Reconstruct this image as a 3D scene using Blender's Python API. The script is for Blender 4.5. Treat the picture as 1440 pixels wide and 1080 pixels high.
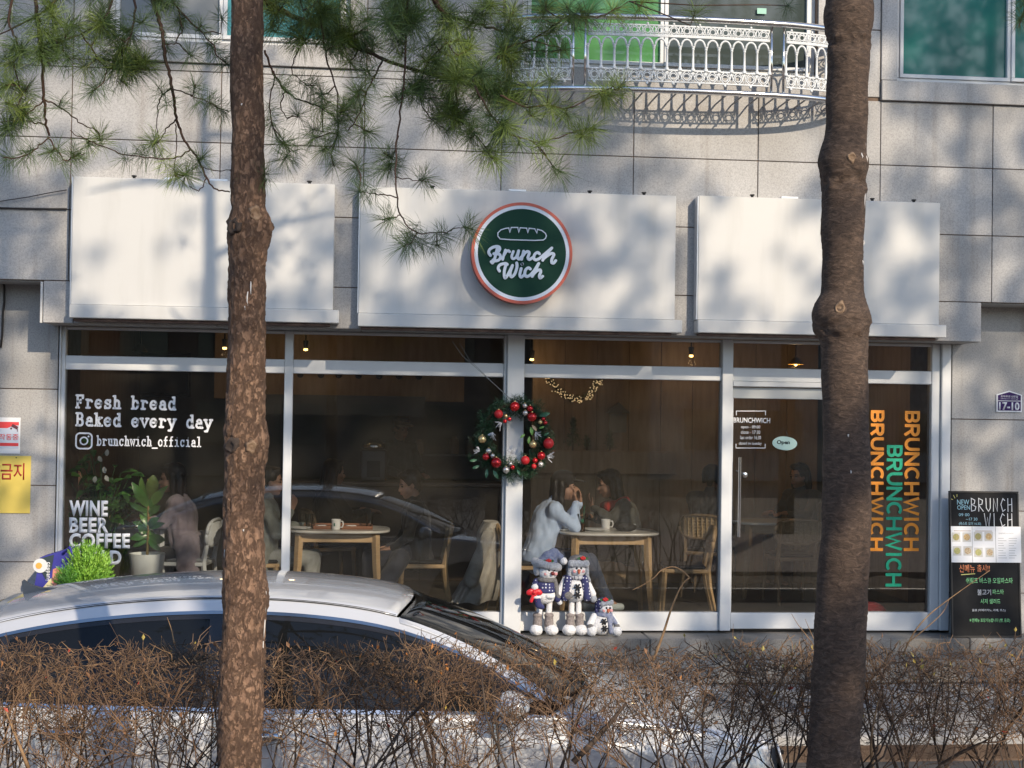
import bpy, bmesh, math, random
from mathutils import Vector, Matrix, Euler, noise
R = math.radians
for o in list(bpy.data.objects): bpy.data.objects.remove(o)
SC = bpy.context.scene
COL = SC.collection
# ------------------------------------------------------------------ camera
F = 2040.0                       # focal length in pixels of a 1440 wide picture
YAW, PITCH, ROLL = 0.102, 0.0196, 0.015
CAM = Vector((0, -12, 1.8))
fw = Vector((math.sin(YAW)*math.cos(PITCH), math.cos(YAW)*math.cos(PITCH), math.sin(PITCH)))
r0 = Vector((math.cos(YAW), -math.sin(YAW), 0)); u0 = r0.cross(fw)
rv = r0*math.cos(ROLL) + u0*math.sin(ROLL); uv = u0*math.cos(ROLL) - r0*math.sin(ROLL)
cd = bpy.data.cameras.new('camera'); cam = bpy.data.objects.new('camera', cd); COL.objects.link(cam)
cam.matrix_world = Matrix(((rv.x, uv.x, -fw.x, CAM.x), (rv.y, uv.y, -fw.y, CAM.y), (rv.z, uv.z, -fw.z, CAM.z), (0, 0, 0, 1)))
cd.sensor_width = 36; cd.lens = 36*F/1440; cd.clip_start = 0.05; cd.clip_end = 800
SC.camera = cam
# ------------------------------------------------------------------ light
SUN_AZ, SUN_EL = 25.0, 28.5      # degrees: towards +X from straight out of the facade, and height
w = bpy.data.worlds.new('World'); SC.world = w; w.use_nodes = True
nt = w.node_tree
sky = nt.nodes.new('ShaderNodeTexSky'); sky.sky_type = 'NISHITA'; sky.sun_disc = False
sky.sun_elevation = R(SUN_EL); sky.sun_rotation = R(180-SUN_AZ); sky.air_density = 1.0; sky.dust_density = .7; sky.ozone_density = 3.0
bg = nt.nodes['Background']; bg.inputs[1].default_value = 0.15
nt.links.new(sky.outputs[0], bg.inputs[0])
sl = bpy.data.lights.new('sun', 'SUN'); sl.energy = 3.4; sl.angle = R(0.5); sl.color = (1, .85, .655)
sun = bpy.data.objects.new('sun', sl); COL.objects.link(sun)
SUNV = Vector((math.sin(R(SUN_AZ))*math.cos(R(SUN_EL)), -math.cos(R(SUN_AZ))*math.cos(R(SUN_EL)), math.sin(R(SUN_EL))))
sun.rotation_euler = SUNV.to_track_quat('Z', 'Y').to_euler()
sun.location = (6, -20, 14)
SC.view_settings.view_transform = 'Standard'; SC.view_settings.look = 'None'
SC.view_settings.exposure = 0.38; SC.view_settings.gamma = 1; SC.view_settings.use_curve_mapping = False
SC.render.engine = 'CYCLES'
SC.cycles.use_denoising = True
SC.cycles.max_bounces = 10; SC.cycles.transparent_max_bounces = 24; SC.cycles.glossy_bounces = 4
SC.cycles.caustics_reflective = False; SC.cycles.caustics_refractive = False

# ------------------------------------------------------------------ helpers
def ray(px, py):
    return (fw + rv*((px-720)/F) - uv*((py-540)/F)).normalized()
def at(px, py, Y):                                  # the world point of a photo pixel on the plane y = Y
    d = ray(px, py); return CAM + d*((Y-CAM.y)/d.y)
def dist_scale(Y): return (Y+12)*1.005/F            # metres per pixel near that plane

def tag(o, label=None, cat=None, group=None, kind=None):
    if label: o['label'] = label
    if cat: o['category'] = cat
    if group: o['group'] = group
    if kind: o['kind'] = kind
    return o
def thing(name, label, cat, loc=(0, 0, 0), rz=0, group=None):
    o = bpy.data.objects.new(name, None); COL.objects.link(o)
    o.empty_display_size = .1; o.location = loc; o.rotation_euler = (0, 0, rz)
    return tag(o, label, cat, group)
def link(name, me, parent=None, loc=None, rot=None):
    o = bpy.data.objects.new(name, me); COL.objects.link(o)
    if parent is not None: o.parent = parent
    if loc is not None: o.location = loc
    if rot is not None: o.rotation_euler = rot
    return o
def copy_tree(o, parent=None):
    c = o.copy(); COL.objects.link(c)
    if parent is not None: c.parent = parent
    for ch in list(o.children): copy_tree(ch, c)
    return c

class MB:
    """collects boxes, tubes, lathes and so on into one mesh"""
    def __init__(s): s.v = []; s.f = []; s.m = []; s.cur = 0
    def add(s, vs, fs):
        b = len(s.v); s.v.extend([tuple(v) for v in vs]); s.f.extend([tuple(i+b for i in f) for f in fs]); s.m.extend([s.cur]*len(fs)); return s
    def box(s, x0, x1, y0, y1, z0, z1, rot=None, c=None):
        vs = [Vector((x, y, z)) for z in (z0, z1) for x, y in ((x0, y0), (x1, y0), (x1, y1), (x0, y1))]
        if rot is not None:
            c = Vector(c) if c is not None else Vector(((x0+x1)/2, (y0+y1)/2, (z0+z1)/2))
            vs = [c + rot @ (v-c) for v in vs]
        return s.add(vs, [(3, 2, 1, 0), (4, 5, 6, 7), (0, 1, 5, 4), (1, 2, 6, 5), (2, 3, 7, 6), (3, 0, 4, 7)])
    def cbox(s, x0, x1, y0, y1, z0, z1, b=.004):
        """box with its edges chamfered"""
        xs, ys, zs = (x0, x1), (y0, y1), (z0, z1); vs = []; idx = {}
        for i in (0, 1):
            for j in (0, 1):
                for k in (0, 1):
                    sx, sy, sz = (1-2*i)*b, (1-2*j)*b, (1-2*k)*b
                    for ax in range(3):
                        p = [xs[i]+sx, ys[j]+sy, zs[k]+sz]; p[ax] = (xs[i], ys[j], zs[k])[ax]
                        idx[(i, j, k, ax)] = len(vs); vs.append(p)
        fs = []
        for ax in range(3):
            for e in (0, 1):
                q = []
                for a, c in ((0, 0), (1, 0), (1, 1), (0, 1)):
                    t = [0, 0, 0]; t[ax] = e; t[(ax+1) % 3] = a; t[(ax+2) % 3] = c; q.append(idx[(t[0], t[1], t[2], ax)])
                fs.append(tuple(q) if e else tuple(reversed(q)))
        for ax in range(3):
            b1, b2 = (ax+1) % 3, (ax+2) % 3
            for a in (0, 1):
                for c in (0, 1):
                    q = []
                    for e, fx in ((0, b1), (1, b1), (1, b2), (0, b2)):
                        t = [0, 0, 0]; t[ax] = e; t[b1] = a; t[b2] = c; q.append(idx[(t[0], t[1], t[2], fx)])
                    fs.append(tuple(q))
        for i in (0, 1):
            for j in (0, 1):
                for k in (0, 1): fs.append((idx[(i, j, k, 0)], idx[(i, j, k, 1)], idx[(i, j, k, 2)]))
        return s.add(vs, fs)
    def tube(s, pts, rad, n=8, cap=True, flat=None):
        pts = [Vector(p) for p in pts]
        if not hasattr(rad, '__len__'): rad = [rad]*len(pts)
        t0 = (pts[1]-pts[0]).normalized()
        a = Vector((0, 0, 1)) if abs(t0.z) < .9 else Vector((1, 0, 0))
        nx = t0.cross(a).normalized(); rings = []
        for i, p in enumerate(pts):
            t = (pts[min(i+1, len(pts)-1)]-pts[max(i-1, 0)])
            if t.length < 1e-9: t = t0
            t.normalize(); nx = (nx - t*nx.dot(t))
            if nx.length < 1e-6: nx = t.orthogonal()
            nx.normalize(); ny = t.cross(nx)
            rings.append([p+(nx*math.cos(2*math.pi*k/n)+ny*math.sin(2*math.pi*k/n)*(flat or 1))*rad[i] for k in range(n)])
        vs = [v for r_ in rings for v in r_]; fs = []
        for i in range(len(pts)-1):
            for k in range(n):
                fs.append((i*n+k, i*n+(k+1) % n, (i+1)*n+(k+1) % n, (i+1)*n+k))
        if cap and n > 2:
            fs.append(tuple(reversed(range(n)))); e = (len(pts)-1)*n; fs.append(tuple(range(e, e+n)))
        return s.add(vs, fs)
    def lathe(s, prof, c=(0, 0, 0), n=20, axis='Z', cap=True):
        c = Vector(c); vs = []; fs = []
        for r_, z in prof:
            for k in range(n):
                a = 2*math.pi*k/n; x, y = r_*math.cos(a), r_*math.sin(a)
                vs.append(c + Vector({'Z': (x, y, z), 'Y': (x, z, y), 'X': (z, x, y)}[axis]))
        for i in range(len(prof)-1):
            for k in range(n):
                q = (i*n+k, i*n+(k+1) % n, (i+1)*n+(k+1) % n, (i+1)*n+k); fs.append(q if axis != 'Y' else tuple(reversed(q)))
        if cap:
            q = tuple(range(n)); e = (len(prof)-1)*n; q2 = tuple(range(e, e+n))
            if prof[0][0] > 1e-6: fs.append(tuple(reversed(q)) if axis != 'Y' else q)
            if prof[-1][0] > 1e-6: fs.append(q2 if axis != 'Y' else tuple(reversed(q2)))
        return s.add(vs, fs)
    def ball(s, c, r_, n=12, m=8, rot=None):
        r_ = Vector((r_, r_, r_)) if not hasattr(r_, '__len__') else Vector(r_); c = Vector(c); vs = []; fs = []
        for i in range(m+1):
            th = math.pi*i/m
            for k in range(n):
                a = 2*math.pi*k/n
                p = Vector((r_.x*math.sin(th)*math.cos(a), r_.y*math.sin(th)*math.sin(a), -r_.z*math.cos(th)))
                vs.append(c + (rot @ p if rot is not None else p))
        for i in range(m):
            for k in range(n): fs.append((i*n+k, i*n+(k+1) % n, (i+1)*n+(k+1) % n, (i+1)*n+k))
        return s.add(vs, fs)
    def prism(s, poly, y0, y1):
        """polygon in x,z pushed from y0 (front) to y1 (back)"""
        n = len(poly); vs = [(x, y0, z) for x, z in poly]+[(x, y1, z) for x, z in poly]
        fs = [tuple(range(n)), tuple(reversed(range(n, 2*n)))]+[(i, n+i, n+(i+1) % n, (i+1) % n) for i in range(n)]
        return s.add(vs, fs)
    def ring(s, c, ra, rb, y0, y1, n=48):
        """flat ring in x,z with an inner radius ra and outer rb"""
        vs = []; c = Vector(c)
        for k in range(n):
            a = 2*math.pi*k/n
            for r_, y in ((ra, y0), (rb, y0), (rb, y1), (ra, y1)): vs.append(c+Vector((r_*math.cos(a), y, r_*math.sin(a))))
        fs = []
        for k in range(n):
            for j in range(4): fs.append((k*4+j, k*4+(j+1) % 4, ((k+1) % n)*4+(j+1) % 4, ((k+1) % n)*4+j))
        return s.add(vs, fs)
    def stroke(s, pts, wd, y0, y1, closed=False, caps=True):
        """ribbon of width wd along a polyline in x,z, with depth y0..y1 and round ends"""
        P = [Vector((p[0], p[1])) for p in pts]; n = len(P); L = []; Rr = []
        ws = wd if hasattr(wd, '__len__') else [wd]*n
        for i in range(n):
            a = P[(i-1) % n] if (closed or i > 0) else P[i]; b = P[(i+1) % n] if (closed or i < n-1) else P[i]
            d1 = (P[i]-a); d2 = (b-P[i])
            if d1.length < 1e-9: d1 = d2
            if d2.length < 1e-9: d2 = d1
            d1 = d1.normalized(); d2 = d2.normalized(); t = (d1+d2)
            if t.length < 1e-3: t = d2
            t = t.normalized(); nn = Vector((-t.y, t.x)); k = 1/max(.55, nn.dot(Vector((-d2.y, d2.x))))
            L.append(P[i]+nn*ws[i]/2*k); Rr.append(P[i]-nn*ws[i]/2*k)
        vs = []
        for i in range(n):
            vs += [(Rr[i].x, y0, Rr[i].y), (L[i].x, y0, L[i].y), (L[i].x, y1, L[i].y), (Rr[i].x, y1, Rr[i].y)]
        fs = []
        for i in range(n if closed else n-1):
            j = (i+1) % n
            for q in range(4): fs.append((i*4+q, j*4+q, j*4+(q+1) % 4, i*4+(q+1) % 4))
        s.add(vs, fs)
        if caps and not closed:
            for i in (0, n-1):
                s.lathe([(ws[i]/2, y0-.0002), (ws[i]/2, y1)], (P[i].x, 0, P[i].y), 14, 'Y')
        return s
    def mesh(s, name, mat, smooth=False, flip=True):
        me = bpy.data.meshes.new(name); me.from_pydata(s.v, [], s.f)
        for m_ in (mat if isinstance(mat, (list, tuple)) else [mat]): me.materials.append(m_)
        if isinstance(mat, (list, tuple)): me.polygons.foreach_set('material_index', s.m)
        if flip:
            bm = bmesh.new(); bm.from_mesh(me); bmesh.ops.recalc_face_normals(bm, faces=bm.faces); bm.to_mesh(me); bm.free()
        if smooth is True: me.polygons.foreach_set('use_smooth', [True]*len(me.polygons))
        elif smooth:
            me.polygons.foreach_set('use_smooth', [True]*len(me.polygons)); me.set_sharp_from_angle(angle=R(smooth))
        me.update(); return me
    def build(s, name, mat, parent=None, smooth=False, loc=None, rot=None, flip=True):
        return link(name, s.mesh(name, mat, smooth, flip), parent, loc, rot)

# ------------------------------------------------------------------ materials
MATS = {}
def newmat(name):
    m = bpy.data.materials.new(name); m.use_nodes = True; return m, m.node_tree, m.node_tree.nodes['Principled BSDF']
def pm(name, c, c2=None, scale=20, rough=.6, metal=0, bump=0, bscale=None, spec=.5, coat=0, detail=4, stretch=None, emit=0, sheen=0, trans=0, contrast=None):
    """principled material with a noise mix of two colours and a noise bump"""
    if name in MATS: return MATS[name]
    m, t, b = newmat(name); N = t.nodes; L = t.links
    b.inputs['Base Color'].default_value = (*c, 1); b.inputs['Roughness'].default_value = rough; b.inputs['Metallic'].default_value = metal
    b.inputs['Specular IOR Level'].default_value = spec; b.inputs['Coat Weight'].default_value = coat; b.inputs['Coat Roughness'].default_value = .03
    b.inputs['Sheen Weight'].default_value = sheen; b.inputs['Transmission Weight'].default_value = trans
    if emit: b.inputs['Emission Color'].default_value = (*c, 1); b.inputs['Emission Strength'].default_value = emit
    if c2 or bump:
        co = N.new('ShaderNodeTexCoord'); mp = N.new('ShaderNodeMapping'); L.new(co.outputs['Object'], mp.inputs[0])
        if stretch: mp.inputs['Scale'].default_value = stretch
    if c2:
        n = N.new('ShaderNodeTexNoise'); n.inputs['Scale'].default_value = scale; n.inputs['Detail'].default_value = detail
        L.new(mp.outputs[0], n.inputs['Vector'])
        r_ = N.new('ShaderNodeValToRGB'); r_.color_ramp.elements[0].color = (*c, 1); r_.color_ramp.elements[1].color = (*c2, 1)
        lo, hi = contrast or (.35, .65)
        r_.color_ramp.elements[0].position = lo; r_.color_ramp.elements[1].position = hi
        L.new(n.outputs[0], r_.inputs[0]); L.new(r_.outputs[0], b.inputs['Base Color'])
    if bump:
        n = N.new('ShaderNodeTexNoise'); n.inputs['Scale'].default_value = bscale or scale; n.inputs['Detail'].default_value = 6
        L.new(mp.outputs[0], n.inputs['Vector'])
        bp = N.new('ShaderNodeBump'); bp.inputs['Strength'].default_value = bump; bp.inputs['Distance'].default_value = .01
        L.new(n.outputs[0], bp.inputs['Height']); L.new(bp.outputs[0], b.inputs['Normal'])
    MATS[name] = m; return m

def granite(name, base, dark, stain=.10):
    m, t, b = newmat(name); N = t.nodes; L = t.links
    co = N.new('ShaderNodeTexCoord')
    n1 = N.new('ShaderNodeTexNoise'); n1.inputs['Scale'].default_value = 75; n1.inputs['Detail'].default_value = 3; n1.inputs['Roughness'].default_value = .7
    n2 = N.new('ShaderNodeTexVoronoi'); n2.inputs['Scale'].default_value = 95
    n3 = N.new('ShaderNodeTexNoise'); n3.inputs['Scale'].default_value = 1.6; n3.inputs['Detail'].default_value = 5
    ob = N.new('ShaderNodeObjectInfo')
    for n in (n1, n2, n3): L.new(co.outputs['Object'], n.inputs['Vector'])
    r1 = N.new('ShaderNodeValToRGB'); r1.color_ramp.elements[0].position = .36; r1.color_ramp.elements[1].position = .6
    r1.color_ramp.elements[0].color = (*dark, 1); r1.color_ramp.elements[1].color = (*base, 1)
    L.new(n1.outputs[0], r1.inputs[0])
    r2 = N.new('ShaderNodeValToRGB'); r2.color_ramp.elements[0].position = .14; r2.color_ramp.elements[1].position = .26
    r2.color_ramp.elements[0].color = (.32, .31, .31, 1); r2.color_ramp.elements[1].color = (1, 1, 1, 1)
    L.new(n2.outputs['Distance'], r2.inputs[0])
    mx = N.new('ShaderNodeMixRGB'); mx.blend_type = 'MULTIPLY'; mx.inputs[0].default_value = .75
    L.new(r1.outputs[0], mx.inputs[1]); L.new(r2.outputs[0], mx.inputs[2])
    r3 = N.new('ShaderNodeValToRGB'); r3.color_ramp.elements[0].position = .3; r3.color_ramp.elements[1].position = .7
    r3.color_ramp.elements[0].color = (1-stain*1.6, 1-stain*1.8, 1-stain*2.1, 1); r3.color_ramp.elements[1].color = (1, 1, 1, 1)
    L.new(n3.outputs[0], r3.inputs[0])
    m2 = N.new('ShaderNodeMixRGB'); m2.blend_type = 'MULTIPLY'; m2.inputs[0].default_value = 1
    L.new(mx.outputs[0], m2.inputs[1]); L.new(r3.outputs[0], m2.inputs[2])
    hs = N.new('ShaderNodeHueSaturation'); ma = N.new('ShaderNodeMapRange'); ma.inputs[3].default_value = .86; ma.inputs[4].default_value = 1.10
    L.new(ob.outputs['Random'], ma.inputs[0]); L.new(ma.outputs[0], hs.inputs['Value']); L.new(m2.outputs[0], hs.inputs['Color'])
    mp_ = N.new('ShaderNodeMapping'); mp_.inputs['Scale'].default_value = (7, 1, .35); n4 = N.new('ShaderNodeTexNoise'); n4.inputs['Scale'].default_value = 1.5; n4.inputs['Detail'].default_value = 5
    L.new(co.outputs['Object'], mp_.inputs[0]); L.new(mp_.outputs[0], n4.inputs['Vector'])
    r4 = N.new('ShaderNodeValToRGB'); r4.color_ramp.elements[0].position = .56; r4.color_ramp.elements[1].position = .78; r4.color_ramp.elements[0].color = (1, 1, 1, 1); r4.color_ramp.elements[1].color = (.74, .70, .66, 1)
    L.new(n4.outputs[0], r4.inputs[0]); m5 = N.new('ShaderNodeMixRGB'); m5.blend_type = 'MULTIPLY'; m5.inputs[0].default_value = 1; L.new(hs.outputs[0], m5.inputs[1]); L.new(r4.outputs[0], m5.inputs[2])
    L.new(m5.outputs[0], b.inputs['Base Color']); b.inputs['Roughness'].default_value = .55
    bp = N.new('ShaderNodeBump'); bp.inputs['Strength'].default_value = .12; bp.inputs['Distance'].default_value = .004
    L.new(n1.outputs[0], bp.inputs['Height']); L.new(bp.outputs[0], b.inputs['Normal'])
    return m
def glassmat(name, tint, ior=1.5, boost=0.0, veil=0.0):
    m = bpy.data.materials.new(name); m.use_nodes = True; t = m.node_tree; N = t.nodes; L = t.links; N.clear()
    o = N.new('ShaderNodeOutputMaterial'); mix = N.new('ShaderNodeMixShader'); tr = N.new('ShaderNodeBsdfTransparent'); gl = N.new('ShaderNodeBsdfGlossy')
    fr = N.new('ShaderNodeFresnel'); fr.inputs[0].default_value = ior; tr.inputs[0].default_value = (*tint, 1); gl.inputs['Roughness'].default_value = .0
    f = fr.outputs[0]
    if boost:
        ad = N.new('ShaderNodeMath'); ad.operation = 'ADD'; ad.inputs[1].default_value = boost; ad.use_clamp = True; L.new(f, ad.inputs[0]); f = ad.outputs[0]
    L.new(f, mix.inputs[0]); L.new(tr.outputs[0], mix.inputs[1]); L.new(gl.outputs[0], mix.inputs[2])
    if veil:                      # thin dusty film, added for the pale veil of street reflections
        df = N.new('ShaderNodeBsdfDiffuse'); df.inputs[0].default_value = (.62, .57, .46, 1); m2 = N.new('ShaderNodeMixShader')
        co = N.new('ShaderNodeTexCoord'); nz = N.new('ShaderNodeTexNoise'); nz.inputs['Scale'].default_value = 2.2; nz.inputs['Detail'].default_value = 6; L.new(co.outputs['Object'], nz.inputs['Vector'])
        mr = N.new('ShaderNodeMapRange'); mr.inputs[1].default_value = .3; mr.inputs[2].default_value = .7; mr.inputs[3].default_value = veil*.6; mr.inputs[4].default_value = veil*1.4; L.new(nz.outputs[0], mr.inputs[0])
        L.new(mr.outputs[0], m2.inputs[0]); L.new(mix.outputs[0], m2.inputs[1]); L.new(df.outputs[0], m2.inputs[2]); mix = m2
    L.new(mix.outputs[0], o.inputs[0])
    return m
def woodmat(name, c, c2, axis=(2, 2, 18), rough=.5):
    m, t, b = newmat(name); N = t.nodes; L = t.links
    co = N.new('ShaderNodeTexCoord'); mp = N.new('ShaderNodeMapping'); mp.inputs['Scale'].default_value = axis; L.new(co.outputs['Object'], mp.inputs[0])
    n = N.new('ShaderNodeTexNoise'); n.inputs['Scale'].default_value = 6; n.inputs['Detail'].default_value = 6; L.new(mp.outputs[0], n.inputs['Vector'])
    r_ = N.new('ShaderNodeValToRGB'); r_.color_ramp.elements[0].color = (*c, 1); r_.color_ramp.elements[1].color = (*c2, 1)
    r_.color_ramp.elements[0].position = .3; r_.color_ramp.elements[1].position = .7
    L.new(n.outputs[0], r_.inputs[0]); L.new(r_.outputs[0], b.inputs['Base Color']); b.inputs['Roughness'].default_value = rough
    bp = N.new('ShaderNodeBump'); bp.inputs['Strength'].default_value = .1; bp.inputs['Distance'].default_value = .003
    L.new(n.outputs[0], bp.inputs['Height']); L.new(bp.outputs[0], b.inputs['Normal'])
    return m

STONE = granite('granite', (.52, .51, .50), (.40, .39, .385))
STONE2 = granite('granite_lower', (.48, .47, .46), (.37, .365, .36))
JOINT = pm('joint_sealant', (.13, .085, .06), (.2, .14, .1), 8, .9)
WHITE = pm('white_sheet_metal', (.625, .615, .59), (.54, .53, .50), 2.2, .42, stretch=(3.5, 1, .45), contrast=(.5, .85), detail=6)
FRAME = pm('white_window_frame', (.72, .73, .73), (.66, .67, .68), 5, .4)
ALU = pm('aluminium', (.75, .76, .78), None, rough=.35, metal=.6)
CHROME = pm('polished_steel', (.72, .71, .7), None, rough=.12, metal=1)
GLASS = glassmat('shop_glass', (.91, .91, .90), 1.5, .022, .014)
BLACK = pm('black_plastic', (.012, .012, .013), None, rough=.4)
DARK = pm('dark_void', (.02, .02, .02), None, rough=.8)
VINYLW = pm('white_vinyl', (.85, .85, .86), None, rough=.5)
OAK = woodmat('oak', (.50, .33, .17), (.62, .44, .25))
RNG = random.Random(7)
TMP = bpy.data.scenes.new('workbench')
def bake(o):
    """the object's modifiers or curve turned into a plain mesh"""
    TMP.collection.objects.link(o)
    with bpy.context.temp_override(scene=TMP, view_layer=TMP.view_layers[0]):
        dg = bpy.context.evaluated_depsgraph_get(); dg.update()
    me = bpy.data.meshes.new_from_object(o.evaluated_get(dg)); TMP.collection.objects.unlink(o); return me

def text_mesh(body, size=1.0, extrude=.001, offset=0.0, name='lettering', mat=None, align='LEFT', shear=0, spacing=1.0, line=1.0):
    cu = bpy.data.curves.new('txt', 'FONT'); cu.body = body; cu.size = size; cu.extrude = extrude; cu.offset = offset
    cu.align_x = align; cu.shear = shear; cu.space_character = spacing; cu.space_line = line; cu.resolution_u = 3
    o = bpy.data.objects.new('txt', cu); me = bake(o); me.name = name
    bpy.data.objects.remove(o); bpy.data.curves.remove(cu)
    me.materials.clear(); me.materials.append(mat or VINYLW)
    return me
def text_fit(body, x0, x1, z0, z1, y, mat, parent, name='lettering', extrude=.001, offset=0.0, rot90=False, rot=0.0, spacing=1.0):
    """letters filling a rectangle on a plane y facing the street"""
    me = text_mesh(body, 1.0, 0, offset, name, mat, spacing=1.12 if rot90 else spacing)
    xs = [v.co.x for v in me.vertices]; ys = [v.co.y for v in me.vertices]
    a0, a1, b0, b1 = min(xs), max(xs), min(ys), max(ys)
    bm = bmesh.new(); bm.from_mesh(me)
    g = bmesh.ops.extrude_face_region(bm, geom=list(bm.faces)); 
    for e in g['geom']:
        if isinstance(e, bmesh.types.BMVert): e.co.z = 1
    for v in bm.verts:
        u = (v.co.x-a0)/(a1-a0); t = (v.co.y-b0)/(b1-b0); d = v.co.z*extrude
        if rot90: v.co = (x0+t*(x1-x0), y-d, z1-u*(z1-z0))
        else: v.co = (x0+u*(x1-x0), y-d, z0+t*(z1-z0))
    bmesh.ops.recalc_face_normals(bm, faces=bm.faces)
    bm.to_mesh(me); bm.free()
    if rot:
        c = Vector(((x0+x1)/2, y, (z0+z1)/2)); me.transform(Matrix.Translation(c) @ Matrix.Rotation(rot, 4, 'Y') @ Matrix.Translation(-c))
    return link(name, me, parent)
# ================================================================== ground
GZ_ROAD, GZ_PAVE = -.50, -.34
ASPH = pm('asphalt', (.055, .055, .056), (.09, .088, .085), 60, .85, bump=.4, bscale=160)
b = MB(); b.add([(-150, -300, -.62), (150, -300, -.62), (150, 200, -.62), (-150, 200, -.62)], [(0, 1, 2, 3)])
tag(b.build('ground', pm('earth', (.11, .09, .07), (.17, .14, .1), 3, .95, bump=.4)), 'bare earth ground around the street', kind='structure')
b = MB(); b.box(-40, 40, -5.75, -2.55, -.7, GZ_ROAD)
tag(b.build('road', ASPH), kind='structure')
b = MB(); b.box(-40, 40, -2.40, -.62, -.7, GZ_PAVE-.03)
pave = tag(b.build('pavement', JOINT), kind='structure')
PAVER = [pm('paver_%d' % i, c, c2, 30, .85, bump=.3, bscale=90) for i, (c, c2) in enumerate((((.30, .29, .28), (.24, .235, .23)), ((.27, .26, .25), (.33, .32, .31))))]
pm_ = [MB().cbox(-.148, .148, -.148, .148, -.03, 0, .006).mesh('paving_slab', PAVER[i]) for i in (0, 1)]
for i in range(-13, 34):
    for j in range(6):
        link('paving_slab', pm_[RNG.random() < .4], pave, (i*.3+.05, -2.25+j*.3, GZ_PAVE+RNG.uniform(-.002, .002)))
kerb = tag(MB().box(-40, 40, -2.545, -2.405, -.7, GZ_PAVE-.05).build('kerb', JOINT), kind='structure')
kst = MB().cbox(-.495, .495, -.07, .07, -.16, .012, .012).mesh('kerb_stone', STONE2)
for i in range(-6, 12): link('kerb_stone', kst, kerb, (i*1.0, -2.475, GZ_PAVE+.0))
SOIL = pm('planting_soil', (.09, .065, .045), (.16, .12, .085), 14, .95, bump=.8, bscale=40)
b = MB(); nx, ny = 120, 16
vs = [(-9+18*i/nx, -7.75+1.85*j/ny, -.42+.035*noise.noise((i*.4, j*.4, 2))) for j in range(ny+1) for i in range(nx+1)]
b.add(vs, [(j*(nx+1)+i, j*(nx+1)+i+1, (j+1)*(nx+1)+i+1, (j+1)*(nx+1)+i) for j in range(ny) for i in range(nx)])
tag(b.build('planting_strip', SOIL, smooth=True), kind='structure')
kerb2 = tag(MB().box(-40, 40, -5.895, -5.755, -.7, -.40).build('kerb', JOINT), kind='structure')
for i in range(-6, 9): link('kerb_stone', kst, kerb2, (i*1.0, -5.825, -.37))
b = MB(); b.box(-40, 40, -14, -7.76, -.7, -.36)
tag(b.build('pavement', pm('far_pavement', (.25, .2, .18), (.3, .24, .21), 6, .9, bump=.3, bscale=60)), kind='structure')
b = MB(); b.box(-60, 60, -30, -14.02, -.7, -.5)
tag(b.build('road', ASPH), kind='structure')

# step stones in front of the shop
STEPST = granite('step_granite', (.30, .29, .275), (.22, .21, .2), .25)
st = thing('door_step', 'two low grey stone steps running under the shopfront', 'step', (0, 0, 0))
xs = [-3.0, -1.55, .05, 1.33, 2.35, 3.75, 5.05, 6.6]
for a, c in zip(xs, xs[1:]):
    MB().cbox(a+.003, c-.003, -.36, .02, -.16, -.022, .008).build('step_stone', STEPST, st)
xs = [-3.0, -2.1, -.7, .7, 2.05, 3.3, 4.5, 5.6, 6.6]
for a, c in zip(xs, xs[1:]):
    MB().cbox(a+.003, c-.003, -.66, -.362, -.33, -.15, .008).build('step_stone', STEPST, st)

# ================================================================== the building
YU = -.45                         # face of the upper storey
bld = thing('apartment_building', 'pale granite clad apartment building above and around the cafe', 'building', (0, .3, 0))
bld.location = (0, 0, 0)
# core walls behind the cladding
b = MB()
YB = YU+.012
X0, X1 = -9.0, 14.0
# upper wall with openings for windows
ow = [(at(152, 30, YU).x, at(492, 30, YU).x, at(320, 61, YU).z, 5.75), (at(735, 30, YU).x, at(1150, 30, YU).x, at(940, 99, YU).z, 6.6),
      (at(1262, 50, YU).x, at(1262, 50, YU).x+1.95, at(1340, 117, YU).z, 5.75)]
cur = X0
for x0, x1, z0, z1 in ow:
    b.box(cur, x0, YB, YB+.3, 2.77, 9)
    b.box(x0, x1, YB, YB+.3, 2.77, z0); b.box(x0, x1, YB, YB+.3, z1, 9); cur = x1
b.box(cur, X1, YB, YB+.3, 2.77, 9)
LX0, LX1 = at(60, 440, YU).x, at(1380, 470, YU).x
b.box(LX0+.012, LX1-.012, YB, .12, 2.452, 2.77)           # the lintel over the shopfront
PY = -.08                                                  # pillar face
PLX, PRX = at(80, 600, PY).x, at(1338, 600, PY).x
b.box(X0, PLX-.012, PY+.012, .9, -.34, 2.77); b.box(PRX+.012, X1, PY+.012, .9, -.34, 2.77)
b.box(X0, X1, -.15, 6.3, 2.79, 2.9)
b.box(X0, X1, 6.0, 6.3, -.4, 2.79); b.box(X0, X0+.2, .9, 6, -.4, 2.79); b.box(X1-.2, X1, .9, 6, -.4, 2.79)
b.box(X0, X1, 8.5, 8.7, 2.9, 9); b.box(X0, X1, YB+.3, 8.5, 8.8, 9); b.box(X0, X0+.2, YB+.3, 8.5, 2.9, 8.8); b.box(X1-.2, X1, YB+.3, 8.5, 2.9, 8.8)
b.build('wall', JOINT, bld)

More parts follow.
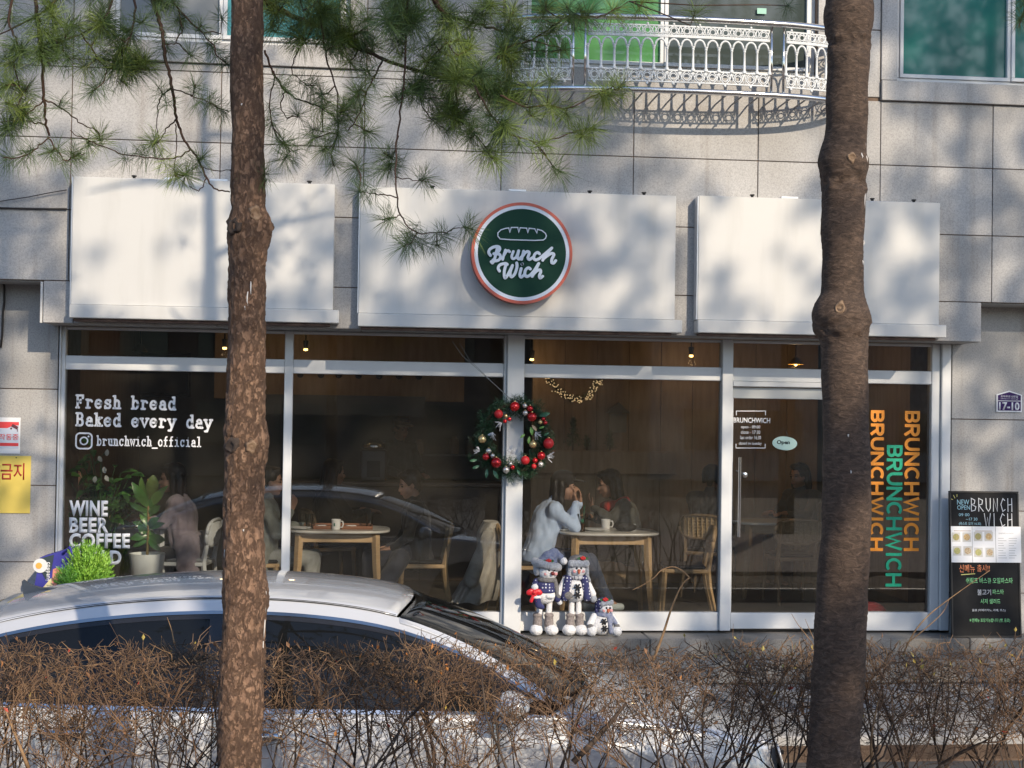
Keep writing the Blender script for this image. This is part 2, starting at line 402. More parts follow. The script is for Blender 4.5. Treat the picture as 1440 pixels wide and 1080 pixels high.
def panel(x0, x1, z0, z1, yf, mat=STONE, g=.0035, name='stone_panel', d=.03):
    if x1-x0 < .03 or z1-z0 < .03: return
    yy = yf+RNG.uniform(-.0015, .0015)
    o = MB().cbox(x0+g, x1-g, yy, yy+d, z0+g, z1-g, .0025).build(name, mat, bld)
    return o
VX = [at(p, q, YU).x for p, q in ((100, 200), (310, 200), (512, 210), (705, 215), (891, 220), (1066, 225), (1238, 235), (1396, 240))]
VX = [VX[0]-2.4, VX[0]-1.2] + VX + [VX[-1]+1.05, VX[-1]+2.2, VX[-1]+3.4]
ZC = [2.77, 3.325, 3.885, 4.442, 5.0, 5.56, 6.12, 6.7, 7.3]
def cut(rects, hole):
    """subtract a rectangle from a list of rectangles"""
    hx0, hx1, hz0, hz1 = hole; out = []
    for x0, x1, z0, z1 in rects:
        if hx1 <= x0 or hx0 >= x1 or hz1 <= z0 or hz0 >= z1: out.append((x0, x1, z0, z1)); continue
        if hz0 > z0: out.append((x0, x1, z0, hz0))
        if hz1 < z1: out.append((x0, x1, hz1, z1))
        m0, m1 = max(z0, hz0), min(z1, hz1)
        if hx0 > x0: out.append((x0, hx0, m0, m1))
        if hx1 < x1: out.append((hx1, x1, m0, m1))
    return out
SUR = .14                         # stone surround and sill round the openings
holes = [(x0-SUR, x1+SUR, z0-.17, z1+.15) for x0, x1, z0, z1 in ow]
for zi in range(len(ZC)-1):
    for xi in range(len(VX)-1):
        rs = [(VX[xi], VX[xi+1], ZC[zi], ZC[zi+1])]
        for h in holes: rs = cut(rs, h)
        for r_ in rs: panel(*r_, YU)
for (x0, x1, z0, z1) in ow:       # surround pieces
    panel(x0-SUR, x0, z0, z1, YU-.012, d=.30); panel(x1, x1+SUR, z0, z1, YU-.012, d=.30)
    panel(x0-SUR, x1+SUR, z0-.17, z0, YU-.03, d=.32, name='sill_stone'); panel(x0-SUR, x1+SUR, z1, z1+.15, YU-.012, d=.30)
# lintel band
lx = [LX0, at(103, 440, YU).x] + [v for v in VX if LX0+.4 < v < LX1-.3] + [LX1]
for a, c in zip(lx, lx[1:]): panel(a, c, 2.44, 2.77, YU)
for a, c in zip(lx, lx[1:]):      # soffit stones
    MB().cbox(a+.003, c-.003, YU+.034, -.085, 2.44, 2.452, .002).build('soffit_stone', STONE2, bld)
for xx, s in ((LX0, -1), (LX1, 1)):
    MB().cbox(min(xx, xx-s*.011), max(xx, xx-s*.011), YU+.034, PY-.004, 2.444, 2.765, .002).build('stone_panel', STONE, bld)
# pillars
for x0, x1 in ((X0, -4.9), (-4.9, -3.7), (-3.7, PLX)):
    z = [-.33, .55, 1.16, 1.93, 2.77]
    for a, c in zip(z, z[1:]): panel(x0, x1, a, c, PY, STONE2)
for x0, x1 in ((PRX, PRX+1.0), (PRX+1.0, PRX+2.2), (PRX+2.2, PRX+3.4)):
    z = [-.33, .32, 1.02, 1.80, 2.77]
    for a, c in zip(z, z[1:]): panel(x0, x1, a, c, PY, STONE2)
MB().box(X0, LX0-.02, YU+.03, -.08, 2.762, 2.774).build('soffit', STONE2, bld)
MB().box(LX1+.02, X1, YU+.03, -.08, 2.762, 2.774).build('soffit', STONE2, bld)
# thin white trim down the lintel's edge
MB().cbox(LX0-.022, LX0-.004, YU+.005, YU+.03, 2.44, 2.76, .002).build('corner_trim', WHITE, bld)
# ---- upper windows
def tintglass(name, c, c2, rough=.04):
    m = pm(name, c, c2, 1.0, rough, spec=.6, detail=1, stretch=(2.2, 1, .5)); return m  # soft upright tone patches in the colour stand in for reflections and shade
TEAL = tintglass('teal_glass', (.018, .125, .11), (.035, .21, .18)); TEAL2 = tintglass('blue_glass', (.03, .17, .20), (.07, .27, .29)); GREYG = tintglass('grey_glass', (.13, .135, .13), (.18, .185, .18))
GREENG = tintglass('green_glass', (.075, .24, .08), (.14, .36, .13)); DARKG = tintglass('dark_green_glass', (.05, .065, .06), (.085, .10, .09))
def upper_window(x0, x1, z0, z1, splits, mats, label):
    f = thing('window', None, None); f.parent = bld; f['label'] = label
    y0, y1 = YU+.07, YU+.15; t = .045
    for q in ((x0, x1, z0, z0+t), (x0, x1, z1-t, z1), (x0, x0+t, z0+t, z1-t), (x1-t, x1, z0+t, z1-t)):
        MB().cbox(q[0], q[1], y0, y1, q[2], q[3], .004).build('frame', FRAME, f)
    ss = [x0+t]+splits+[x1-t]
    for i, (a, c) in enumerate(zip(ss, ss[1:])):
        dy = .012*(i % 2); e = .032
        for q in ((a+.001, c-.001, z0+t, z0+t+e), (a+.001, c-.001, z1-t-e, z1-t), (a+.001, a+e, z0+t+e, z1-t-e), (c-e, c-.001, z0+t+e, z1-t-e)):
            MB().cbox(q[0], q[1], y0-.012-dy, y1-.03-dy, q[2], q[3], .003).build('sash', FRAME, f)
        MB().box(a+e, c-e, y0+.02-dy, y0+.026-dy, z0+t+e, z1-t-e).build('pane', mats[i], f)
    return f
x0, x1, z0, z1 = ow[0]
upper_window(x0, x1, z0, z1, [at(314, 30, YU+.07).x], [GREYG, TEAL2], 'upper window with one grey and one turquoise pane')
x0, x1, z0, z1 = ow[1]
wb = upper_window(x0, x1, z0, z1, [at(934, 30, YU+.07).x], [GREENG, DARKG], 'sliding balcony window with one green and one dark pane')
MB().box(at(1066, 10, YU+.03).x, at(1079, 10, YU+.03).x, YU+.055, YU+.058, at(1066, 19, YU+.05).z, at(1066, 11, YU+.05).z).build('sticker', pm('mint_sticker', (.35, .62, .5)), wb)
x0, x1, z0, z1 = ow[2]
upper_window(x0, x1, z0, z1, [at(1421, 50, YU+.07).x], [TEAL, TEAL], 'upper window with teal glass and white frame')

# ================================================================== the shopfront
sf = thing('shopfront', 'white framed glass shopfront of the cafe with door and transom panes', 'shopfront', (0, 0, 0))
FY = -.05
def fx(px, py=690, Y=FY): return at(px, py, Y).x
JL, JR = PLX+.006, PRX-.006
Zb, Zt0, Zt1, Zh = .150, 2.092, 2.205, 2.415
def bar(name, x0, x1, z0, z1, y0=FY, y1=.05, m=FRAME, par=None, bev=.005):
    return MB().cbox(x0, x1, y0, y1, z0, z1, bev).build(name, m, par or sf)
jl1 = fx(88); m1a, m1b = fx(397), fx(409); ca, cb = fx(711, 690, -.11), fx(735, 690, -.11); da, db = fx(1013), fx(1028); ra, rb = fx(1309), fx(1335)
bar('jamb', JL, jl1-.03, 0, 2.44, FY-.03); bar('jamb', jl1-.03, jl1, 0, 2.44, FY)
bar('jamb', ra, ra+.075, 0, 2.44); bar('jamb', ra+.078, JR, 0, 2.44, FY-.03)
bar('mullion', m1a, m1b, 0, 2.44); bar('mullion', da, db, 0, 2.44, FY-.03)
bar('post', ca, cb, -.021, 2.44, -.11)
MB().cbox(ca-.022, ca-.001, FY-.02, .03, 0, 2.44, .004).build('post_trim', FRAME, sf)
bays = [(jl1, m1a), (m1b, ca-.022), (cb, da), (db, ra)]
XD = fx(1172)                                             # where the door meets the fixed pane
for i, (a, c) in enumerate(bays):
    bar('head_rail', a, c, Zh, 2.44, FY+.01)
    bar('transom_bar', a, c, Zt0, Zt1, FY+.006)
    MB().box(a, c, .0, .006, Zt1, Zh).build('transom_pane', GLASS, sf)
    if i < 3:
        bar('bottom_rail', a, c, -.005, Zb, FY+.004)
        MB().box(a, c, .0, .006, Zb, Zt0).build('pane', GLASS, sf)
bar('bottom_rail', XD+.02, ra, -.005, Zb, FY+.004)
bar('mullion', XD-.02, XD+.02, -.005, Zt0, FY+.01)
MB().box(XD+.02, ra, .0, .006, Zb, Zt0).build('pane', GLASS, sf)
bar('head_rail', db, XD-.02, Zt0-.045, Zt0-.002, FY-.035)
# the door
dr = thing('door', None, None); dr.parent = sf; dr['label'] = 'glass entrance door with a long steel handle'
dx0, dx1 = db+.006, XD-.024
bar('door_rail', dx0, dx1, .012, Zb-.005, FY+.0, .03, FRAME, dr); bar('door_rail', dx0, dx1, Zt0-.145, Zt0-.05, FY+.012, .03, pm('grey_rail', (.5, .51, .5), rough=.4), dr)
bar('door_stile', dx0, dx0+.012, Zb-.005, Zt0-.145, FY+.02, .02, FRAME, dr, .003)
MB().box(dx0+.012, dx1, -.012, -.004, Zb-.005, Zt0-.145).build('door_pane', GLASS, dr)
hx = at(1040, 700, -.1).x; hz0, hz1 = at(1040, 755, -.1).z, at(1040, 643, -.1).z
b = MB(); b.tube([(hx, -.10, hz0), (hx, -.10, hz1)], .013, 12)
for zz in (hz0+.12, hz1-.12): b.tube([(hx, -.10, zz), (hx, -.012, zz)], .009, 10)
b.tube([(hx-.03, .07, hz0), (hx-.03, .07, hz1)], .013, 12); b.build('handle', CHROME, dr, 40)
lz = at(1047, 668, -.03).z; b = MB(); b.lathe([(0.0, -.05), (.022, -.047), (.026, -.035), (.026, -.012)], (at(1047, 668, -.03).x, 0, lz), 20, 'Y'); b.build('lock', CHROME, dr, 40)

# ---- lettering on the glass
GY = -.006
sl_ = thing('shop_lettering', 'white words and menu lines stuck on the left hand window pane', 'lettering'); bpy.data.objects.remove(sl_)
def zx(px, py, Y=GY): p = at(px, py, Y); return p.x, p.z

# typewriter letters drawn as strokes, em box 1 wide by 1 x-height .62, cap 1.0
import math as _m
def arc(cx, cy, rx, ry, a0, a1, n=12): return [(cx+rx*_m.cos(R(a0+(a1-a0)*i/n)), cy+ry*_m.sin(R(a0+(a1-a0)*i/n))) for i in range(n+1)]
S = .07
X_ = .66
TW = {
 'F': [[(.18, 0), (.18, 1)], [(.03, 0), (.36, 0)], [(.03, 1), (.82, 1), (.82, .78)], [(.18, .52), (.55, .52)], [(.55, .64), (.55, .40)]],
 'B': [[(.18, 0), (.18, 1)], [(.03, 0), (.55, 0)]+arc(.55, .26, .27, .26, -90, 90)+[(.18, .52)], [(.03, 1), (.5, 1)]+arc(.5, .76, .25, .24, 90, -90)],
 'r': [[(.12, 0), (.55, 0)], [(.12, X_), (.3, X_), (.3, 0)], arc(.58, .36, .28, .28, 180, 35)],
 'e': [[(.12, .35), (.84, .35)]+arc(.48, .33, .36, .33, 3, 318, 20)],
 's': [arc(.5, .50, .28, .16, 20, 200)+arc(.5, .17, .32, .17, 110, -160)[1:], [(.78, .66), (.78, .5)], [(.18, 0), (.18, .18)]],
 'h': [[(.06, 1), (.24, 1), (.24, 0)], [(.08, 0), (.42, 0)], arc(.5, .4, .26, .26, 180, 0)+[(.76, 0)], [(.6, 0), (.92, 0)]],
 'b': [[(.05, 1), (.22, 1), (.22, 0), (.06, 0)], arc(.52, .33, .31, .33, 0, 360, 24)],
 'a': [arc(.5, .44, .26, .22, 160, 0)+[(.76, .0), (.92, 0)], arc(.46, .19, .3, .19, 0, 360, 20)],
 'd': [arc(.46, .33, .31, .33, 0, 360, 24), [(.6, 1), (.78, 1), (.78, 0), (.94, 0)]],
 'k': [[(.06, 1), (.24, 1), (.24, 0)], [(.08, 0), (.4, 0)], [(.26, .26), (.72, X_)], [(.56, X_), (.9, X_)], [(.42, .38), (.78, 0)], [(.62, 0), (.94, 0)]],
 'v': [[(.1, X_), (.5, 0), (.9, X_)], [(0, X_), (.28, X_)], [(.72, X_), (1, X_)]],
 'y': [[(.1, X_), (.5, 0)], [(.9, X_), (.36, -.28), (.12, -.28)], [(0, X_), (.28, X_)], [(.72, X_), (1, X_)]],
 'u': [[(.06, X_), (.22, X_), (.22, .26)]+arc(.48, .26, .26, .26, 180, 350), [(.58, X_), (.76, X_), (.76, 0), (.94, 0)]],
 'n': [[(.06, X_), (.24, X_), (.24, 0)], [(.08, 0), (.42, 0)], arc(.5, .4, .26, .26, 180, 0)+[(.76, 0)], [(.6, 0), (.92, 0)]],
 'c': [arc(.5, .33, .34, .33, 35, 320, 20), [(.79, .66), (.79, .48)]],
 'w': [[(.08, X_), (.28, 0), (.5, .55), (.72, 0), (.92, X_)], [(0, X_), (.24, X_)], [(.76, X_), (1, X_)]],
 'i': [[(.2, X_), (.5, X_), (.5, 0)], [(.16, 0), (.84, 0)], [(.49, .92), (.51, .92)]],
 'l': [[(.2, 1), (.5, 1), (.5, 0)], [(.16, 0), (.84, 0)]],
 'o': [arc(.5, .33, .35, .33, 0, 360, 24)],
 'f': [[(.4, 0), (.4, .78)]+arc(.62, .78, .22, .22, 180, 70), [(.16, 0), (.7, 0)], [(.16, .62), (.74, .62)]],
 '_': [[(0, -.24), (1, -.24)]],
}
def typewriter(text, p0, p1, cap, wd, parent, mat, name='lettering'):
    """monospaced slab letters from p0 to p1 (x, z of the baseline), capitals of height cap"""
    n = len(text); ad = (p1[0]-p0[0])/(n-.15); b = MB(); k = 0
    for i, ch in enumerate(text):
        if ch == ' ':
            b.build(name, mat, parent); b = MB(); continue
        ox = p0[0]+i*ad; oz = p0[1]+(p1[1]-p0[1])*i/n
        for q in TW[ch]:
            k += 1
            b.stroke([(ox+x*ad*.86, oz+z*cap) for x, z in q], wd, GY-.0002*(k % 4), GY+.002)
    return b.build(name, mat, parent)
def cap_h(px, y0, y1): return at(px, y0, GY).z-at(px, y1, GY).z
typewriter('Fresh bread', zx(107, 573), zx(247, 576), cap_h(110, 556, 573), .018, sf, VINYLW)
typewriter('Baked every day', zx(107, 598), zx(298, 602), cap_h(110, 581, 598), .018, sf, VINYLW)
typewriter('brunchwich_official', zx(136, 626), zx(283, 628), cap_h(140, 613, 626), .0108, sf, VINYLW)
# camera badge
cx, cz = zx(118, 620); b = MB(); s_ = .062
rr = [(cx+s_*x, cz+s_*z) for x, z in arc(.5, .5, .5, .5, 0, 90, 6)+arc(-.5, .5, .5, .5, 90, 180, 6)+arc(-.5, -.5, .5, .5, 180, 270, 6)+arc(.5, -.5, .5, .5, 270, 360, 6)]
b.stroke(rr, .013, GY, GY+.002, closed=True); b.stroke([(cx+.029*x, cz+.029*z) for x, z in arc(0, 0, 1, 1, 0, 345, 24)], .012, GY, GY+.002, closed=True)
b.lathe([(.0075, GY), (.0075, GY+.002)], (cx+.035, 0, cz+.036), 12, 'Y'); b.build('camera_badge', VINYLW, sf)
for t_, a, c in (('WINE', (97, 726), (152, 704)), ('BEER', (97, 749), (153, 728)), ('COFFEE', (97, 771), (183, 750)), ('BREAD', (97, 794), (171, 774))):
    x0, z0 = zx(*a); x1, z1 = zx(*c)
    text_fit(t_, x0, x1, z0, z1, GY+.001, VINYLW, sf, 'lettering', .002, .042, spacing=1.08)
# plain bold capitals as strokes: across 0..1, up 0..1
_b1 = arc(.62, .75, .34, .25, 90, -90, 8); _b2 = arc(.60, .25, .40, .25, 90, -90, 8)
SANS = {'B': [[(0, -.12), (0, 1.12)], [(0, 1)]+_b1+[(0, .5)], [(0, .5)]+_b2+[(0, 0)]], 'R': [[(0, -.12), (0, 1.12)], [(0, 1)]+arc(.58, .74, .40, .26, 90, -90, 8)+[(0, .48)], [(.5, .48), (1, -.12)]],
 'U': [[(0, 1.12)]+arc(.5, .42, .5, .42, 180, 360, 12)+[(1, 1.12)]], 'N': [[(0, -.12), (0, 1.12)], [(1, -.12), (1, 1.12)], [(0, 1.04), (1, -.04)]], 'C': [arc(.55, .5, .55, .5, 48, 312, 16)], 'H': [[(0, -.12), (0, 1.12)], [(1, -.12), (1, 1.12)], [(0, .5), (1, .5)]],
 'W': [[(0, 1.12), (.26, -.02), (.5, .9), (.74, -.02), (1, 1.12)]], 'I': [[(.5, -.12), (.5, 1.12)]]}
SANSW = {'B': .92, 'R': .96, 'U': 1.0, 'N': 1.04, 'C': 1.04, 'H': 1.02, 'W': 1.42, 'I': .40}
ORANGE = pm('orange_vinyl', (.88, .30, .02), rough=.5); GREENV = pm('green_vinyl', (.0, .36, .2), rough=.5)
for t_, mat, px0, px1, py0, py1, yy in (('BRUNCHWICH', ORANGE, 1223, 1243, 576, 776, GY), ('BRUNCHWICH', ORANGE, 1271, 1293, 577, 776, GY), ('BRUNCHWICH', GREENV, 1246, 1269, 625, 826, GY-.002)):
    x0 = at(px0, 700, GY).x; x1 = at(px1, 700, GY).x; z0 = at(px0, py1, GY).z; z1 = at(px0, py0, GY).z
    b = MB(); tot = sum(SANSW[c] for c in t_); u = 0; ins = .0155; kk_ = 0
    for c in t_:
        w_ = SANSW[c]
        for q in SANS[c]:
            kk_ += 1; b.stroke([(x0+ins+(x1-x0-2*ins)*v, z1-(z1-z0)*(u+.14+(w_-.30)*a)/tot) for a, v in q], .026, yy-.0002*(kk_ % 3), yy+.0015, caps=False)
        u += w_
    b.build('lettering', mat, sf)
# opening hours on the door
DY = -.014
def dtext(t_, px0, px1, py0, py1, off=.0):
    x0 = at(px0, py1, DY).x; x1 = at(px1, py1, DY).x; z0 = at(px0, py1, DY).z; z1 = at(px0, py0, DY).z
    text_fit(t_, x0, x1, z0, z1, DY+.001, VINYLW, dr, 'lettering', .0015, off)
dtext('BRUNCHWICH', 1031.5, 1083, 587, 594.5, .02); dtext('open - 09:00', 1042, 1069, 598, 603.5); dtext('close - 17:30', 1042, 1069, 605, 610)
dtext('last order 16:30', 1041, 1070, 612.5, 617.5); dtext('closed on tuesday', 1039, 1071, 621, 626.5)
b = MB()
for pts in (((1035.5, 584), (1035.5, 578), (1076.5, 578), (1076.5, 584)), ((1035, 624), (1035, 630), (1076, 630), (1076, 624))):
    b.stroke([zx(*p, DY) for p in pts], .006, DY, DY+.001, caps=False)
b.build('border', VINYLW, dr)

# open plate hanging on the door
op = at(1102, 623, -.03); ot = thing('open_plate', 'mint oval Open plate hanging on the glass door', 'sign', (op.x, -.03, op.z)); MINT = pm('mint_plate', (.42, .60, .56), rough=.5); u_ = .0059
for q, dx, dz in ((0, 0, 0), (1, 3.5, -.8)):
    b = MB(); e = [(dx*u_+16.5*u_*math.cos(a), dz*u_+9.6*u_*math.sin(a)) for a in [k*2*math.pi/40 for k in range(40)]]; b.prism(e, .004*q, .0035+.004*q); b.build('oval_plate', MINT, ot)
text_fit('Open', -10*u_, 9*u_, -3.2*u_, 4*u_, -.0006, pm('ink', (.02, .03, .03)), ot, 'lettering', .0008, .03); 
b = MB(); b.tube([(-8*u_, .002, 8.2*u_), (0, .008, 22*u_), (8*u_, .002, 8.2*u_)], .0012, 4); b.build('string', pm('string', (.2, .2, .18)), ot)
# ================================================================== sign boards
SY = YU-.12
signs = [((103, 248), (471, 260), (99, 447), 'blank white sign board nearest the yellow notice', 0),
         ((507, 262), (951, 273), (505, 459), 'wide white sign board carrying the round green logo', 1),
         ((983, 275), (1322, 287), (983, 468), 'white sign board above the glass door behind the thicker trunk', 0)]
for (tl, tr, bl, lab, k) in signs:
    x0, x1 = at(*tl, SY).x, at(*tr, SY).x; z1 = at(*tl, SY).z; z0 = at(*bl, SY).z
    s = thing('sign_board', lab, 'sign', ((x0+x1)/2, YU, z0), 0, 'white sign boards over the shopfront')
    w_ = (x1-x0)/2; h = z1-z0; lh = .105
    s.location.y = YU-.004
    MB().cbox(-w_, w_, -.116, 0, lh, h, .004).build('panel', WHITE, s)
    MB().cbox(-w_-.004, w_+(.055 if k else .05), -.15, -.002, 0, lh-.003, .005).build('ledge', WHITE, s)
    MB().cbox(-w_+.02, w_-.02, -.10, -.01, -.022, -.001, .003).build('gutter', pm('rust_gutter', (.10, .06, .05), (.2, .13, .1), 12, .7), s)
    MB().cbox(-w_-.010, -w_+.0, -.112, -.004, lh, h-.002, .003).build('edge_trim', ALU, s)
    for q in ((.46, ) if k else (-.25, .1)):
        bx = -w_+2*w_*(.5+q*.5) if not k else -.02
        MB().cbox(bx-.07, bx+.07, -.10, .0, h+.001, h+.018, .003).build('bracket', ALU, s)
    for q in (-.55, .45, .8):
        MB().lathe([(.012, 0), (.012, .02), (.02, .022), (.02, .03)], (w_*q, -.06, h), 10).build('bolt', DARK, s)
# ---- round logo
MED_Y = SY-.15
mc = at(734, 356, MED_Y); pxm = (MED_Y+12)*1.0045/F
rad = 71.5*pxm
md = thing('round_sign', 'round dark green bread logo sign with red rim', 'sign', (mc.x, MED_Y, mc.z))
RED_R = pm('red_rim', (.58, .115, .07), rough=.4); GREEN_D = pm('dark_green_sign', (.010, .048, .030), (.014, .056, .036), 4, .6, spec=.15); ICE = pm('pale_letter', (.72, .78, .86), rough=.4)
MB().lathe([(rad, 0), (rad, .12)], (0, 0, 0), 96, 'Y').build('drum', pm('drum_side', (.35, .07, .05), rough=.5), md, 40)
MB().lathe([(rad*.6, .121), (rad*.6, .142)], (0, 0, 0), 48, 'Y').build('mount', DARK, md)
MB().ring((0, 0, 0), rad*.945, rad*1.002, -.010, .004, 96).build('rim', RED_R, md)
MB().ring((0, 0, 0), rad*.875, rad*.944, -.006, .004, 96).build('white_ring', ICE, md)
MB().lathe([(rad*.874, -.004), (rad*.874, .004)], (0, 0, 0), 96, 'Y').build('disc', GREEN_D, md)
# script letters, drawn in the pixels of the enlarged photo: centre (527, 548), radius 462
def mp(x, y): return ((x-527)/462*rad, -(y-548)/462*rad)
def spl(pts, n=8):
    out = []; P = [pts[0]]+list(pts)+[pts[-1]]
    for i in range(1, len(P)-2):
        p0, p1, p2, p3 = P[i-1:i+3]
        for k in range(n):
            t = k/n; out.append(tuple(.5*((2*p1[j])+(-p0[j]+p2[j])*t+(2*p0[j]-5*p1[j]+4*p2[j]-p3[j])*t*t+(-p0[j]+3*p1[j]-3*p2[j]+p3[j])*t**3) for j in (0, 1)))
    out.append(tuple(pts[-1])); return out
bread = [(325, 425), (303, 400), (303, 370), (330, 342), (370, 328), (402, 323), (412, 362), (424, 318), (484, 316), (494, 362), (506, 318), (566, 320), (577, 362), (588, 320), (640, 325), (660, 362), (664, 328), (705, 338), (738, 362), (748, 385), (740, 408), (720, 424), (640, 430), (420, 430)]
b = MB(); b.stroke([mp(*p) for p in bread], 9/462*rad, -.014, -.003, closed=True); b.build('bread_outline', ICE, md)
wb_ = 29/462*rad
script = [
 [(238, 578), (222, 552), (232, 522), (268, 500), (308, 496), (322, 518), (300, 552), (268, 562)], [(300, 505), (288, 560), (272, 620), (258, 645), (246, 634)], [(285, 562), (318, 566), (330, 592), (312, 618), (280, 626), (262, 618)],   # B
 [(350, 612), (360, 570), (374, 526)], [(362, 572), (380, 542), (398, 530), (412, 540)],   # r
 [(446, 536), (432, 584), (446, 603), (474, 584), (494, 530)], [(494, 530), (484, 588), (502, 604), (520, 585)],                            # u
 [(540, 532), (522, 606)], [(530, 580), (554, 546), (578, 534), (592, 548), (580, 590), (594, 606), (622, 588)],                           # n n
 [(686, 552), (668, 540), (644, 556), (634, 590), (652, 608), (684, 596)],                                                                  # c
 [(684, 596), (730, 556), (798, 496)], [(798, 496), (744, 560), (716, 610)], [(724, 596), (760, 566), (798, 545), (818, 556), (800, 600), (800, 628), (818, 632), (836, 610)],                  # h
 [(322, 718), (310, 692), (326, 662), (372, 648), (392, 656)], [(384, 650), (366, 720), (372, 778), (398, 752), (440, 664)], [(440, 664), (420, 730), (432, 768), (462, 740), (482, 676), (478, 640)],   # W
 [(520, 690), (508, 748), (522, 768), (546, 748)], [(527, 650), (531, 648)],                                                                 # i
 [(604, 692), (586, 682), (562, 700), (554, 740), (572, 762), (604, 748)],                                                                  # c
 [(604, 748), (640, 706), (680, 640)], [(680, 640), (650, 708), (622, 760)], [(634, 738), (664, 708), (692, 698), (700, 716), (688, 752), (696, 772), (718, 756)],   # h
]
b = MB()
for i, q in enumerate(script): b.stroke([mp(*p) for p in spl(q)], wb_*(.82 if i in (3, 4, 5) else .9), -.018-.0003*(i % 5), -.003)
b.build('lettering', ICE, md)

# ================================================================== notices on the stone
GY2 = PY-.004
YEL = pm('yellow_plate', (.82, .62, .13), (.74, .55, .11), 4, .5); REDT = pm('red_print', (.42, .03, .02), rough=.6); REDF = pm('red_flat', (.75, .06, .06), rough=.6)
def rect_at(px0, py0, px1, py1, Y): a = at(px0, py0, Y); c = at(px1, py1, Y); return a.x, c.x, c.z, a.z
x0, x1, z0, z1 = rect_at(-62, 640, 42, 722, GY2-.004)
yn = thing('notice_board', 'yellow metal no parking notice with red Korean letters', 'notice', ((x0+x1)/2, PY, z0))
YN = yn.location; w_ = (x1-x0)/2; h = z1-z0
MB().cbox(-w_, w_, -.008, -.003, 0, h, .002).build('plate', YEL, yn)
k0, k1, kz0, kz1 = rect_at(1, 651, 34, 675, GY2-.006)
text_fit('금지', k0-YN.x, k1-YN.x, kz0-YN.z, kz1-YN.z, -.008, REDT, yn, 'lettering', .0008, .012)
k0, k1, kz0, kz1 = rect_at(-50, 651, -15, 675, GY2-.006)
text_fit('주차', k0-YN.x, k1-YN.x, kz0-YN.z, kz1-YN.z, -.008, REDT, yn, 'lettering', .0008, .012)
MB().lathe([(.005, -.010), (.005, -.004)], (at(23, 643, GY2).x-YN.x, 0, h-.015), 8, 'Y').build('screw', DARK, yn)
x0, x1, z0, z1 = rect_at(-62, 586, 28, 638, GY2)
cn = thing('notice_sheet', 'white and red camera surveillance notice above the yellow plate', 'notice', ((x0+x1)/2, PY-.0, z0))
w_ = (x1-x0)/2; h = z1-z0; PAPER = pm('white_paper', (.8, .8, .8), rough=.6)
MB().box(-w_, w_, -.006, -.003, 0, h).build('sheet', PAPER, cn)
MB().box(-w_+.02, w_-.012, -.0072, -.0062, .04, h-.035).build('print_field', pm('print_blue', (.62, .66, .74)), cn)
MB().prism([(-w_+.02, h-.085), (w_-.10, h-.085), (w_-.05, h-.062), (w_-.012, h-.062), (w_-.012, h-.035), (-w_+.02, h-.035)], -.0085, -.0074).build('red_band', REDF, cn)
MB().box(-w_+.02, w_-.012, -.0085, -.0074, .06, .085).build('red_band', REDF, cn)
k0, k1, kz0, kz1 = rect_at(-1, 610, 26, 619, GY2)
text_fit('작동중', k0-cn.location.x, k1-cn.location.x, kz0-cn.location.z, kz1-cn.location.z, -.0075, REDF, cn, 'lettering', .0008, .01)
k0, k1, kz0, kz1 = rect_at(-45, 610, -5, 619, GY2)
text_fit('CCTV', k0-cn.location.x, k1-cn.location.x, kz0-cn.location.z, kz1-cn.location.z, -.0075, REDF, cn, 'lettering', .0008, .01)
p = at(21, 600, GY2); b = MB(); b.box(-.025, .025, -.011, -.0076, -.012, .012, Euler((0, R(28), 0)).to_matrix()); b.lathe([(.008, -.010), (.008, -.0076)], (-.028, 0, -.015), 10, 'Y'); b.box(.018, .023, -.009, -.0076, -.04, -.005)
b.build('camera_icon', pm('maroon_print', (.12, .03, .04)), cn, loc=(p.x-cn.location.x, 0, p.z-cn.location.z))
# address plate
ap = at(1419.5, 565, GY2-.01); 
pl = thing('address_plate', 'purple house number plate 17-10 with white border', 'sign', (ap.x, PY, ap.z))
PURP = pm('purple_plate', (.042, .015, .10), (.05, .02, .115), 4, .5, spec=.2)
s_ = .0058
outl = lambda g: [(-19.5*s_+g, -15*s_+g), (19.5*s_-g, -15*s_+g), (19.5*s_-g, 10.5*s_-g*.6), (0, 16.5*s_-g*1.1), (-19.5*s_+g, 10.5*s_-g*.6)]
MB().prism(outl(0), -.012, -.003).build('plate', VINYLW, pl)
MB().prism(outl(.011), -.0135, -.0121).build('face', PURP, pl)
MB().box(-19.5*s_+.012, 19.5*s_-.012, -.0145, -.0136, .8*s_, 1.7*s_).build('divider', VINYLW, pl)
text_fit('17-10', -16*s_, 15.5*s_, -12.5*s_, -.6*s_, -.0137, VINYLW, pl, 'lettering', .001, .03)
text_fit('초마루로12번길', -13.5*s_, 13*s_, 6.2*s_, 9.4*s_, -.0137, VINYLW, pl, 'lettering', .001, .01)
text_fit('Chomaru-ro 12beon-gil', -13.5*s_, 13*s_, 3.4*s_, 5.2*s_, -.0137, VINYLW, pl, 'lettering', .001, .0)
MB().box(-4*s_, 4*s_, -.0145, -.0136, -14*s_+.0, -13.2*s_).build('underline', VINYLW, pl)
# cables on the wall
CAB = pm('black_cable', (.03, .025, .022), rough=.6)
def cable(label, pts, r_, Y):
    b = MB(); P = [at(x, y, Y) for x, y in pts]; 
    b.tube(P, r_, 6); tag(b.build('cable', CAB, smooth=True), label, 'cable')
cable('brown cable run straight along the upper stone joint', [(-60, 291), (0, 292.5), (50, 293.5), (94, 294)], .008, YU-.012)
cable('thin slack wire sagging above the brown cable', [(-60, 285), (0, 283), (40, 277), (70, 271), (94, 267)], .004, YU-.03)
cable('black cable hanging down the stone beside the recess', [(2, 394), (6, 402), (6, 425), (4, 440), (3, 470), (1, 489)], .009, PY-.014)
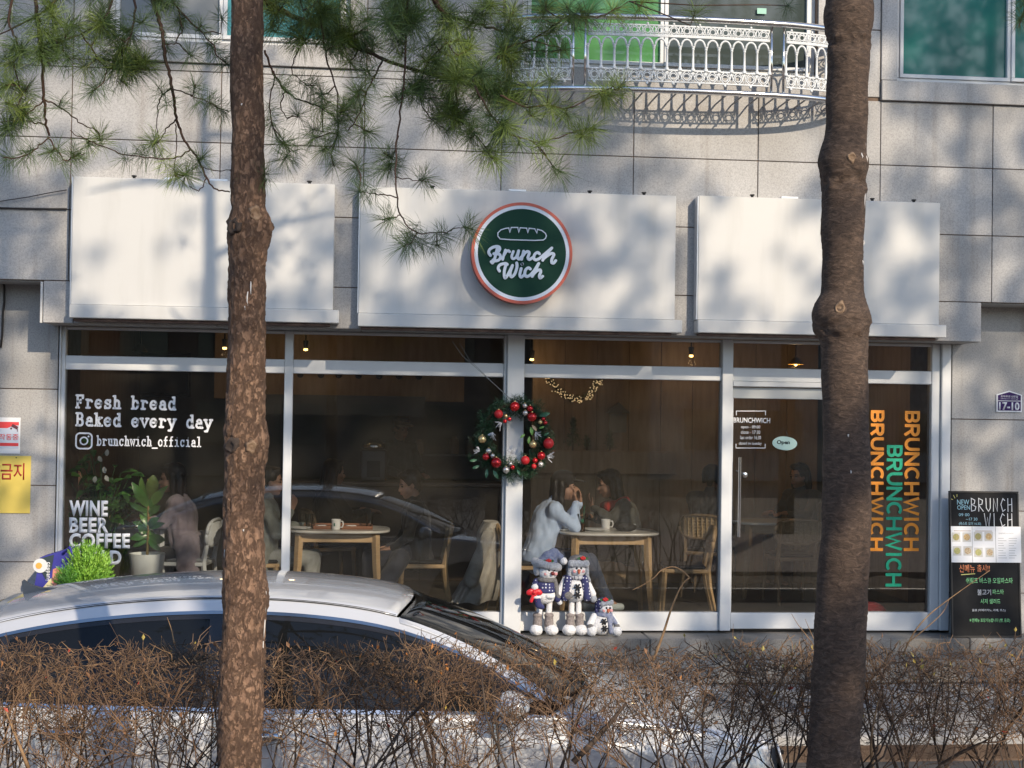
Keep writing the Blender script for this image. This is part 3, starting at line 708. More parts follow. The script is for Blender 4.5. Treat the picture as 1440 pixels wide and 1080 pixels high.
# ================================================================== balcony
BX0, BX1 = at(700, 125, YU).x, at(1192, 130, YU).x; bxc, bxw = (BX0+BX1)/2, (BX1-BX0)/2
balc = thing('balcony', 'bow fronted balcony railing of polished steel with white cast ornament', 'balcony', (bxc, YU, at(960, 128, -.85).z))
BZ = balc.location.z
def bcurve(s): return Vector((s*bxw, -(.40*(1-abs(s)**7)**.55*(.74+.26*(1-s*s))), 0))
SN = 400; tab = [bcurve(-1+2*i/SN) for i in range(SN+1)]; cl = [0]
for a, c in zip(tab, tab[1:]): cl.append(cl[-1]+(c-a).length)
def bpt(l):
    l = max(0, min(cl[-1]-1e-4, l)); lo = 0
    for i in range(SN):
        if cl[i+1] > l: lo = i; break
    t = (l-cl[lo])/(cl[lo+1]-cl[lo]); p = tab[lo].lerp(tab[lo+1], t); d = (tab[lo+1]-tab[lo]).normalized(); return p, d
def len_at_px(px_):
    best = min(range(SN+1), key=lambda i: abs(to_px0(tab[i]+balc.location)[0]-px_) if .02*cl[-1] < cl[i] < .98*cl[-1] else 1e9); return cl[best]
def to_px0(p):
    d = p-CAM; z = d.dot(fw); return 720+F*d.dot(rv)/z, 540-F*d.dot(uv)/z
hz = lambda dpx: dpx*.0054
ZT = at(960, 27, -.84).z-BZ
rail_pts = [tab[i] for i in range(0, SN+1, 5)]
b = MB(); b.tube([p+Vector((0, 0, ZT)) for p in rail_pts], .027, 12); b.build('top_rail', CHROME, balc, True)
b = MB(); b.tube([p for p in rail_pts], .024, 12); b.build('bottom_rail', CHROME, balc, True)
MB_ = MB(); MB_.tube([(0, 0, 0), (0, 0, ZT)], .011, 10); post_me = MB_.mesh('post', CHROME, True)
PL = [.012*cl[-1], .05*cl[-1], len_at_px(717), len_at_px(805), len_at_px(822), len_at_px(1084), len_at_px(1101), .90*cl[-1], .955*cl[-1], .99*cl[-1]]
for l in PL: p, d = bpt(l); link('post', post_me, balc, p)
ALUD = pm('dull_aluminium', (.33, .33, .34), rough=.6)
# floor: bars across to the wall
fb = {}
for i in range(24):
    p, d = bpt(cl[-1]*(i+.5)/24)
    if p.y > -.08: continue
    MB().cbox(p.x-.005, p.x+.005, p.y+.01, -.001, -.018, -.006, .0015).build('floor_bar', ALUD, balc)
CAST = pm('white_cast_iron', (.74, .76, .77), (.68, .70, .71), 30, .5)
zA0, zA1, zB0, zB1, zC0, zC1 = ZT-hz(11), ZT-hz(25), ZT-hz(29), ZT-hz(40), ZT-hz(76), ZT-hz(93)   # bands: top scrolls A, arches B..C, bottom scrolls C
colm = MB(); hB = zB1-zC0
colm.lathe([(.017, 0), (.017, .015), (.0105, .025), (.0095, hB*.5), (.0085, hB-.03), (.013, hB-.022), (.0105, hB-.016), (.016, hB-.004), (.016, hB)], (0, 0, zC0), 10)
col_me = colm.mesh('baluster', CAST, 40)
def ornament(l0, l1, n):
    """white cast panel between two posts"""
    pitch = (l1-l0)/n
    for k in range(n+1):
        p, d = bpt(l0+k*pitch); link('baluster', col_me, balc, p, (0, 0, math.atan2(d.y, d.x)))
    b = MB()
    def hline(z, r_): b.tube([bpt(l0+(l1-l0)*i/24)[0]+Vector((0, 0, z)) for i in range(25)], r_, 5, flat=1.3)
    for z, r_ in ((zA0, .006), (zA1, .006), (zB0+.012, .006), (zC0, .007), (zC1, .006)): hline(z, r_)
    def L2(l, z): return bpt(l)[0]+Vector((0, 0, z))
    for k in range(n):
        a = l0+k*pitch; c = a+pitch; m = (a+c)/2
        b.tube([L2(m+pitch*.40*math.cos(math.pi*(1-i/8)), zB1+.0+(zB0-zB1)*.9*math.sin(math.pi*i/8)) for i in range(9)], .0085, 6)
        for z0, z1, fl in ((zA1, zA0, 1), (zC1, zC0, -1)):
            h = z1-z0; zm = (z0+z1)/2; rr = min(h*.30, pitch*.24)
            b.tube([L2(m+rr*math.cos(2*math.pi*i/10), zm+rr*math.sin(2*math.pi*i/10)) for i in range(11)], .0055, 5)
            for s in (-1, 1):
                b.tube([L2(m+s*pitch*.5, z0 if fl > 0 else z1), L2(m+s*pitch*.40, zm), L2(m+s*pitch*.30, zm+fl*h*.22), L2(m+s*pitch*.18, zm+fl*h*.36), L2(m, z1 if fl > 0 else z0)], .0052, 5)
                b.tube([L2(m+s*pitch*.48, z1 if fl > 0 else z0), L2(m+s*pitch*.36, zm+fl*h*.05), L2(m+s*pitch*.26, zm-fl*h*.25), L2(m+s*pitch*.1, z0+.004 if fl > 0 else z1-.004)], .0048, 5)
                b.ball(L2(m+s*pitch*.36, zm-fl*h*.3), .007, 6, 4)
        if k % 2 == 0:
            b.ball(L2(a+pitch*.5, zA0+.014), .011, 8, 5); b.ball(L2(a+pitch*.5, zC1-.014), .012, 8, 5)
    b.build('cast_ornament', CAST, balc, True)
ornament(.02*cl[-1], .047*cl[-1], 1); ornament(PL[2]+.02, PL[3]-.015, 5); ornament(PL[4]+.02, PL[5]-.015, 14); ornament(PL[6]+.02, PL[7]-.015, 5); ornament(PL[7]+.02, PL[8]-.01, 1)
# ================================================================== the parked car
def lerp_curve(P, x):
    """P: list of (x, values...) sorted by x; smooth interpolation"""
    if x <= P[0][0]: return P[0][1:]
    if x >= P[-1][0]: return P[-1][1:]
    for i in range(len(P)-1):
        if P[i][0] <= x <= P[i+1][0]: break
    p0 = P[max(i-1, 0)]; p1 = P[i]; p2 = P[i+1]; p3 = P[min(i+2, len(P)-1)]; h = p2[0]-p1[0]; t = (x-p1[0])/h; out = []
    for k in range(1, len(p1)):
        m1 = (p2[k]-p0[k])/(p2[0]-p0[0]) if p2[0] != p0[0] else 0; m2 = (p3[k]-p1[k])/(p3[0]-p1[0]) if p3[0] != p1[0] else 0
        out.append((2*t**3-3*t*t+1)*p1[k]+(t**3-2*t*t+t)*h*m1+(-2*t**3+3*t*t)*p2[k]+(t**3-t*t)*h*m2)
    return tuple(out)
PAINT = None
def carpaint():
    m, t, b = newmat('silver_paint'); b.inputs['Base Color'].default_value = (.72, .73, .75, 1); b.inputs['Metallic'].default_value = .3
    b.inputs['Roughness'].default_value = .26; b.inputs['Coat Weight'].default_value = 1; b.inputs['Coat Roughness'].default_value = .02
    return m
PAINT = carpaint()
CARGL = pm('car_glass', (.008, .009, .010), rough=.02, spec=.45); TRIM = pm('gloss_black_trim', (.02, .02, .022), rough=.25, coat=.6); RUB = pm('tyre_rubber', (.02, .02, .02), rough=.85)
RIMM = pm('alloy_rim', (.6, .61, .63), rough=.3, metal=1)
CX, CY = -.30, -4.55
car = thing('parked_car', 'silver four door sedan parked between the hedge and the cafe', 'car', (CX, CY, GZ_ROAD))
rail = [(-2.10, .66, 1.03), (-1.80, .61, 1.155), (-1.35, .58, 1.30), (-.9, .57, 1.378), (-.4, .57, 1.410), (.1, .58, 1.392), (.5, .60, 1.325), (.85, .65, 1.19), (1.22, .72, .975)]
belt = [(-2.10, .79, 1.00), (-1.60, .835, 1.0), (-1.0, .865, .975), (-.2, .88, .955), (.6, .875, .94), (1.0, .86, .93), (1.4, .84, .90), (1.9, .80, .84), (2.2, .72, .76), (2.36, .6, .70)]
def rl(x): return lerp_curve(rail, x)
def bl(x): return lerp_curve(belt, x)
cen = [(-2.14, 1.03), (-1.85, 1.18), (-1.45, 1.335), (-.9, 1.425), (-.35, 1.452), (.15, 1.435), (.55, 1.372), (1.0, 1.19), (1.48, .955)]
def grid(name, fn, nu, nv, mat, par, smooth=True, thick=0):
    vs = [fn(i/nu, j/nv) for j in range(nv+1) for i in range(nu+1)]
    fs = [(j*(nu+1)+i, j*(nu+1)+i+1, (j+1)*(nu+1)+i+1, (j+1)*(nu+1)+i) for j in range(nv) for i in range(nu)]
    me = bpy.data.meshes.new(name); me.from_pydata([tuple(v) for v in vs], [], fs); me.materials.append(mat); me.polygons.foreach_set('use_smooth', [True]*len(fs))
    bm = bmesh.new(); bm.from_mesh(me); bmesh.ops.recalc_face_normals(bm, faces=bm.faces)
    bm.to_mesh(me); bm.free()
    o = link(name, me, par)
    if thick:
        s = o.modifiers.new('thickness', 'SOLIDIFY'); s.thickness = thick; s.offset = 0
    return o
def roof_pt(xr, v, bow):
    """v -1..1 across; xr the rail station; bow: how far the middle runs ahead"""
    w_, zr = rl(xr); x = xr+bow*(1-v*v); zc = lerp_curve(cen, x)[0]
    q = abs(v)**2.3
    return Vector((x, v*w_, zc*(1-q)+zr*q))
XF, XR = .47, -1.40
def bowf(x): return .10*max(0, (x-XR)/(XF-XR))-.04*max(0, 1-(x-XR)/.5)
roof = grid('roof', lambda u, v: roof_pt(XR+(XF-XR)*u, -1+2*v, bowf(XR+(XF-XR)*u)), 30, 20, PAINT, car, thick=.012)
# windscreen between the roof edge and the bonnet
def scr(u, v):
    vv = -1+2*v; a = roof_pt(XF+.012, vv, bowf(XF)+.0); w_, z_ = .70, .965
    x2 = 1.20+.27*(1-vv*vv); c = Vector((x2, vv*w_, .955+.02*(1-vv*vv)))
    p = a.lerp(c, u); p.z += .035*math.sin(math.pi*u)*(1-.6*vv*vv) - .006; return p
grid('windscreen', scr, 14, 20, CARGL, car, thick=.006)
def rscr(u, v):
    vv = -1+2*v; a = roof_pt(XR-.012, vv, bowf(XR)); c = Vector((-2.08-.06*(1-vv*vv), vv*.64, 1.005+.03*(1-vv*vv)))
    p = a.lerp(c, u); p.z += .03*math.sin(math.pi*u)-.006; return p
grid('rear_window', rscr, 12, 18, CARGL, car, thick=.006)
for s in (-1, 1):
    # A and C pillars: strips from the glass edge to the side
    def apil(u, v, s=s):
        x = XF+(1.22-XF)*u; w_, z_ = rl(x); a = scr(u, 1 if s > 0 else 0)
        return a.lerp(Vector((x+.02, s*(w_+.028), z_-.03)), v)+Vector((0, 0, .004))
    grid('pillar', apil, 12, 4, PAINT, car, thick=.01)
    def cpil(u, v, s=s):
        x = XR-(XR+2.10)*u*-1 if False else XR+(-2.10-XR)*u; w_, z_ = rl(x); a = rscr(u, 1 if s > 0 else 0)
        return a.lerp(Vector((x, s*(w_+.03), z_-.03)), v)+Vector((0, 0, .004))
    grid('pillar', cpil, 12, 4, PAINT, car, thick=.01)
    def side_pt(x, v, s=s, off=0.0):
        """v 0 at the roof rail .. 1 at the belt"""
        w1, z1 = rl(x); w2, z2 = bl(x); w1 += .012; z1 -= .012
        return Vector((x, s*(w1+(w2-w1)*v+.028*math.sin(math.pi*v)*max(0, z1-z2)/.4+off), z1+(z2-z1)*v))
    def hv(x): w1, z1 = rl(x); w2, z2 = bl(x); return max(.02, z1-z2)
    def strip(name, xa, xb, da, db, mat, off=0.0, n=30):
        """band between da and db metres under the roof rail"""
        return grid(name, lambda u, v: side_pt(xa+(xb-xa)*u, min(.97, (da+(db-da)*v)/hv(xa+(xb-xa)*u)), s, off), n, 3, mat, car)
    strip('roof_rail', -2.02, 1.16, -.012, .040, PAINT, .0, 44)
    strip('roof_seam', -1.40, .47, -.022, -.013, RUB, .004, 30)
    strip('window_trim', -1.72, 1.08, .036, .050, CHROME, .006, 40)
    strip('window_trim', -1.72, 1.08, .050, .072, TRIM, .002, 40)
    # side panes with the dark pillars between them
    def pane(name, xa, xb, mat, off=0.0, v0=None):
        def f(u, v):
            x = xa+(xb-xa)*u; a = min(.93, .066/hv(x)); return side_pt(x, a+(.985-a)*v, s, off)
        return grid(name, f, 16, 8, mat, car)
    pane('side_window', -.30, 1.02, CARGL); pane('window_pillar', -.385, -.302, TRIM, .003); pane('side_window', -1.27, -.387, CARGL); pane('window_pillar', -1.31, -1.272, TRIM, .003)
    pane('quarter_window', -1.66, -1.312, CARGL)
    def quart(u, v):
        x = -2.08+(.42)*u; return side_pt(x, .03+.97*v, s, .002)
    grid('quarter_panel', quart, 8, 6, PAINT, car)
    grid('window_trim', lambda u, v: side_pt(-1.70+2.74*u, .975+.045*v, s, .006), 30, 2, CHROME, car)
    # body sides in panels
    def arch(x):
        z = .20
        for wx in (1.42, -1.40):
            d = abs(x-wx)
            if d < .38: z = max(z, .30+math.sqrt(max(0, .38**2-d*d)))
        return z
    def body(xa, xb, name, lab=None):
        def f(u, v):
            x = xa+(xb-xa)*u; w_, z_ = bl(x); zb = arch(x); z = z_+(zb-z_)*v; t = (z_-z)/max(.01, z_-.2)
            bulge = .042*math.sin(min(1, t*2.2)*math.pi/2)-.03*max(0, t-.45)
            crease = .006*math.exp(-((t-.2)/.05)**2)
            return Vector((x, s*(w_+bulge+crease), z))
        o = grid(name, f, max(6, int((xb-xa)*18)), 18, PAINT, car, thick=.01); return o
    body(-2.32, -1.135, 'rear_wing'); d2 = body(-1.129, -.345, 'rear_door'); d1 = body(-.339, .93, 'front_door'); body(.936, 2.28, 'front_wing')
    for d, hx_ in ((d1, -.14), (d2, -.97)):
        w_, z_ = bl(hx_); b = MB(); yy = s*(w_+.062)
        b.tube([(hx_-.1, yy-s*.03, z_-.105), (hx_-.085, yy, z_-.102), (hx_, yy+s*.008, z_-.10), (hx_+.085, yy, z_-.102), (hx_+.1, yy-s*.03, z_-.105)], [.012, .016, .016, .016, .012], 10)
        b.build('handle', CHROME, d, True)
        MB().ball((hx_, s*(w_+.040), z_-.105), (.075, .008, .028)).build('handle_recess', TRIM, d, True)
    # wheels
    for wx in (1.42, -1.40):
        wh = thing('wheel', None, None, (wx, s*.80, .33)); wh.parent = car
        MB().lathe([(.20, -.11), (.31, -.11), (.33, -.08), (.33, .08), (.31, .11), (.20, .11)], (0, 0, 0), 40, 'Y').build('tyre', RUB, wh, 40)
        b = MB(); b.lathe([(.0, .07*s), (.05, .085*s), (.06, .05*s)], (0, 0, 0), 20, 'Y'); b.lathe([(.19, .10*s), (.215, .105*s), (.215, -.1*s), (.19, -.1*s)], (0, 0, 0), 40, 'Y')
        for k in range(5):
            a = 2*math.pi*k/5; b.tube([(.04*math.cos(a), .07*s, .04*math.sin(a)), (.2*math.cos(a), .09*s, .2*math.sin(a))], [.03, .022], 8)
        b.build('rim', RIMM, wh, 40)
    # mirror
    b = MB(); b.ball((.98, s*1.03, 1.0), (.075, .11, .065), 16, 10, Euler((0, 0, s*R(-12))).to_matrix()); b.tube([(.95, s*.86, .93), (.97, s*.95, .965)], [.03, .022], 8); b.build('mirror', PAINT, car, True)
    # headlights and tail lights
    b = MB(); b.ball((2.13, s*.63, .64), (.2, .11, .06), 16, 10, Euler((0, R(8), s*R(-22))).to_matrix()); b.build('headlight', pm('lamp_glass', (.5, .52, .55), rough=.08, metal=.5, coat=1), car, True)
    b = MB(); b.ball((-2.24, s*.62, .86), (.1, .2, .06), 16, 10, Euler((0, 0, s*R(20))).to_matrix()); b.build('tail_light', pm('red_lamp', (.35, .01, .01), rough=.1, coat=1), car, True)
# bonnet, boot, ends, floor
def bon(u, v):
    vv = -1+2*v; x0 = 1.17+.27*(1-vv*vv); x = x0+(2.27+.07*(1-vv*vv)-x0)*u; w_, z_ = bl(min(x, 2.2)); t = (x-1.2)/1.15
    zc = .955-.17*max(0,t)**1.7-.04*t
    q = abs(vv)**3; return Vector((x, vv*(w_-.005), zc*(1-q)+(z_-.004)*q))
grid('bonnet', bon, 20, 20, PAINT, car, thick=.01)
def boot(u, v):
    vv = -1+2*v; x = -2.07-.05*(1-vv*vv)+(-.28)*u; return Vector((x, vv*(.66+.13*min(1, u*3)*1), 1.02-.05*u*u+.02*(1-vv*vv)))
grid('boot_lid', boot, 8, 14, PAINT, car, thick=.01)
def front(u, v):
    vv = -1+2*v; x = 2.27+.09*(1-vv*vv)+.05*math.sin(math.pi*min(1, u*1.1)); z = bl(2.2)[1]-.02+(.2-bl(2.2)[1])*u; return Vector((x, vv*.76, z))
grid('front_bumper', front, 12, 16, PAINT, car, thick=.01)
def rearb(u, v):
    vv = -1+2*v; x = -2.34-.08*(1-vv*vv)-.06*math.sin(math.pi*u); return Vector((x, vv*.82, .98+(.22-.98)*u))
grid('rear_bumper', rearb, 12, 16, PAINT, car, thick=.01)
b = MB()
for k in range(5): b.box(2.37+.0, 2.41, -.38, .38, .42+k*.05, .44+k*.05)
b.build('grille', TRIM, car)
MB().cbox(-2.3, 2.25, -.74, .74, .18, .24, .01).build('floor_pan', TRIM, car)
b = MB(); b.box(-1.9, 1.15, -.80, .80, .24, .62); b.build('cabin_trim', pm('cabin_black', (.02, .02, .02), rough=.9), car)
for sx, sy in ((.15, -.37), (.15, .37), (-.8, -.37), (-.8, .37)):
    MB().cbox(sx-.28, sx-.12, sy-.22, sy+.22, .6, 1.12, .04).build('seat_back', pm('seat_grey', (.05, .05, .05), rough=.9), car)
# aerial fin
b = MB(); n = 10; vs = []
fx_, fz_ = -1.26, lerp_curve(cen, -1.31)[0]+.002
prof = [(-.10, 0), (-.115, .075), (-.104, .082), (-.07, .05), (-.02, .026), (.06, .012), (.12, 0)]
for x, z in prof: vs += [(fx_+x, -.028*(1-z/.1), fz_+z-(x*-.18)), (fx_+x, .028*(1-z/.1), fz_+z-(x*-.18))]
fs = [(2*i, 2*i+2, 2*i+3, 2*i+1) for i in range(len(prof)-1)]+[tuple(2*i for i in range(len(prof)))[::-1], tuple(2*i+1 for i in range(len(prof)))]
b.add(vs, fs); b.build('aerial_fin', pm('grey_fin', (.055, .06, .065), rough=.4, coat=.4), car, 50)
# ================================================================== pines and hedge
def barkmat(name, c1, c2, c3, horiz=False):
    m, t, b = newmat(name); N = t.nodes; L = t.links
    co = N.new('ShaderNodeTexCoord'); mp_ = N.new('ShaderNodeMapping'); L.new(co.outputs['Object'], mp_.inputs[0])
    mp_.inputs['Scale'].default_value = (1, 1, 2.4) if horiz else (1.6, 1.6, .8)
    n1 = N.new('ShaderNodeTexNoise'); n1.inputs['Scale'].default_value = 30 if horiz else 34; n1.inputs['Detail'].default_value = 8; n1.inputs['Roughness'].default_value = .68; n1.inputs['Distortion'].default_value = 1.0 if horiz else .6
    v1 = N.new('ShaderNodeTexVoronoi'); v1.inputs['Scale'].default_value = 26; v1.feature = 'DISTANCE_TO_EDGE'
    n2 = N.new('ShaderNodeTexNoise'); n2.inputs['Scale'].default_value = 3.2; n2.inputs['Detail'].default_value = 4
    mxv = N.new('ShaderNodeMixRGB'); mxv.inputs[0].default_value = .12
    L.new(mp_.outputs[0], n1.inputs['Vector']); L.new(co.outputs['Object'], n2.inputs['Vector'])
    L.new(mp_.outputs[0], mxv.inputs[1]); L.new(n1.outputs['Color'], mxv.inputs[2]); L.new(mxv.outputs[0], v1.inputs['Vector'])
    r_ = N.new('ShaderNodeValToRGB'); e = r_.color_ramp.elements; e[0].position = .3; e[0].color = (*c1, 1); e[1].position = .7; e[1].color = (*c3, 1)
    x = e.new(.5); x.color = (*c2, 1); L.new(n1.outputs[0], r_.inputs[0])
    mx = N.new('ShaderNodeMixRGB'); mx.blend_type = 'MULTIPLY'; mx.inputs[0].default_value = .3 if horiz else .5
    rv_ = N.new('ShaderNodeValToRGB'); rv_.color_ramp.elements[0].color = (.28, .24, .22, 1); rv_.color_ramp.elements[1].position = .16; L.new(v1.outputs[0], rv_.inputs[0])
    L.new(r_.outputs[0], mx.inputs[1]); L.new(rv_.outputs[0], mx.inputs[2])
    m2 = N.new('ShaderNodeMixRGB'); m2.blend_type = 'OVERLAY'; m2.inputs[0].default_value = .45; L.new(mx.outputs[0], m2.inputs[1]); L.new(n2.outputs[0], m2.inputs[2])
    L.new(m2.outputs[0], b.inputs['Base Color']); b.inputs['Roughness'].default_value = .85
    ad = N.new('ShaderNodeMath'); ad.operation = 'ADD'; ad.inputs[1].default_value = 0; L.new(n1.outputs[0], ad.inputs[0])
    if not horiz: L.new(rv_.outputs[0], ad.inputs[1])
    bp = N.new('ShaderNodeBump'); bp.inputs['Strength'].default_value = .8; bp.inputs['Distance'].default_value = .008 if horiz else .012
    L.new(ad.outputs[0], bp.inputs['Height']); L.new(bp.outputs[0], b.inputs['Normal'])
    return m
BARK_F = barkmat('flaky_bark', (.145, .088, .06), (.245, .145, .092), (.37, .235, .15)); BARK_S = barkmat('ringed_bark', (.032, .022, .016), (.085, .056, .040), (.17, .115, .082), True)
TWIGM = pm('pine_twig', (.05, .025, .018), (.09, .05, .03), 30, .8)
NEED_LIT = pm('pine_needles_sunlit', (.14, .21, .04), (.26, .33, .075), 5, .42, spec=.4); NEED2 = pm('pine_needles_dark', (.06, .11, .03), (.11, .17, .045), 4, .45)  # one needle colour in two tones: sunlit tufts lighter, shaded tufts darker

def pine_trunk(parent, Y, prof, flaky, extra_top, bottom_z, mat, seed, knots_px):
    """prof: (py, px_left, px_right) rows of the trunk's outline in the photo's pixels"""
    rows = []; knots = [at(345, k, Y).z for k in knots_px]
    for py, xl, xr in prof:
        a = at(xl, py, Y); c = at(xr, py, Y); rows.append(((a.z+c.z)/2, (a.x+c.x)/2, (c.x-a.x)/2))
    rows.sort(); z0 = rows[0]; rows = [(bottom_z, z0[1]+.01, z0[2]*1.35), (bottom_z+.12, z0[1]+.005, z0[2]*1.1)]+rows; zt = rows[-1]
    rows += [(zt[0]+h, zt[1]+dx, zt[2]*k) for h, dx, k in extra_top]
    N = 72; H = int((rows[-1][0]-rows[0][0])/.0085); vs = []; P = [(z, x, r_) for z, x, r_ in rows]
    for j in range(H+1):
        z = rows[0][0]+(rows[-1][0]-rows[0][0])*j/H; x, r_ = lerp_curve(P, z)
        for k in range(N):
            a = 2*math.pi*k/N; ca_, sa_ = math.cos(a), math.sin(a)
            q = Vector((ca_*.075, sa_*.075, z))
            d = .006*noise.noise(q*9+Vector((seed, 0, 0)))
            fl = flaky(z)
            if fl > 0:
                qq = Vector((q.x*40, q.y*40, z*10+seed))+.7*noise.noise_vector(q*22)
                vor = noise.voronoi(qq)[0]; d += fl*(.0062*min(1, (vor[1]-vor[0])*2.8)-.003) + fl*.003*noise.noise(q*120)
            d += (1-fl)*.0016*noise.noise(Vector((q.x*30, q.y*30, z*160)))
            kn = max([0]+[math.exp(-((z-kz)/.035)**2) for kz in knots]); d += kn*(.015*noise.noise(q*21+Vector((0, 0, seed)))+.009*noise.noise(q*52)-.004)
            vs.append((x+(r_+d)*ca_, Y+(r_+d)*sa_, z))
    fs = [(j*N+k, j*N+(k+1) % N, (j+1)*N+(k+1) % N, (j+1)*N+k) for j in range(H) for k in range(N)]
    b = MB(); b.add(vs, fs); b.add(vs[-N:], [tuple(range(N))])
    return b.build('trunk', mat, parent, True, flip=False), P
TY = -6.9
fl1 = lambda z: max(0, min(1, (2.95-z)/.5)); fl2 = lambda z: max(.0, min(.75, (1.25-z)/.5))
lt = thing('pine_tree', 'pine whose lower trunk has flaky orange brown bark, in front of the car', 'tree', (0, 0, 0), 0, 'pines along the planting strip')
prof1 = [(-60, 326, 370), (0, 324.5, 370), (100, 324.5, 371), (200, 325, 372), (290, 325, 373), (300, 322, 378), (312, 318, 382), (328, 318, 381), (342, 321, 377), (365, 322, 374), (450, 321, 373), (540, 319, 373), (600, 316, 374), (615, 314, 377), (635, 314.5, 377), (660, 316, 373), (720, 315, 371), (800, 314, 373), (840, 313, 377), (870, 313, 375), (910, 310, 372), (960, 309, 371), (1020, 308, 369), (1085, 306, 367)]
prof2 = [(-60, 1161, 1223), (0, 1162, 1226), (18, 1159, 1227), (36, 1161, 1226), (55, 1163, 1222), (100, 1164, 1221), (190, 1161, 1217), (215, 1154, 1216), (228, 1151, 1220), (245, 1154, 1219), (262, 1157, 1217), (330, 1156, 1214), (410, 1155, 1214), (428, 1147, 1218), (446, 1144, 1223), (462, 1147, 1223), (480, 1153, 1220), (540, 1157, 1219), (620, 1158, 1221), (700, 1158, 1223), (760, 1155, 1222), (830, 1150, 1218), (890, 1147, 1216), (960, 1143, 1213), (1020, 1140, 1210), (1085, 1136, 1206)]
_, P1 = pine_trunk(lt, TY, prof1, fl1, [(.6, 0, .95), (1.6, -.02, .85), (2.8, .02, .66), (4.2, .05, .42), (5.2, .06, .12)], -.45, BARK_F, 3.1, (318, 625))
rt = thing('pine_tree', 'thicker pine with dark ringed trunk standing before the glass door', 'tree', (0, 0, 0), 0, 'pines along the planting strip')
_, P2 = pine_trunk(rt, TY, prof2, fl2, [(.6, 0, .96), (1.6, .02, .86), (2.9, .03, .66), (4.3, 0, .42), (5.3, .02, .12)], -.45, BARK_S, 8.7, (24, 232, 446))
# branch scars on the knots
SCAR = pm('branch_scar', (.16, .10, .06), (.28, .19, .12), 40, .8, bump=.5); SCAR2 = pm('dark_scar', (.03, .022, .018), (.07, .05, .04), 40, .9, bump=.8)
def scar(parent, px, py, r_, dark=False, tilt=0):
    p = at(px, py, TY); P = P1 if parent is lt else P2; cx_, rr_ = lerp_curve(P, p.z); dx = max(-.9, min(.9, (p.x-cx_)/rr_)); a = math.asin(dx)
    nrm = Vector((math.sin(a), -math.cos(a), 0)); pos = Vector((cx_, TY, p.z))+nrm*(rr_+.0)
    rot = nrm.to_track_quat('Z', 'Y').to_matrix(); b = MB()
    n = 22; r_ *= .72; prof = [(r_*1.7, -.012), (r_*1.35, .001), (r_*1.1, .0045), (r_*.85, .003), (r_*.6, -.001), (r_*.3, .0), (0.0, .001)]
    b.lathe(prof, (0, 0, 0), n)
    vs = []
    for i, v in enumerate(b.v):
        v = Vector(v); rr2 = math.hypot(v.x, v.y)
        if rr2 > 1e-6: k = 1+.5*noise.noise(Vector((v.x*70, v.y*70, px))); v.x *= k; v.y *= k*1.15
        vs.append(pos+rot @ v)
    b.v = [tuple(v) for v in vs]; b.build('branch_scar', SCAR2 if dark else SCAR, parent, True)
for a in ((361, 304, .022), (330, 322, .024, True), (327, 627, .022, True), (356, 628, .018)): scar(lt, *a)
for a in ((1169, 436, .018), (1186, 228, .016)): scar(rt, *a)
# resin runs
RESIN = pm('dried_resin', (.62, .58, .54), (.75, .72, .68), 30, .5)
def resin(parent, pts, r_):
    P = P1 if parent is lt else P2
    for i, (px, py, l) in enumerate(pts):
        q = []; b = MB()
        for k in range(4):
            p = at(px+RNG.uniform(-.8, .8), py+l*k/3, TY); cx_, rr_ = lerp_curve(P, p.z); dx = max(-.95, min(.95, (p.x-cx_)/rr_)); a = math.asin(dx); q.append(Vector((cx_+math.sin(a)*rr_, TY-math.cos(a)*(rr_+.001), p.z)))
        b.tube(q, [r_*.5, r_, r_*.8, r_*.3], 6); b.build('resin_run', RESIN, parent, True)
resin(rt, [(1211, 200, 14), (1211, 222, 10), (1202, 220, 8), (1210, 275, 20), (1209, 340, 8), (1207, 368, 6), (1186, 660, 6), (1183, 610, 4)], .003)
resin(lt, [(354, 398, 18), (350, 412, 20), (347, 430, 8), (375, 830, 30), (376, 870, 26), (371, 900, 40), (342, 150, 3), (317, 770, 14), (345, 742, 3)], .0028)

# ---- needles
def needles(b, c, axis, n, ln, wd, rng, spread=2.6, droop=.0):
    ax = Vector(axis).normalized(); e1 = ax.orthogonal().normalized(); e2 = ax.cross(e1)
    for i in range(n):
        th = spread*.5*math.sqrt(rng.random())*1.15; ph = rng.uniform(0, 2*math.pi)
        d = ax*math.cos(th)+(e1*math.cos(ph)+e2*math.sin(ph))*math.sin(th)
        l = ln*rng.uniform(.7, 1.12); o = c - ax*rng.uniform(0, .04)
        sd = d.cross(Vector((rng.uniform(-1, 1), rng.uniform(-1, 1), rng.uniform(-1, 1))))
        if sd.length < 1e-4: continue
        sd = sd.normalized()*wd*.5
        m_ = o+d*l*.55+Vector((0, 0, -droop*l*.3)); t_ = o+d*l+Vector((0, 0, -droop*l))
        b.add([o-sd*.7, o+sd*.7, m_+sd, m_-sd, t_], [(0, 1, 2, 3), (3, 2, 4)])
rng = random.Random(21)
twig_b = MB(); need_b = MB(); need_d = MB()
nodes = []                                                  # points of the branches, to hang twigs on
def yoff(px, py): return TY+.18+.55*noise.noise((px*.006, py*.006, 5.3))
def branch(pts, r0_, r1_, dy=0.0, reg=True):
    P = [at(x, y, yoff(x, y)*.0+TY+.1+dy+.25*noise.noise((x*.008, y*.008, 1))) for x, y in spl(pts, 5)]
    P = [p+Vector((rng.uniform(-1, 1), rng.uniform(-1, 1), rng.uniform(-1, 1)))*.0035 for p in P]
    n = len(P); twig_b.tube(P, [r0_+(r1_-r0_)*i/(n-1) for i in range(n)], 6, flat=None)
    if reg:
        for (x, y), p in zip(spl(pts, 5), P): nodes.append((x, y, p))
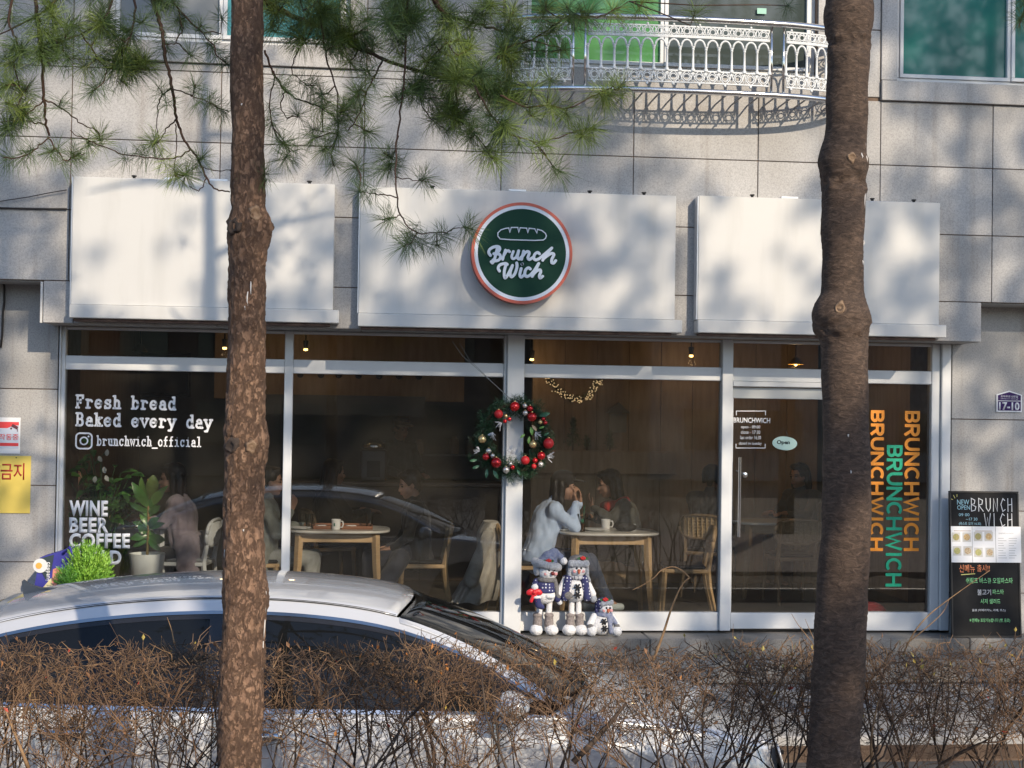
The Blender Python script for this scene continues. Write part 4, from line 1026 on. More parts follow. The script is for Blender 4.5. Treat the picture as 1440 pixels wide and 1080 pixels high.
branch([(50, -25), (52, 20), (57, 60), (60, 100), (62, 140), (64, 170), (68, 192)], .0075, .004)
branch([(68, 192), (55, 205), (35, 219), (4, 222)], .003, .0018); branch([(68, 192), (78, 208), (92, 226), (104, 220), (118, 216)], .003, .0018)
branch([(62, 140), (80, 148), (100, 163), (118, 176), (136, 182)], .003, .0018); branch([(62, 143), (50, 152), (36, 163)], .003, .0015); branch([(64, 175), (45, 172), (20, 168), (-20, 176)], .003, .0015)
branch([(214, -25), (217, 10), (226, 35), (230, 65), (237, 98), (243, 130), (247, 160), (251, 178), (263, 202), (276, 220), (290, 250), (305, 266), (324, 270)], .008, .0025)
branch([(249, 168), (234, 182), (222, 202)], .003, .0016); branch([(248, 174), (248, 205), (245, 243)], .0024, .0015); branch([(267, 211), (248, 221), (218, 223), (180, 218), (150, 208), (120, 196), (98, 184)], .003, .0016)
branch([(241, 124), (228, 134), (222, 150), (222, 194)], .003, .0016); branch([(242, 126), (268, 133), (296, 146), (322, 158)], .0028, .0016); branch([(282, 235), (300, 240), (322, 240)], .0024, .0014)
branch([(290, 252), (280, 268), (266, 262)], .0022, .0014); branch([(235, -20), (250, 12), (280, 42), (302, 66)], .0045, .002); branch([(250, 14), (256, 40), (246, 60), (232, 62)], .003, .0015)
branch([(160, -25), (150, 20), (120, 45), (80, 60)], .005, .002); branch([(96, -25), (70, 10), (20, 40), (-20, 55)], .005, .002); branch([(110, 40), (130, 70), (150, 95), (190, 100)], .003, .0015)
branch([(20, -20), (12, 30), (25, 60), (20, 95), (30, 130)], .005, .002); branch([(185, -25), (190, 20), (180, 60), (165, 80)], .005, .002)
branch([(352, -20), (372, 0), (410, 22), (450, 38), (482, 56), (512, 72), (570, 94), (622, 110), (668, 121), (702, 134), (730, 142)], .012, .004, .12)
branch([(372, 70), (385, 104), (400, 126), (420, 140), (447, 150), (470, 162)], .0045, .002); branch([(447, -20), (452, 40), (462, 90), (474, 130), (476, 190)], .0045, .002)
branch([(400, 128), (395, 150), (404, 170)], .003, .0015); branch([(386, 100), (380, 150), (384, 178)], .003, .0015); branch([(440, 40), (420, 70), (410, 100), (430, 118)], .003, .0016)
branch([(578, -20), (572, 20), (570, 67), (567, 117), (562, 167), (557, 213), (558, 278), (563, 303), (587, 327), (628, 327)], .005, .002, -.1)
branch([(558, 278), (540, 274), (520, 272), (504, 270)], .0024, .0014, -.1); branch([(563, 303), (548, 306), (538, 310)], .0022, .0014, -.1); branch([(586, 327), (580, 340), (566, 346)], .0022, .0014, -.1); branch([(628, 327), (645, 320), (664, 322)], .0022, .0014, -.1)
branch([(560, 190), (548, 240), (545, 250)], .0022, .0014); branch([(557, 250), (575, 252), (590, 255)], .0022, .0014)
branch([(600, -20), (618, 12), (634, 22)], .014, .006, .1); branch([(634, 22), (664, 32), (700, 42), (740, 56), (790, 68)], .006, .0025, .1)
branch([(640, 112), (642, 140), (645, 160), (668, 190), (688, 212)], .004, .0018); branch([(668, 121), (690, 160), (720, 190), (750, 200), (768, 222)], .004, .0018, -.05)
branch([(702, 134), (740, 150), (770, 148), (800, 152), (840, 132), (862, 122)], .004, .0018, -.05); branch([(750, 200), (786, 194), (812, 184), (836, 180)], .003, .0016, -.05); branch([(760, 208), (776, 232), (788, 242)], .003, .0016)
branch([(700, 82), (716, 66), (744, 58), (770, 42), (802, 20)], .0045, .002); branch([(700, 82), (724, 64), (756, 72), (790, 70)], .003, .0016); branch([(802, 20), (840, 24), (866, 12), (884, 2)], .003, .0016)
branch([(630, 60), (600, 90), (590, 130), (600, 160), (620, 178)], .003, .0016); branch([(540, 83), (520, 120), (510, 150), (490, 185)], .004, .0018)
branch([(1455, -20), (1440, 20), (1430, 40)], .003, .0015)
tufts = [(35, 215, 1), (6, 222, 1), (68, 215, .8), (112, 214, .9), (140, 190, 1.25, 1), (125, 205, .9), (85, 140, .9), (128, 130, .9), (30, 160, 1.2), (8, 180, 1.2), (40, 120, .9), (60, 75, 1.2), (20, 70, 1), (100, 85, 1.2), (115, 95, 1.2, 1), (176, 118, .9), (205, 85, 1.2, 1), (190, 82, 1.1), (222, 122, .7), (275, 118, .9), (304, 150, 1), (250, 250, 1.1, 1), (262, 244, .9), (215, 205, 1.1, 1), (196, 216, .9), (172, 222, .8), (285, 220, .9), (100, 212, .8), (235, 72, .8), (270, 80, .9), (322, 92, .9), (300, 66, .9), (318, 160, .8),
 (384, 178, 1), (404, 205, .9), (470, 235, .8), (398, 225, 1.1), (378, 245, .9), (420, 160, .9), (440, 195, .9), (476, 195, 1.2), (455, 210, 1), (500, 160, 1.3, 1), (520, 185, 1), (540, 215, 1.1), (500, 230, 1), (545, 240, 1.1), (505, 270, 1.0), (600, 250, 1.05), (540, 310, 1.1), (566, 346, 1), (572, 340, .8), (664, 322, 1.2), (630, 328, .9), (618, 345, .7),
 (634, 180, 1.1), (690, 215, 1.5, 1), (700, 225, 1.2, 1), (660, 195, 1.1), (788, 242, 1.25), (780, 150, 1.4, 1), (750, 165, 1.2, 1), (836, 180, 1.4, 1), (820, 190, 1.3, 1), (770, 200, 1.2, 1), (856, 132, 1.5, 1), (878, 118, 1.2, 1), (850, 140, 1.2, 1), (805, 20, 1.3, 1), (868, 12, 1.2, 1), (764, 75, 1.1), (795, 70, 1.1, 1), (730, 205, 1.1), (710, 180, 1.1), (740, 60, 1.1), (720, 100, 1.2), (775, 110, .9), (978, 15, 1.0, 1), (1110, 8, .5), (1432, 30, .8), (1440, 8, .9), (905, 0, 1.1, 1), (800, 165, 1.2, 1)]
def region(poly_pts, n, s0, s1, bright):
    for _ in range(n):
        (x0, y0, x1, y1) = poly_pts[rng.randrange(len(poly_pts))]
        tufts.append((rng.uniform(x0, x1), rng.uniform(y0, y1), rng.uniform(s0, s1), 1 if rng.random() < bright else 0))
region([(0, -10, 60, 110), (60, -10, 150, 80), (130, 20, 215, 100), (0, 60, 40, 190)], 46, .8, 1.2, .2)
region([(375, -15, 480, 60), (450, -15, 560, 70), (540, -15, 640, 120), (620, 0, 720, 120)], 92, 1.0, 1.45, .45)
region([(480, 80, 560, 170), (560, 100, 640, 170), (380, 100, 480, 190)], 26, .8, 1.2, .2)
region([(660, 60, 760, 150), (720, 0, 830, 60), (640, 120, 740, 200)], 32, 1.0, 1.35, .5)
region([(225, -10, 322, 40)], 9, .8, 1.0, 0)
for tf in tufts:
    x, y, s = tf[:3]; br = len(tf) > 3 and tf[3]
    best = min(nodes, key=lambda q: (q[0]-x)**2+(q[1]-y)**2*1.2); L_ = math.hypot(best[0]-x, best[1]-y)
    dy = rng.uniform(-.22, .22) if L_ > 25 else rng.uniform(-.05, .05)
    p = at(x, y, best[2].y+dy)
    if L_ > 6:
        mid = best[2].lerp(p, .55)+Vector((rng.uniform(-1, 1), rng.uniform(-1, 1), rng.uniform(-1.4, .2)))*.10*L_/100
        q = [best[2], best[2].lerp(mid, .5)+Vector((0, 0, rng.uniform(-.01, .01))), mid, mid.lerp(p, .6), p]; twig_b.tube(q, [.0026, .0024, .0022, .002, .0016], 5)
        ax = (p-mid)
    else: ax = best[2]-nodes[max(0, nodes.index(best)-3)][2]
    if ax.length < 1e-4: ax = Vector((0, 0, -1))
    ax = ax.normalized()+Vector((0, 0, rng.uniform(-.25, .25)))
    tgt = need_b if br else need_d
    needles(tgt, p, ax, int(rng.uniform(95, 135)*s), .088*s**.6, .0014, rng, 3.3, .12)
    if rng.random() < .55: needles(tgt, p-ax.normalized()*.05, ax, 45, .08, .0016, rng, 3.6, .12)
# limbs that carry the twigs up to the trunk
def limb(parent_b, pts, r0_, r1_): parent_b.tube(spl3(pts), r0_ if hasattr(r0_, '__len__') else [r0_+(r1_-r0_)*i/(len(spl3(pts))-1) for i in range(len(spl3(pts)))], 7)
def spl3(pts, n=5):
    out = []; P = [Vector(p) for p in pts]; P = [P[0]]+P+[P[-1]]
    for i in range(1, len(P)-2):
        for k in range(n):
            t = k/n; p0, p1, p2, p3 = P[i-1:i+3]; out.append(.5*((2*p1)+(p2-p0)*t+(2*p0-5*p1+4*p2-p3)*t*t+(-p0+3*p1-3*p2+p3)*t**3))
    out.append(P[-2]); return out
lx_ = lerp_curve(P1, 4.4)[0]
limb(twig_b, [(lx_, TY, 4.2), (lx_-.3, TY+.05, 4.15), (lx_-.9, TY+.1, 3.95), (lx_-1.6, TY+.15, 3.6)], .028, .007)
limb(twig_b, [(lx_, TY, 3.9), (lx_+.4, TY+.1, 3.85), (lx_+.9, TY+.15, 3.6), (lx_+1.3, TY+.15, 3.35)], .03, .01)
limb(twig_b, [(lx_, TY, 3.7), (lx_-.15, TY+.1, 3.6), (lx_-.3, TY+.1, 3.35)], .018, .008)
for px_ in (50, 96, 160, 185, 214, 235, 20):
    p = at(px_, -22, TY+.1); limb(twig_b, [p, p+Vector((rng.uniform(-.05, .1), .02, .25)), p+Vector((.15, 0, .55))], .006, .008)
for px_ in (447, 578, 600):
    p = at(px_, -18, TY+.1); limb(twig_b, [p, p+Vector((-.08, .02, .2)), p+Vector((-.2, 0, .42))], .008, .012)
tag(twig_b.build('branches', TWIGM, lt, True, flip=False), kind='stuff')
tag(need_d.build('needles', NEED2, lt, flip=False), kind='stuff'); tag(need_b.build('needles', NEED_LIT, lt, flip=False), kind='stuff')
# ---- crowns above the picture and the pines across the pavement: they throw the dappled shade
GAPS = [ # openings in the foliage as they fall on the facade: photo x, y, half width, half height, how open
 (210, 350, 115, 120, .9), (160, 170, 190, 75, .95), (45, 340, 60, 45, .55), (402, 285, 22, 26, .8), (590, 160, 120, 60, .72), (560, 300, 62, 48, .8), (590, 400, 70, 40, .75),
 (690, 240, 80, 40, .7), (845, 300, 24, 22, .85), (895, 300, 20, 18, .85), (920, 388, 16, 36, .8), (858, 425, 26, 22, .7), (920, 450, 20, 14, .8), (800, 300, 16, 16, .7),
 (1010, 352, 22, 28, 1), (1068, 318, 26, 30, 1), (1122, 350, 20, 34, .95), (1062, 405, 30, 16, .95), (1120, 400, 18, 14, .8), (1248, 368, 20, 26, .9), (1302, 385, 20, 30, .85), (1238, 318, 18, 20, .7), (1305, 432, 18, 16, .8), (1110, 440, 22, 16, .8),
 (1035, 100, 150, 110, 1), (950, 205, 70, 22, .8), (1080, 225, 70, 34, .85), (870, 60, 50, 40, .6), (1228, 170, 20, 120, .9), (1275, 190, 38, 46, .75), (1345, 215, 34, 60, .7), (1415, 190, 26, 46, .7), (1360, 310, 26, 34, .8), (1415, 330, 24, 40, .7), (1350, 400, 26, 26, .7),
 (40, 500, 60, 70, .95), (30, 620, 40, 70, .7), (30, 700, 40, 40, .6), (40, 800, 40, 30, .5), (84, 640, 14, 130, .85), (84, 790, 12, 60, .85),
 (1370, 500, 30, 22, .8), (1362, 560, 24, 22, .7), (1415, 640, 26, 40, .8), (1400, 560, 24, 24, .6), (1335, 640, 12, 120, .3),
 (723, 600, 16, 40, .9), (723, 780, 14, 40, .8), (1024, 720, 12, 44, .9), (945, 872, 26, 18, .8), (985, 868, 18, 14, .8), (900, 780, 30, 60, .7), (990, 800, 26, 60, .8), (560, 820, 60, 40, .8), (740, 700, 30, 40, .7), (610, 830, 40, 40, .7), (470, 790, 60, 60, .5), (200, 790, 60, 40, .8), (110, 790, 60, 50, .9), (960, 650, 140, 110, .9), (640, 660, 130, 110, .9), (380, 680, 90, 90, .8), (280, 640, 70, 90, .85), (1150, 700, 70, 80, .6), (820, 790, 110, 110, .9)]
def to_px(p):
    d = p-CAM; z = d.dot(fw); return 720+F*d.dot(rv)/z, 540-F*d.dot(uv)/z
def openness(p):
    t = (p.y+.45)/SUNV.y; q = p-SUNV*t; x, y = to_px(q); L = .06
    for gx, gy, a, c, v in GAPS:
        d = ((x-gx)/a)**2+((y-gy)/c)**2
        if d < 1.6: L = max(L, v*min(1, (1.6-d)/.7))
    if y > 980: L = max(L, .95*max(0, min(1, (noise.noise((x*.009, y*.007, 4.4))+.25)*3)))
    if 265 < x < 405 and y > 840: L = .95 if y < 1105 else (.15 if y < 1225 else (.85 if y < 1330 else .02))
    if y > 800 and x < -15: L = .05 if y < 1060 else .95
    return L
crng = random.Random(5)
def crown(parent, trunk_x, trunk_y, z0, z1, rmax, n, limbs, ln=.13, wd=.006, cnt=34, shape=.5):
    bb = MB(); nb = MB()
    for i in range(limbs):
        z = z0+(z1-z0)*(i+.5)/limbs; a = i*2.4+crng.uniform(-.4, .4); l = rmax*(1-.75*((z-z0)/(z1-z0)))*crng.uniform(.8, 1.1)
        bb.tube(spl3([(trunk_x, trunk_y, z), (trunk_x+math.cos(a)*l*.5, trunk_y+math.sin(a)*l*.5, z+.12*l), (trunk_x+math.cos(a)*l, trunk_y+math.sin(a)*l, z+.05*l)], 3), [.035, .03, .026, .022, .018, .012, .008], 6)
    k = 0; tries = 0
    while k < n and tries < n*6:
        tries += 1
        h = crng.random(); z = z0+(z1-z0)*h; r_ = rmax*(1-.72*h**1.3)*math.sqrt(crng.random()); a = crng.uniform(0, 2*math.pi)
        p = Vector((trunk_x+r_*math.cos(a), trunk_y+r_*math.sin(a), z+.1*noise.noise((a*3, h*9, 0))))
        if p.z-p.y*0 < 4.75 and p.y > -8.5: continue
        if crng.random() < openness(p): continue
        needles(nb, p, (math.cos(a), math.sin(a), crng.uniform(-.2, .5)), cnt, ln, wd, crng, 4.2, .05); k += 1
    tag(bb.build('branches', TWIGM, parent, True, flip=False), kind='stuff'); tag(nb.build('needles', NEED2, parent, flip=False), kind='stuff')
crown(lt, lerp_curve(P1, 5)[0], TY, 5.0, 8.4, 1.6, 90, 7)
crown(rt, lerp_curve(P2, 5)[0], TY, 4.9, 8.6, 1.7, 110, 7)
for i, (tx, ty, h, r_, n) in enumerate(((4.1, -15.2, 15.2, 2.9, 1000), (8.3, -15.9, 16.0, 2.5, 1150), (11.9, -15.4, 15.4, 2.5, 1000))):
    t = thing('pine_tree', ['tall pine rising behind the pavement bend', 'tallest pine on the far side of the pavement', 'wide pine on the far side of the pavement', 'smaller pine farther back over the pavement', 'outermost pine of the row across the pavement'][i], 'tree', (0, 0, 0), 0, 'tall pines across the pavement')
    b = MB(); b.tube([(tx, ty, -.5), (tx+.03, ty, 3), (tx-.04, ty, 7), (tx, ty, 11), (tx, ty, h)], [.17, .14, .12, .08, .02], 16); b.build('trunk', BARK_F, t, True)
    crown(t, tx, ty, 7.6 if i < 3 else 6.5, h, r_, int(n*1.9), 14, .15, .011, 30)
    if i == 0:      # low boughs added out of sight to shade the flaky trunk
        nb = MB(); bb = MB(); bb.tube([(tx, ty, 7.3), (3.7, ty, 7.5), (3.4, ty, 7.7)], [.03, .02, .01], 6)
        for k in range(90): p = Vector((crng.uniform(3.1, 4.0), ty+crng.uniform(-.4, .4), crng.uniform(7.0, 8.3))); needles(nb, p, (-1, 0, .2), 30, .15, .009, crng, 4.2)
        bb.build('shade_bough', TWIGM, t, True); tag(nb.build('needles', NEED2, t, flip=False), kind='stuff')
    if i == 1:  # boughs added out of sight to darken the thicker pine's trunk
        nb = MB(); bb = MB(); bb.tube([(tx, ty, 6.2), (7, ty, 6.0), (5.6, ty, 5.6)], [.03, .02, .01], 6)
        for k in range(330): p = Vector((crng.uniform(5.6, 6.6), ty+crng.uniform(-.4, .4), crng.uniform(4.6, 6.35))); needles(nb, p, (-1, 0, -.2), 30, .15, .015, crng, 4.2)
        for k in range(80): s_ = k/79; p = Vector((6.35-.7*s_, ty+crng.uniform(-.2, .2), 7.5-.75*s_+crng.uniform(-.12, .12))); needles(nb, p, (-1, 0, -.2), 30, .15, .009, crng, 4.2)
        bb.build('shade_bough', TWIGM, t, True); tag(nb.build('needles', NEED2, t, flip=False), kind='stuff')
# buildings over the road, seen only in the glass
WALLM = [pm('far_wall_%d' % i, c, c2, 2, .9) for i, (c, c2) in enumerate((((.30, .25, .20), (.34, .29, .23)), ((.17, .11, .09), (.21, .14, .11)), ((.36, .35, .33), (.3, .29, .28))))]
for i, (x0, x1, h) in enumerate(((-34, -13, 6.0), (-12, 9, 6.8), (10, 33, 5.6))):
    t = thing('building', ['low beige building across the road, mirrored in the glass', 'brown brick building across the road, mirrored in the glass', 'grey building across the road, mirrored in the glass'][i], 'building', ((x0+x1)/2, -38, -.5))
    w_ = (x1-x0)/2; MB().cbox(-w_, w_, -8, 0, 0, h, .05).build('wall', WALLM[i], t); MB().cbox(-w_-.2, w_+.2, -8.2, .2, h+.003, h+.35, .03).build('roof', WALLM[2], t)
    wm = MB().cbox(-.8, .8, -.02, .06, 0, 1.4, .02).mesh('window', DARKG)
    for r_ in range(int(h//2.9)):
        k = -w_+2
        while k < w_-1.5: link('window', wm, t, (k, .03, 1.1+r_*2.9)); k += 2.6
# ================================================================== hedge
hr = random.Random(11)
HY = -6.42
hedge = thing('hedge', 'clipped leafless brown hedge in front of the parked car', 'hedge', (1, HY, -.42)); hedge.location = (0, 0, 0)
HT1 = pm('hedge_twig', (.10, .058, .036), (.27, .165, .095), 7, .8); HT2 = pm('hedge_stem', (.040, .028, .022), (.10, .072, .052), 12, .85); HT3 = pm('hedge_tip', (.21, .125, .065), (.36, .225, .115), 30, .75)
stem_b, twg_b, tip_b = MB(), MB(), MB()
def htop(x): return .878+.03*noise.noise((x*1.3, 0, 3))+.02*noise.noise((x*5, 0, 9))
leafpts = []
def grow(p, d, l, r_, lev):
    """one shoot: a bent segment that forks"""
    n = 2; q = [p]; dd = d.copy()
    for i in range(n):
        dd = (dd+Vector((hr.uniform(-1, 1), hr.uniform(-1, 1), hr.uniform(-.5, .8)))*.30).normalized(); q.append(q[-1]+dd*l/n)
    top = htop(p.x)
    cut_ = False; tt = top+hr.uniform(-.04, .012)
    if q[-1].z > tt:                      # clipped: the shoot ends at the hedge's top
        cut_ = True; q[1] = q[0]+(q[1]-q[0])*min(1, max(.05, (tt-q[0].z)/max(.01, q[-1].z-q[0].z))); q[2] = q[0]+(q[2]-q[0])*min(1, max(.1, (tt-q[0].z)/max(.01, q[-1].z-q[0].z)))
    q[-1].y = max(HY-.28, min(HY+.28, q[-1].y))
    tgt = stem_b if r_ > .0032 else twg_b
    tgt.tube(q, [r_, r_*.85, r_*.65], 5 if r_ > .004 else 3, cap=False)
    if lev == 0 or cut_:
        leafpts.append((q[-1], dd)); return
    k = 3 if (lev < 3 and hr.random() < .62) else 2
    for i in range(k):
        nd = (dd+Vector((hr.uniform(-1, 1), hr.uniform(-1, 1), hr.uniform(-.55, .6)))*(.85 if lev < 3 else .55)).normalized()
        st = q[-1] if i < 2 else q[1]
        grow(st, nd, l*hr.uniform(.55, .86), r_*.66, lev-1)
x = -2.9
while x < 4.4:
    for row in (-.14, .12):
        for s in range(1 if hr.random() < .55 else 2):
            p = Vector((x+hr.uniform(-.06, .06), HY+row+hr.uniform(-.08, .08), -.42)); d = Vector((hr.uniform(-.35, .35), hr.uniform(-.3, .3), 1)).normalized()
            grow(p, d, hr.uniform(.42, .66), hr.uniform(.006, .0115), 5)
    x += .150
# fine twigs filling the clipped top
for i in range(15000):
    x = hr.uniform(-2.8, 4.2); t = htop(x); z = t-.34*hr.random()**1.35-.010; p = Vector((x, HY+hr.uniform(-.27, .27), z))
    d = Vector((hr.uniform(-1, 1), hr.uniform(-1, 1), hr.uniform(-.35, 1.15))).normalized(); l = hr.uniform(.03, .12); r_ = hr.uniform(.0011, .0024)
    m_ = p+d*l*.5+Vector((hr.uniform(-1, 1), hr.uniform(-1, 1), hr.uniform(-1, 1)))*.012; e = p+d*l; lim = t+(hr.uniform(-.02, .03) if hr.random() < .9 else hr.uniform(.03, .08))
    if e.z > lim: k = max(.15, (lim-p.z)/(e.z-p.z)); e = p+(e-p)*k; m_ = p+(m_-p)*k
    u = hr.random(); (tip_b if u < .2 else stem_b if u < .5 else twg_b).tube([p, m_, e], [r_, r_*.8, r_*.5], 3, cap=False)
    if hr.random() < .3: leafpts.append((e, d))
# the longer shoots that stick out above the clipped top
def shoot(pts, r_, yy=HY): P = [at(a, c, yy) for a, c in pts]; tip_b.tube(spl3(P, 4), [r_*(1-.7*i/(len(spl3(P, 4))-1)) for i in range(len(spl3(P, 4)))], 6)
shoot([(918, 930), (932, 893), (944, 856), (957, 826), (969, 812)], .0062); shoot([(969, 812), (960, 803), (946, 797), (930, 802), (920, 812), (905, 822), (889, 830)], .003); shoot([(962, 818), (972, 812)], .003)
shoot([(1270, 920), (1285, 890), (1305, 866), (1330, 846), (1352, 830), (1392, 802)], .0036); shoot([(1275, 905), (1300, 885), (1325, 862), (1335, 842)], .003)
shoot([(1158, 940), (1148, 915), (1135, 895), (1122, 878), (1113, 863)], .003); shoot([(1160, 930), (1145, 900), (1132, 870)], .0026); shoot([(1090, 925), (1102, 905), (1118, 893)], .0026)
shoot([(245, 905), (241, 885), (235, 868)], .0032); stem_b.tube([at(806, 1072, HY-.25), at(830, 1048, HY-.25), at(855, 1020, HY-.25), at(880, 990, HY-.25)], [.012, .011, .009, .006], 6)
shoot([(8, 1000), (40, 1080)][::-1], .008, HY-.3)
shoot([(1235, 985), (1225, 1040), (1228, 1085)][::-1], .007, HY-.3)
tag(stem_b.build('stems', HT2, hedge, True, flip=False), kind='stuff'); tag(twg_b.build('twigs', HT1, hedge, True, flip=False), kind='stuff'); tag(tip_b.build('shoots', HT3, hedge, True, flip=False), kind='stuff')
LEAF = [pm('leaf_orange', (.45, .17, .05), (.55, .26, .08), 20, .6), pm('leaf_yellow', (.50, .36, .08), (.40, .34, .1), 20, .6), pm('leaf_brown', (.20, .10, .05), (.28, .15, .08), 20, .7), pm('leaf_red', (.48, .07, .04), rough=.6)]
lb = [MB() for _ in LEAF]
def leaf(b, p, d, l):
    d = d.normalized(); sd = d.cross(Vector((hr.uniform(-1, 1), hr.uniform(-1, 1), hr.uniform(-1, 1))))
    if sd.length < .01: return
    sd = sd.normalized()*l*.26; up = d.cross(sd).normalized()*l*.12; a, m1, e = p, p+d*l*.5, p+d*l
    b.add([a, m1+sd+up, e, m1-sd+up, m1], [(0, 1, 4), (1, 2, 4), (2, 3, 4), (3, 0, 4)])
hr.shuffle(leafpts)
for i, (p, d) in enumerate(leafpts[:1500]):
    px_, py_ = to_px(p); u = hr.random(); z_hi = p.z > htop(p.x)-.08
    if 470 < px_ < 720 and z_hi and u < .6: k = 0
    elif px_ > 1000 and z_hi and u < .5: k = 1
    elif u < .12: k = hr.choice((0, 0, 1, 3))
    elif u < .55: k = 2
    else: continue
    leaf(lb[k], p, d+Vector((0, 0, .4)), hr.uniform(.012, .030))
for i, m_ in enumerate(LEAF): tag(lb[i].build('dry_leaves', m_, hedge, flip=False), kind='stuff')
# fallen leaves on the soil
b = MB()
for i in range(700): leaf(b, Vector((hr.uniform(-3, 4.5), hr.uniform(-7.4, -6), -.39)), Vector((hr.uniform(-1, 1), hr.uniform(-1, 1), .1)), hr.uniform(.02, .05))
tag(b.build('fallen_leaves', LEAF[2], None, flip=False), 'dry brown leaves lying on the soil of the planting strip', 'leaves', kind='stuff')
# ================================================================== inside the cafe
IX0, IX1, IY, IZ = -2.62, 5.35, 5.6, 2.78
FLW = pm('cafe_floor', (.085, .075, .065), (.12, .105, .09), 4, .35, spec=.4)
OLIVE = pm('olive_ceiling', (.20, .19, .13), (.23, .215, .15), 3, .8); GREYW = pm('grey_plaster', (.20, .195, .18), (.24, .23, .21), 4, .85); WALNUT = woodmat('wall_veneer', (.34, .225, .12), (.48, .335, .20), (3, 3, .5), .5)
tag(MB().box(-6, 8.5, .06, IY, -.1, 0).build('floor', FLW), kind='structure')
tag(MB().box(-6, 8.5, .06, IY, 2.70, 2.76).build('ceiling', OLIVE), kind='structure')
tag(MB().box(IX0-.1, IX0, .13, IY, 0, 2.70).build('wall', WALNUT), kind='structure'); tag(MB().box(IX1, IX1+.1, .13, IY, 0, 2.70).build('wall', WALNUT), kind='structure')
tag(MB().box(IX0, IX1, IY-.1, IY, 0, 2.70).build('wall', GREYW), kind='structure')
def ix(px, Y, py=600): return at(px, py, Y).x
def iz(py, Y, px=720): return at(px, py, Y).z
# wood partition with the lights
WY = 3.3
xa, xb = ix(748, WY), ix(1150, WY)
wp = thing('wood_partition', 'brown wood clad partition wall with string lights inside the cafe', 'partition', ((xa+xb)/2, WY, 0))
n = 9; wd = (xb-xa)/n
for k in range(n): MB().cbox(-(xb-xa)/2+k*wd+.002, -(xb-xa)/2+(k+1)*wd-.002, 0, .08, 0, 2.69, .003).build('panel', WALNUT, wp)
# dark grey board on the back wall, and the open kitchen front
kb = thing('wall_board', 'dark grey board high on the rear wall behind the plant', 'board', (ix(192, 5.3), 5.46, iz(535, 5.3)))
MB().cbox(-.55, .55, -.04, 0, -.22, .22, .006).build('face', pm('board_grey', (.10, .10, .095), rough=.6), kb); MB().cbox(-.59, .59, -.02, .02, -.26, .26, .006).build('frame', BLACK, kb)
KY = 3.9
hd = thing('kitchen_fascia', 'wooden fascia with a row of small round spotlights over the counter', 'fascia', (ix(530, KY), KY, iz(545, KY)))
x0, x1 = ix(300, KY)-hd.location.x, ix(652, KY)-hd.location.x
MB().cbox(x0, x1, 0, .08, -.17, .55, .004).build('panel', WALNUT, hd)
for px_ in (421, 450, 475, 503, 532, 560, 588): MB().lathe([(.034, -.01), (.036, .0), (.02, .002), (.018, -.03), (.0, -.03)][::-1], (ix(px_, KY)-hd.location.x, 0, iz(532, KY)-hd.location.z), 16, 'Y').build('spotlight', BLACK, hd)
MB().box(x0+.25, ix(595, KY)-hd.location.x, -.45, -.005, -.33, -.12).build('extractor_hood', pm('hood_steel', (.10, .10, .09), rough=.4), hd)
cn_ = thing('counter', 'long dark service counter under the wooden fascia', 'counter', (ix(540, 3.4), 3.4, 0))
x0, x1 = ix(330, 3.4)-cn_.location.x, ix(715, 3.4)-cn_.location.x
MB().cbox(x0, x1, 0, .5, 0, 1.0, .01).build('body', pm('counter_brown', (.07, .045, .03), (.09, .06, .04), 6, .5), cn_); MB().cbox(x0-.03, x1+.03, -.03, .53, 1.003, 1.045, .006).build('top', pm('counter_top', (.16, .12, .09), rough=.3), cn_)
em = thing('espresso_machine', 'dark espresso machine with chrome dome on the counter', 'coffee machine', (ix(526, 3.55), 3.6, 1.046))
MB().cbox(-.14, .14, -.18, .18, .0, .34, .02).build('body', pm('machine_grey', (.12, .12, .12), rough=.3, metal=.5), em); b = MB(); b.ball((0, -.02, .37), (.12, .12, .08)); b.build('dome', CHROME, em, True)
MB().box(-.07, .07, -.186, -.181, .05, .22).build('drip_opening', BLACK, em)
sh = thing('wall_shelf', 'dark shelf of jars behind the counter', 'shelf', (ix(640, 4.4), 4.5, iz(640, 4.4)))
MB().cbox(-1.0, .35, -.15, .15, -.02, 0, .004).build('board', GREYW, sh)
for px_, h_ in ((-.85, .14), (-.62, .2), (-.4, .16), (.0, .2), (.18, .2)): MB().lathe([(.05, 0), (.055, .02), (.055, h_*.8), (.03, h_*.9), (.03, h_)], (px_, 0, .001), 12).build('jar', pm('kraft_jar', (.3, .22, .15), rough=.6), sh, 40)
# string light garland
BULB = pm('fairy_light', (1, .72, .38), emit=.45); gar = thing('light_garland', 'drooping garland with tiny warm fairy lights on the wood partition', 'garland', (0, 0, 0))
gr = random.Random(3); gb, gl_, gn = MB(), MB(), MB(); gp = [at(x, y, WY-.05) for x, y in ((770, 533), (782, 546), (795, 556), (808, 561), (822, 560), (832, 552), (838, 540), (843, 533))]
gp = spl3(gp, 6); gb.tube(gp, .008, 5)
for p in gp:
    for k in range(3): gl_.ball(p+Vector((gr.uniform(-.05, .05), -.03, gr.uniform(-.04, .04))), .0065, 6, 4)
    needles(gn, p, (gr.uniform(-1, 1), -.5, gr.uniform(-1, 1)), 14, .06, .003, gr, 4)
gb.build('string', TWIGM, gar, True); tag(gl_.build('fairy_lights', BULB, gar), kind='stuff'); tag(gn.build('needles', NEED2, gar, flip=False), kind='stuff')
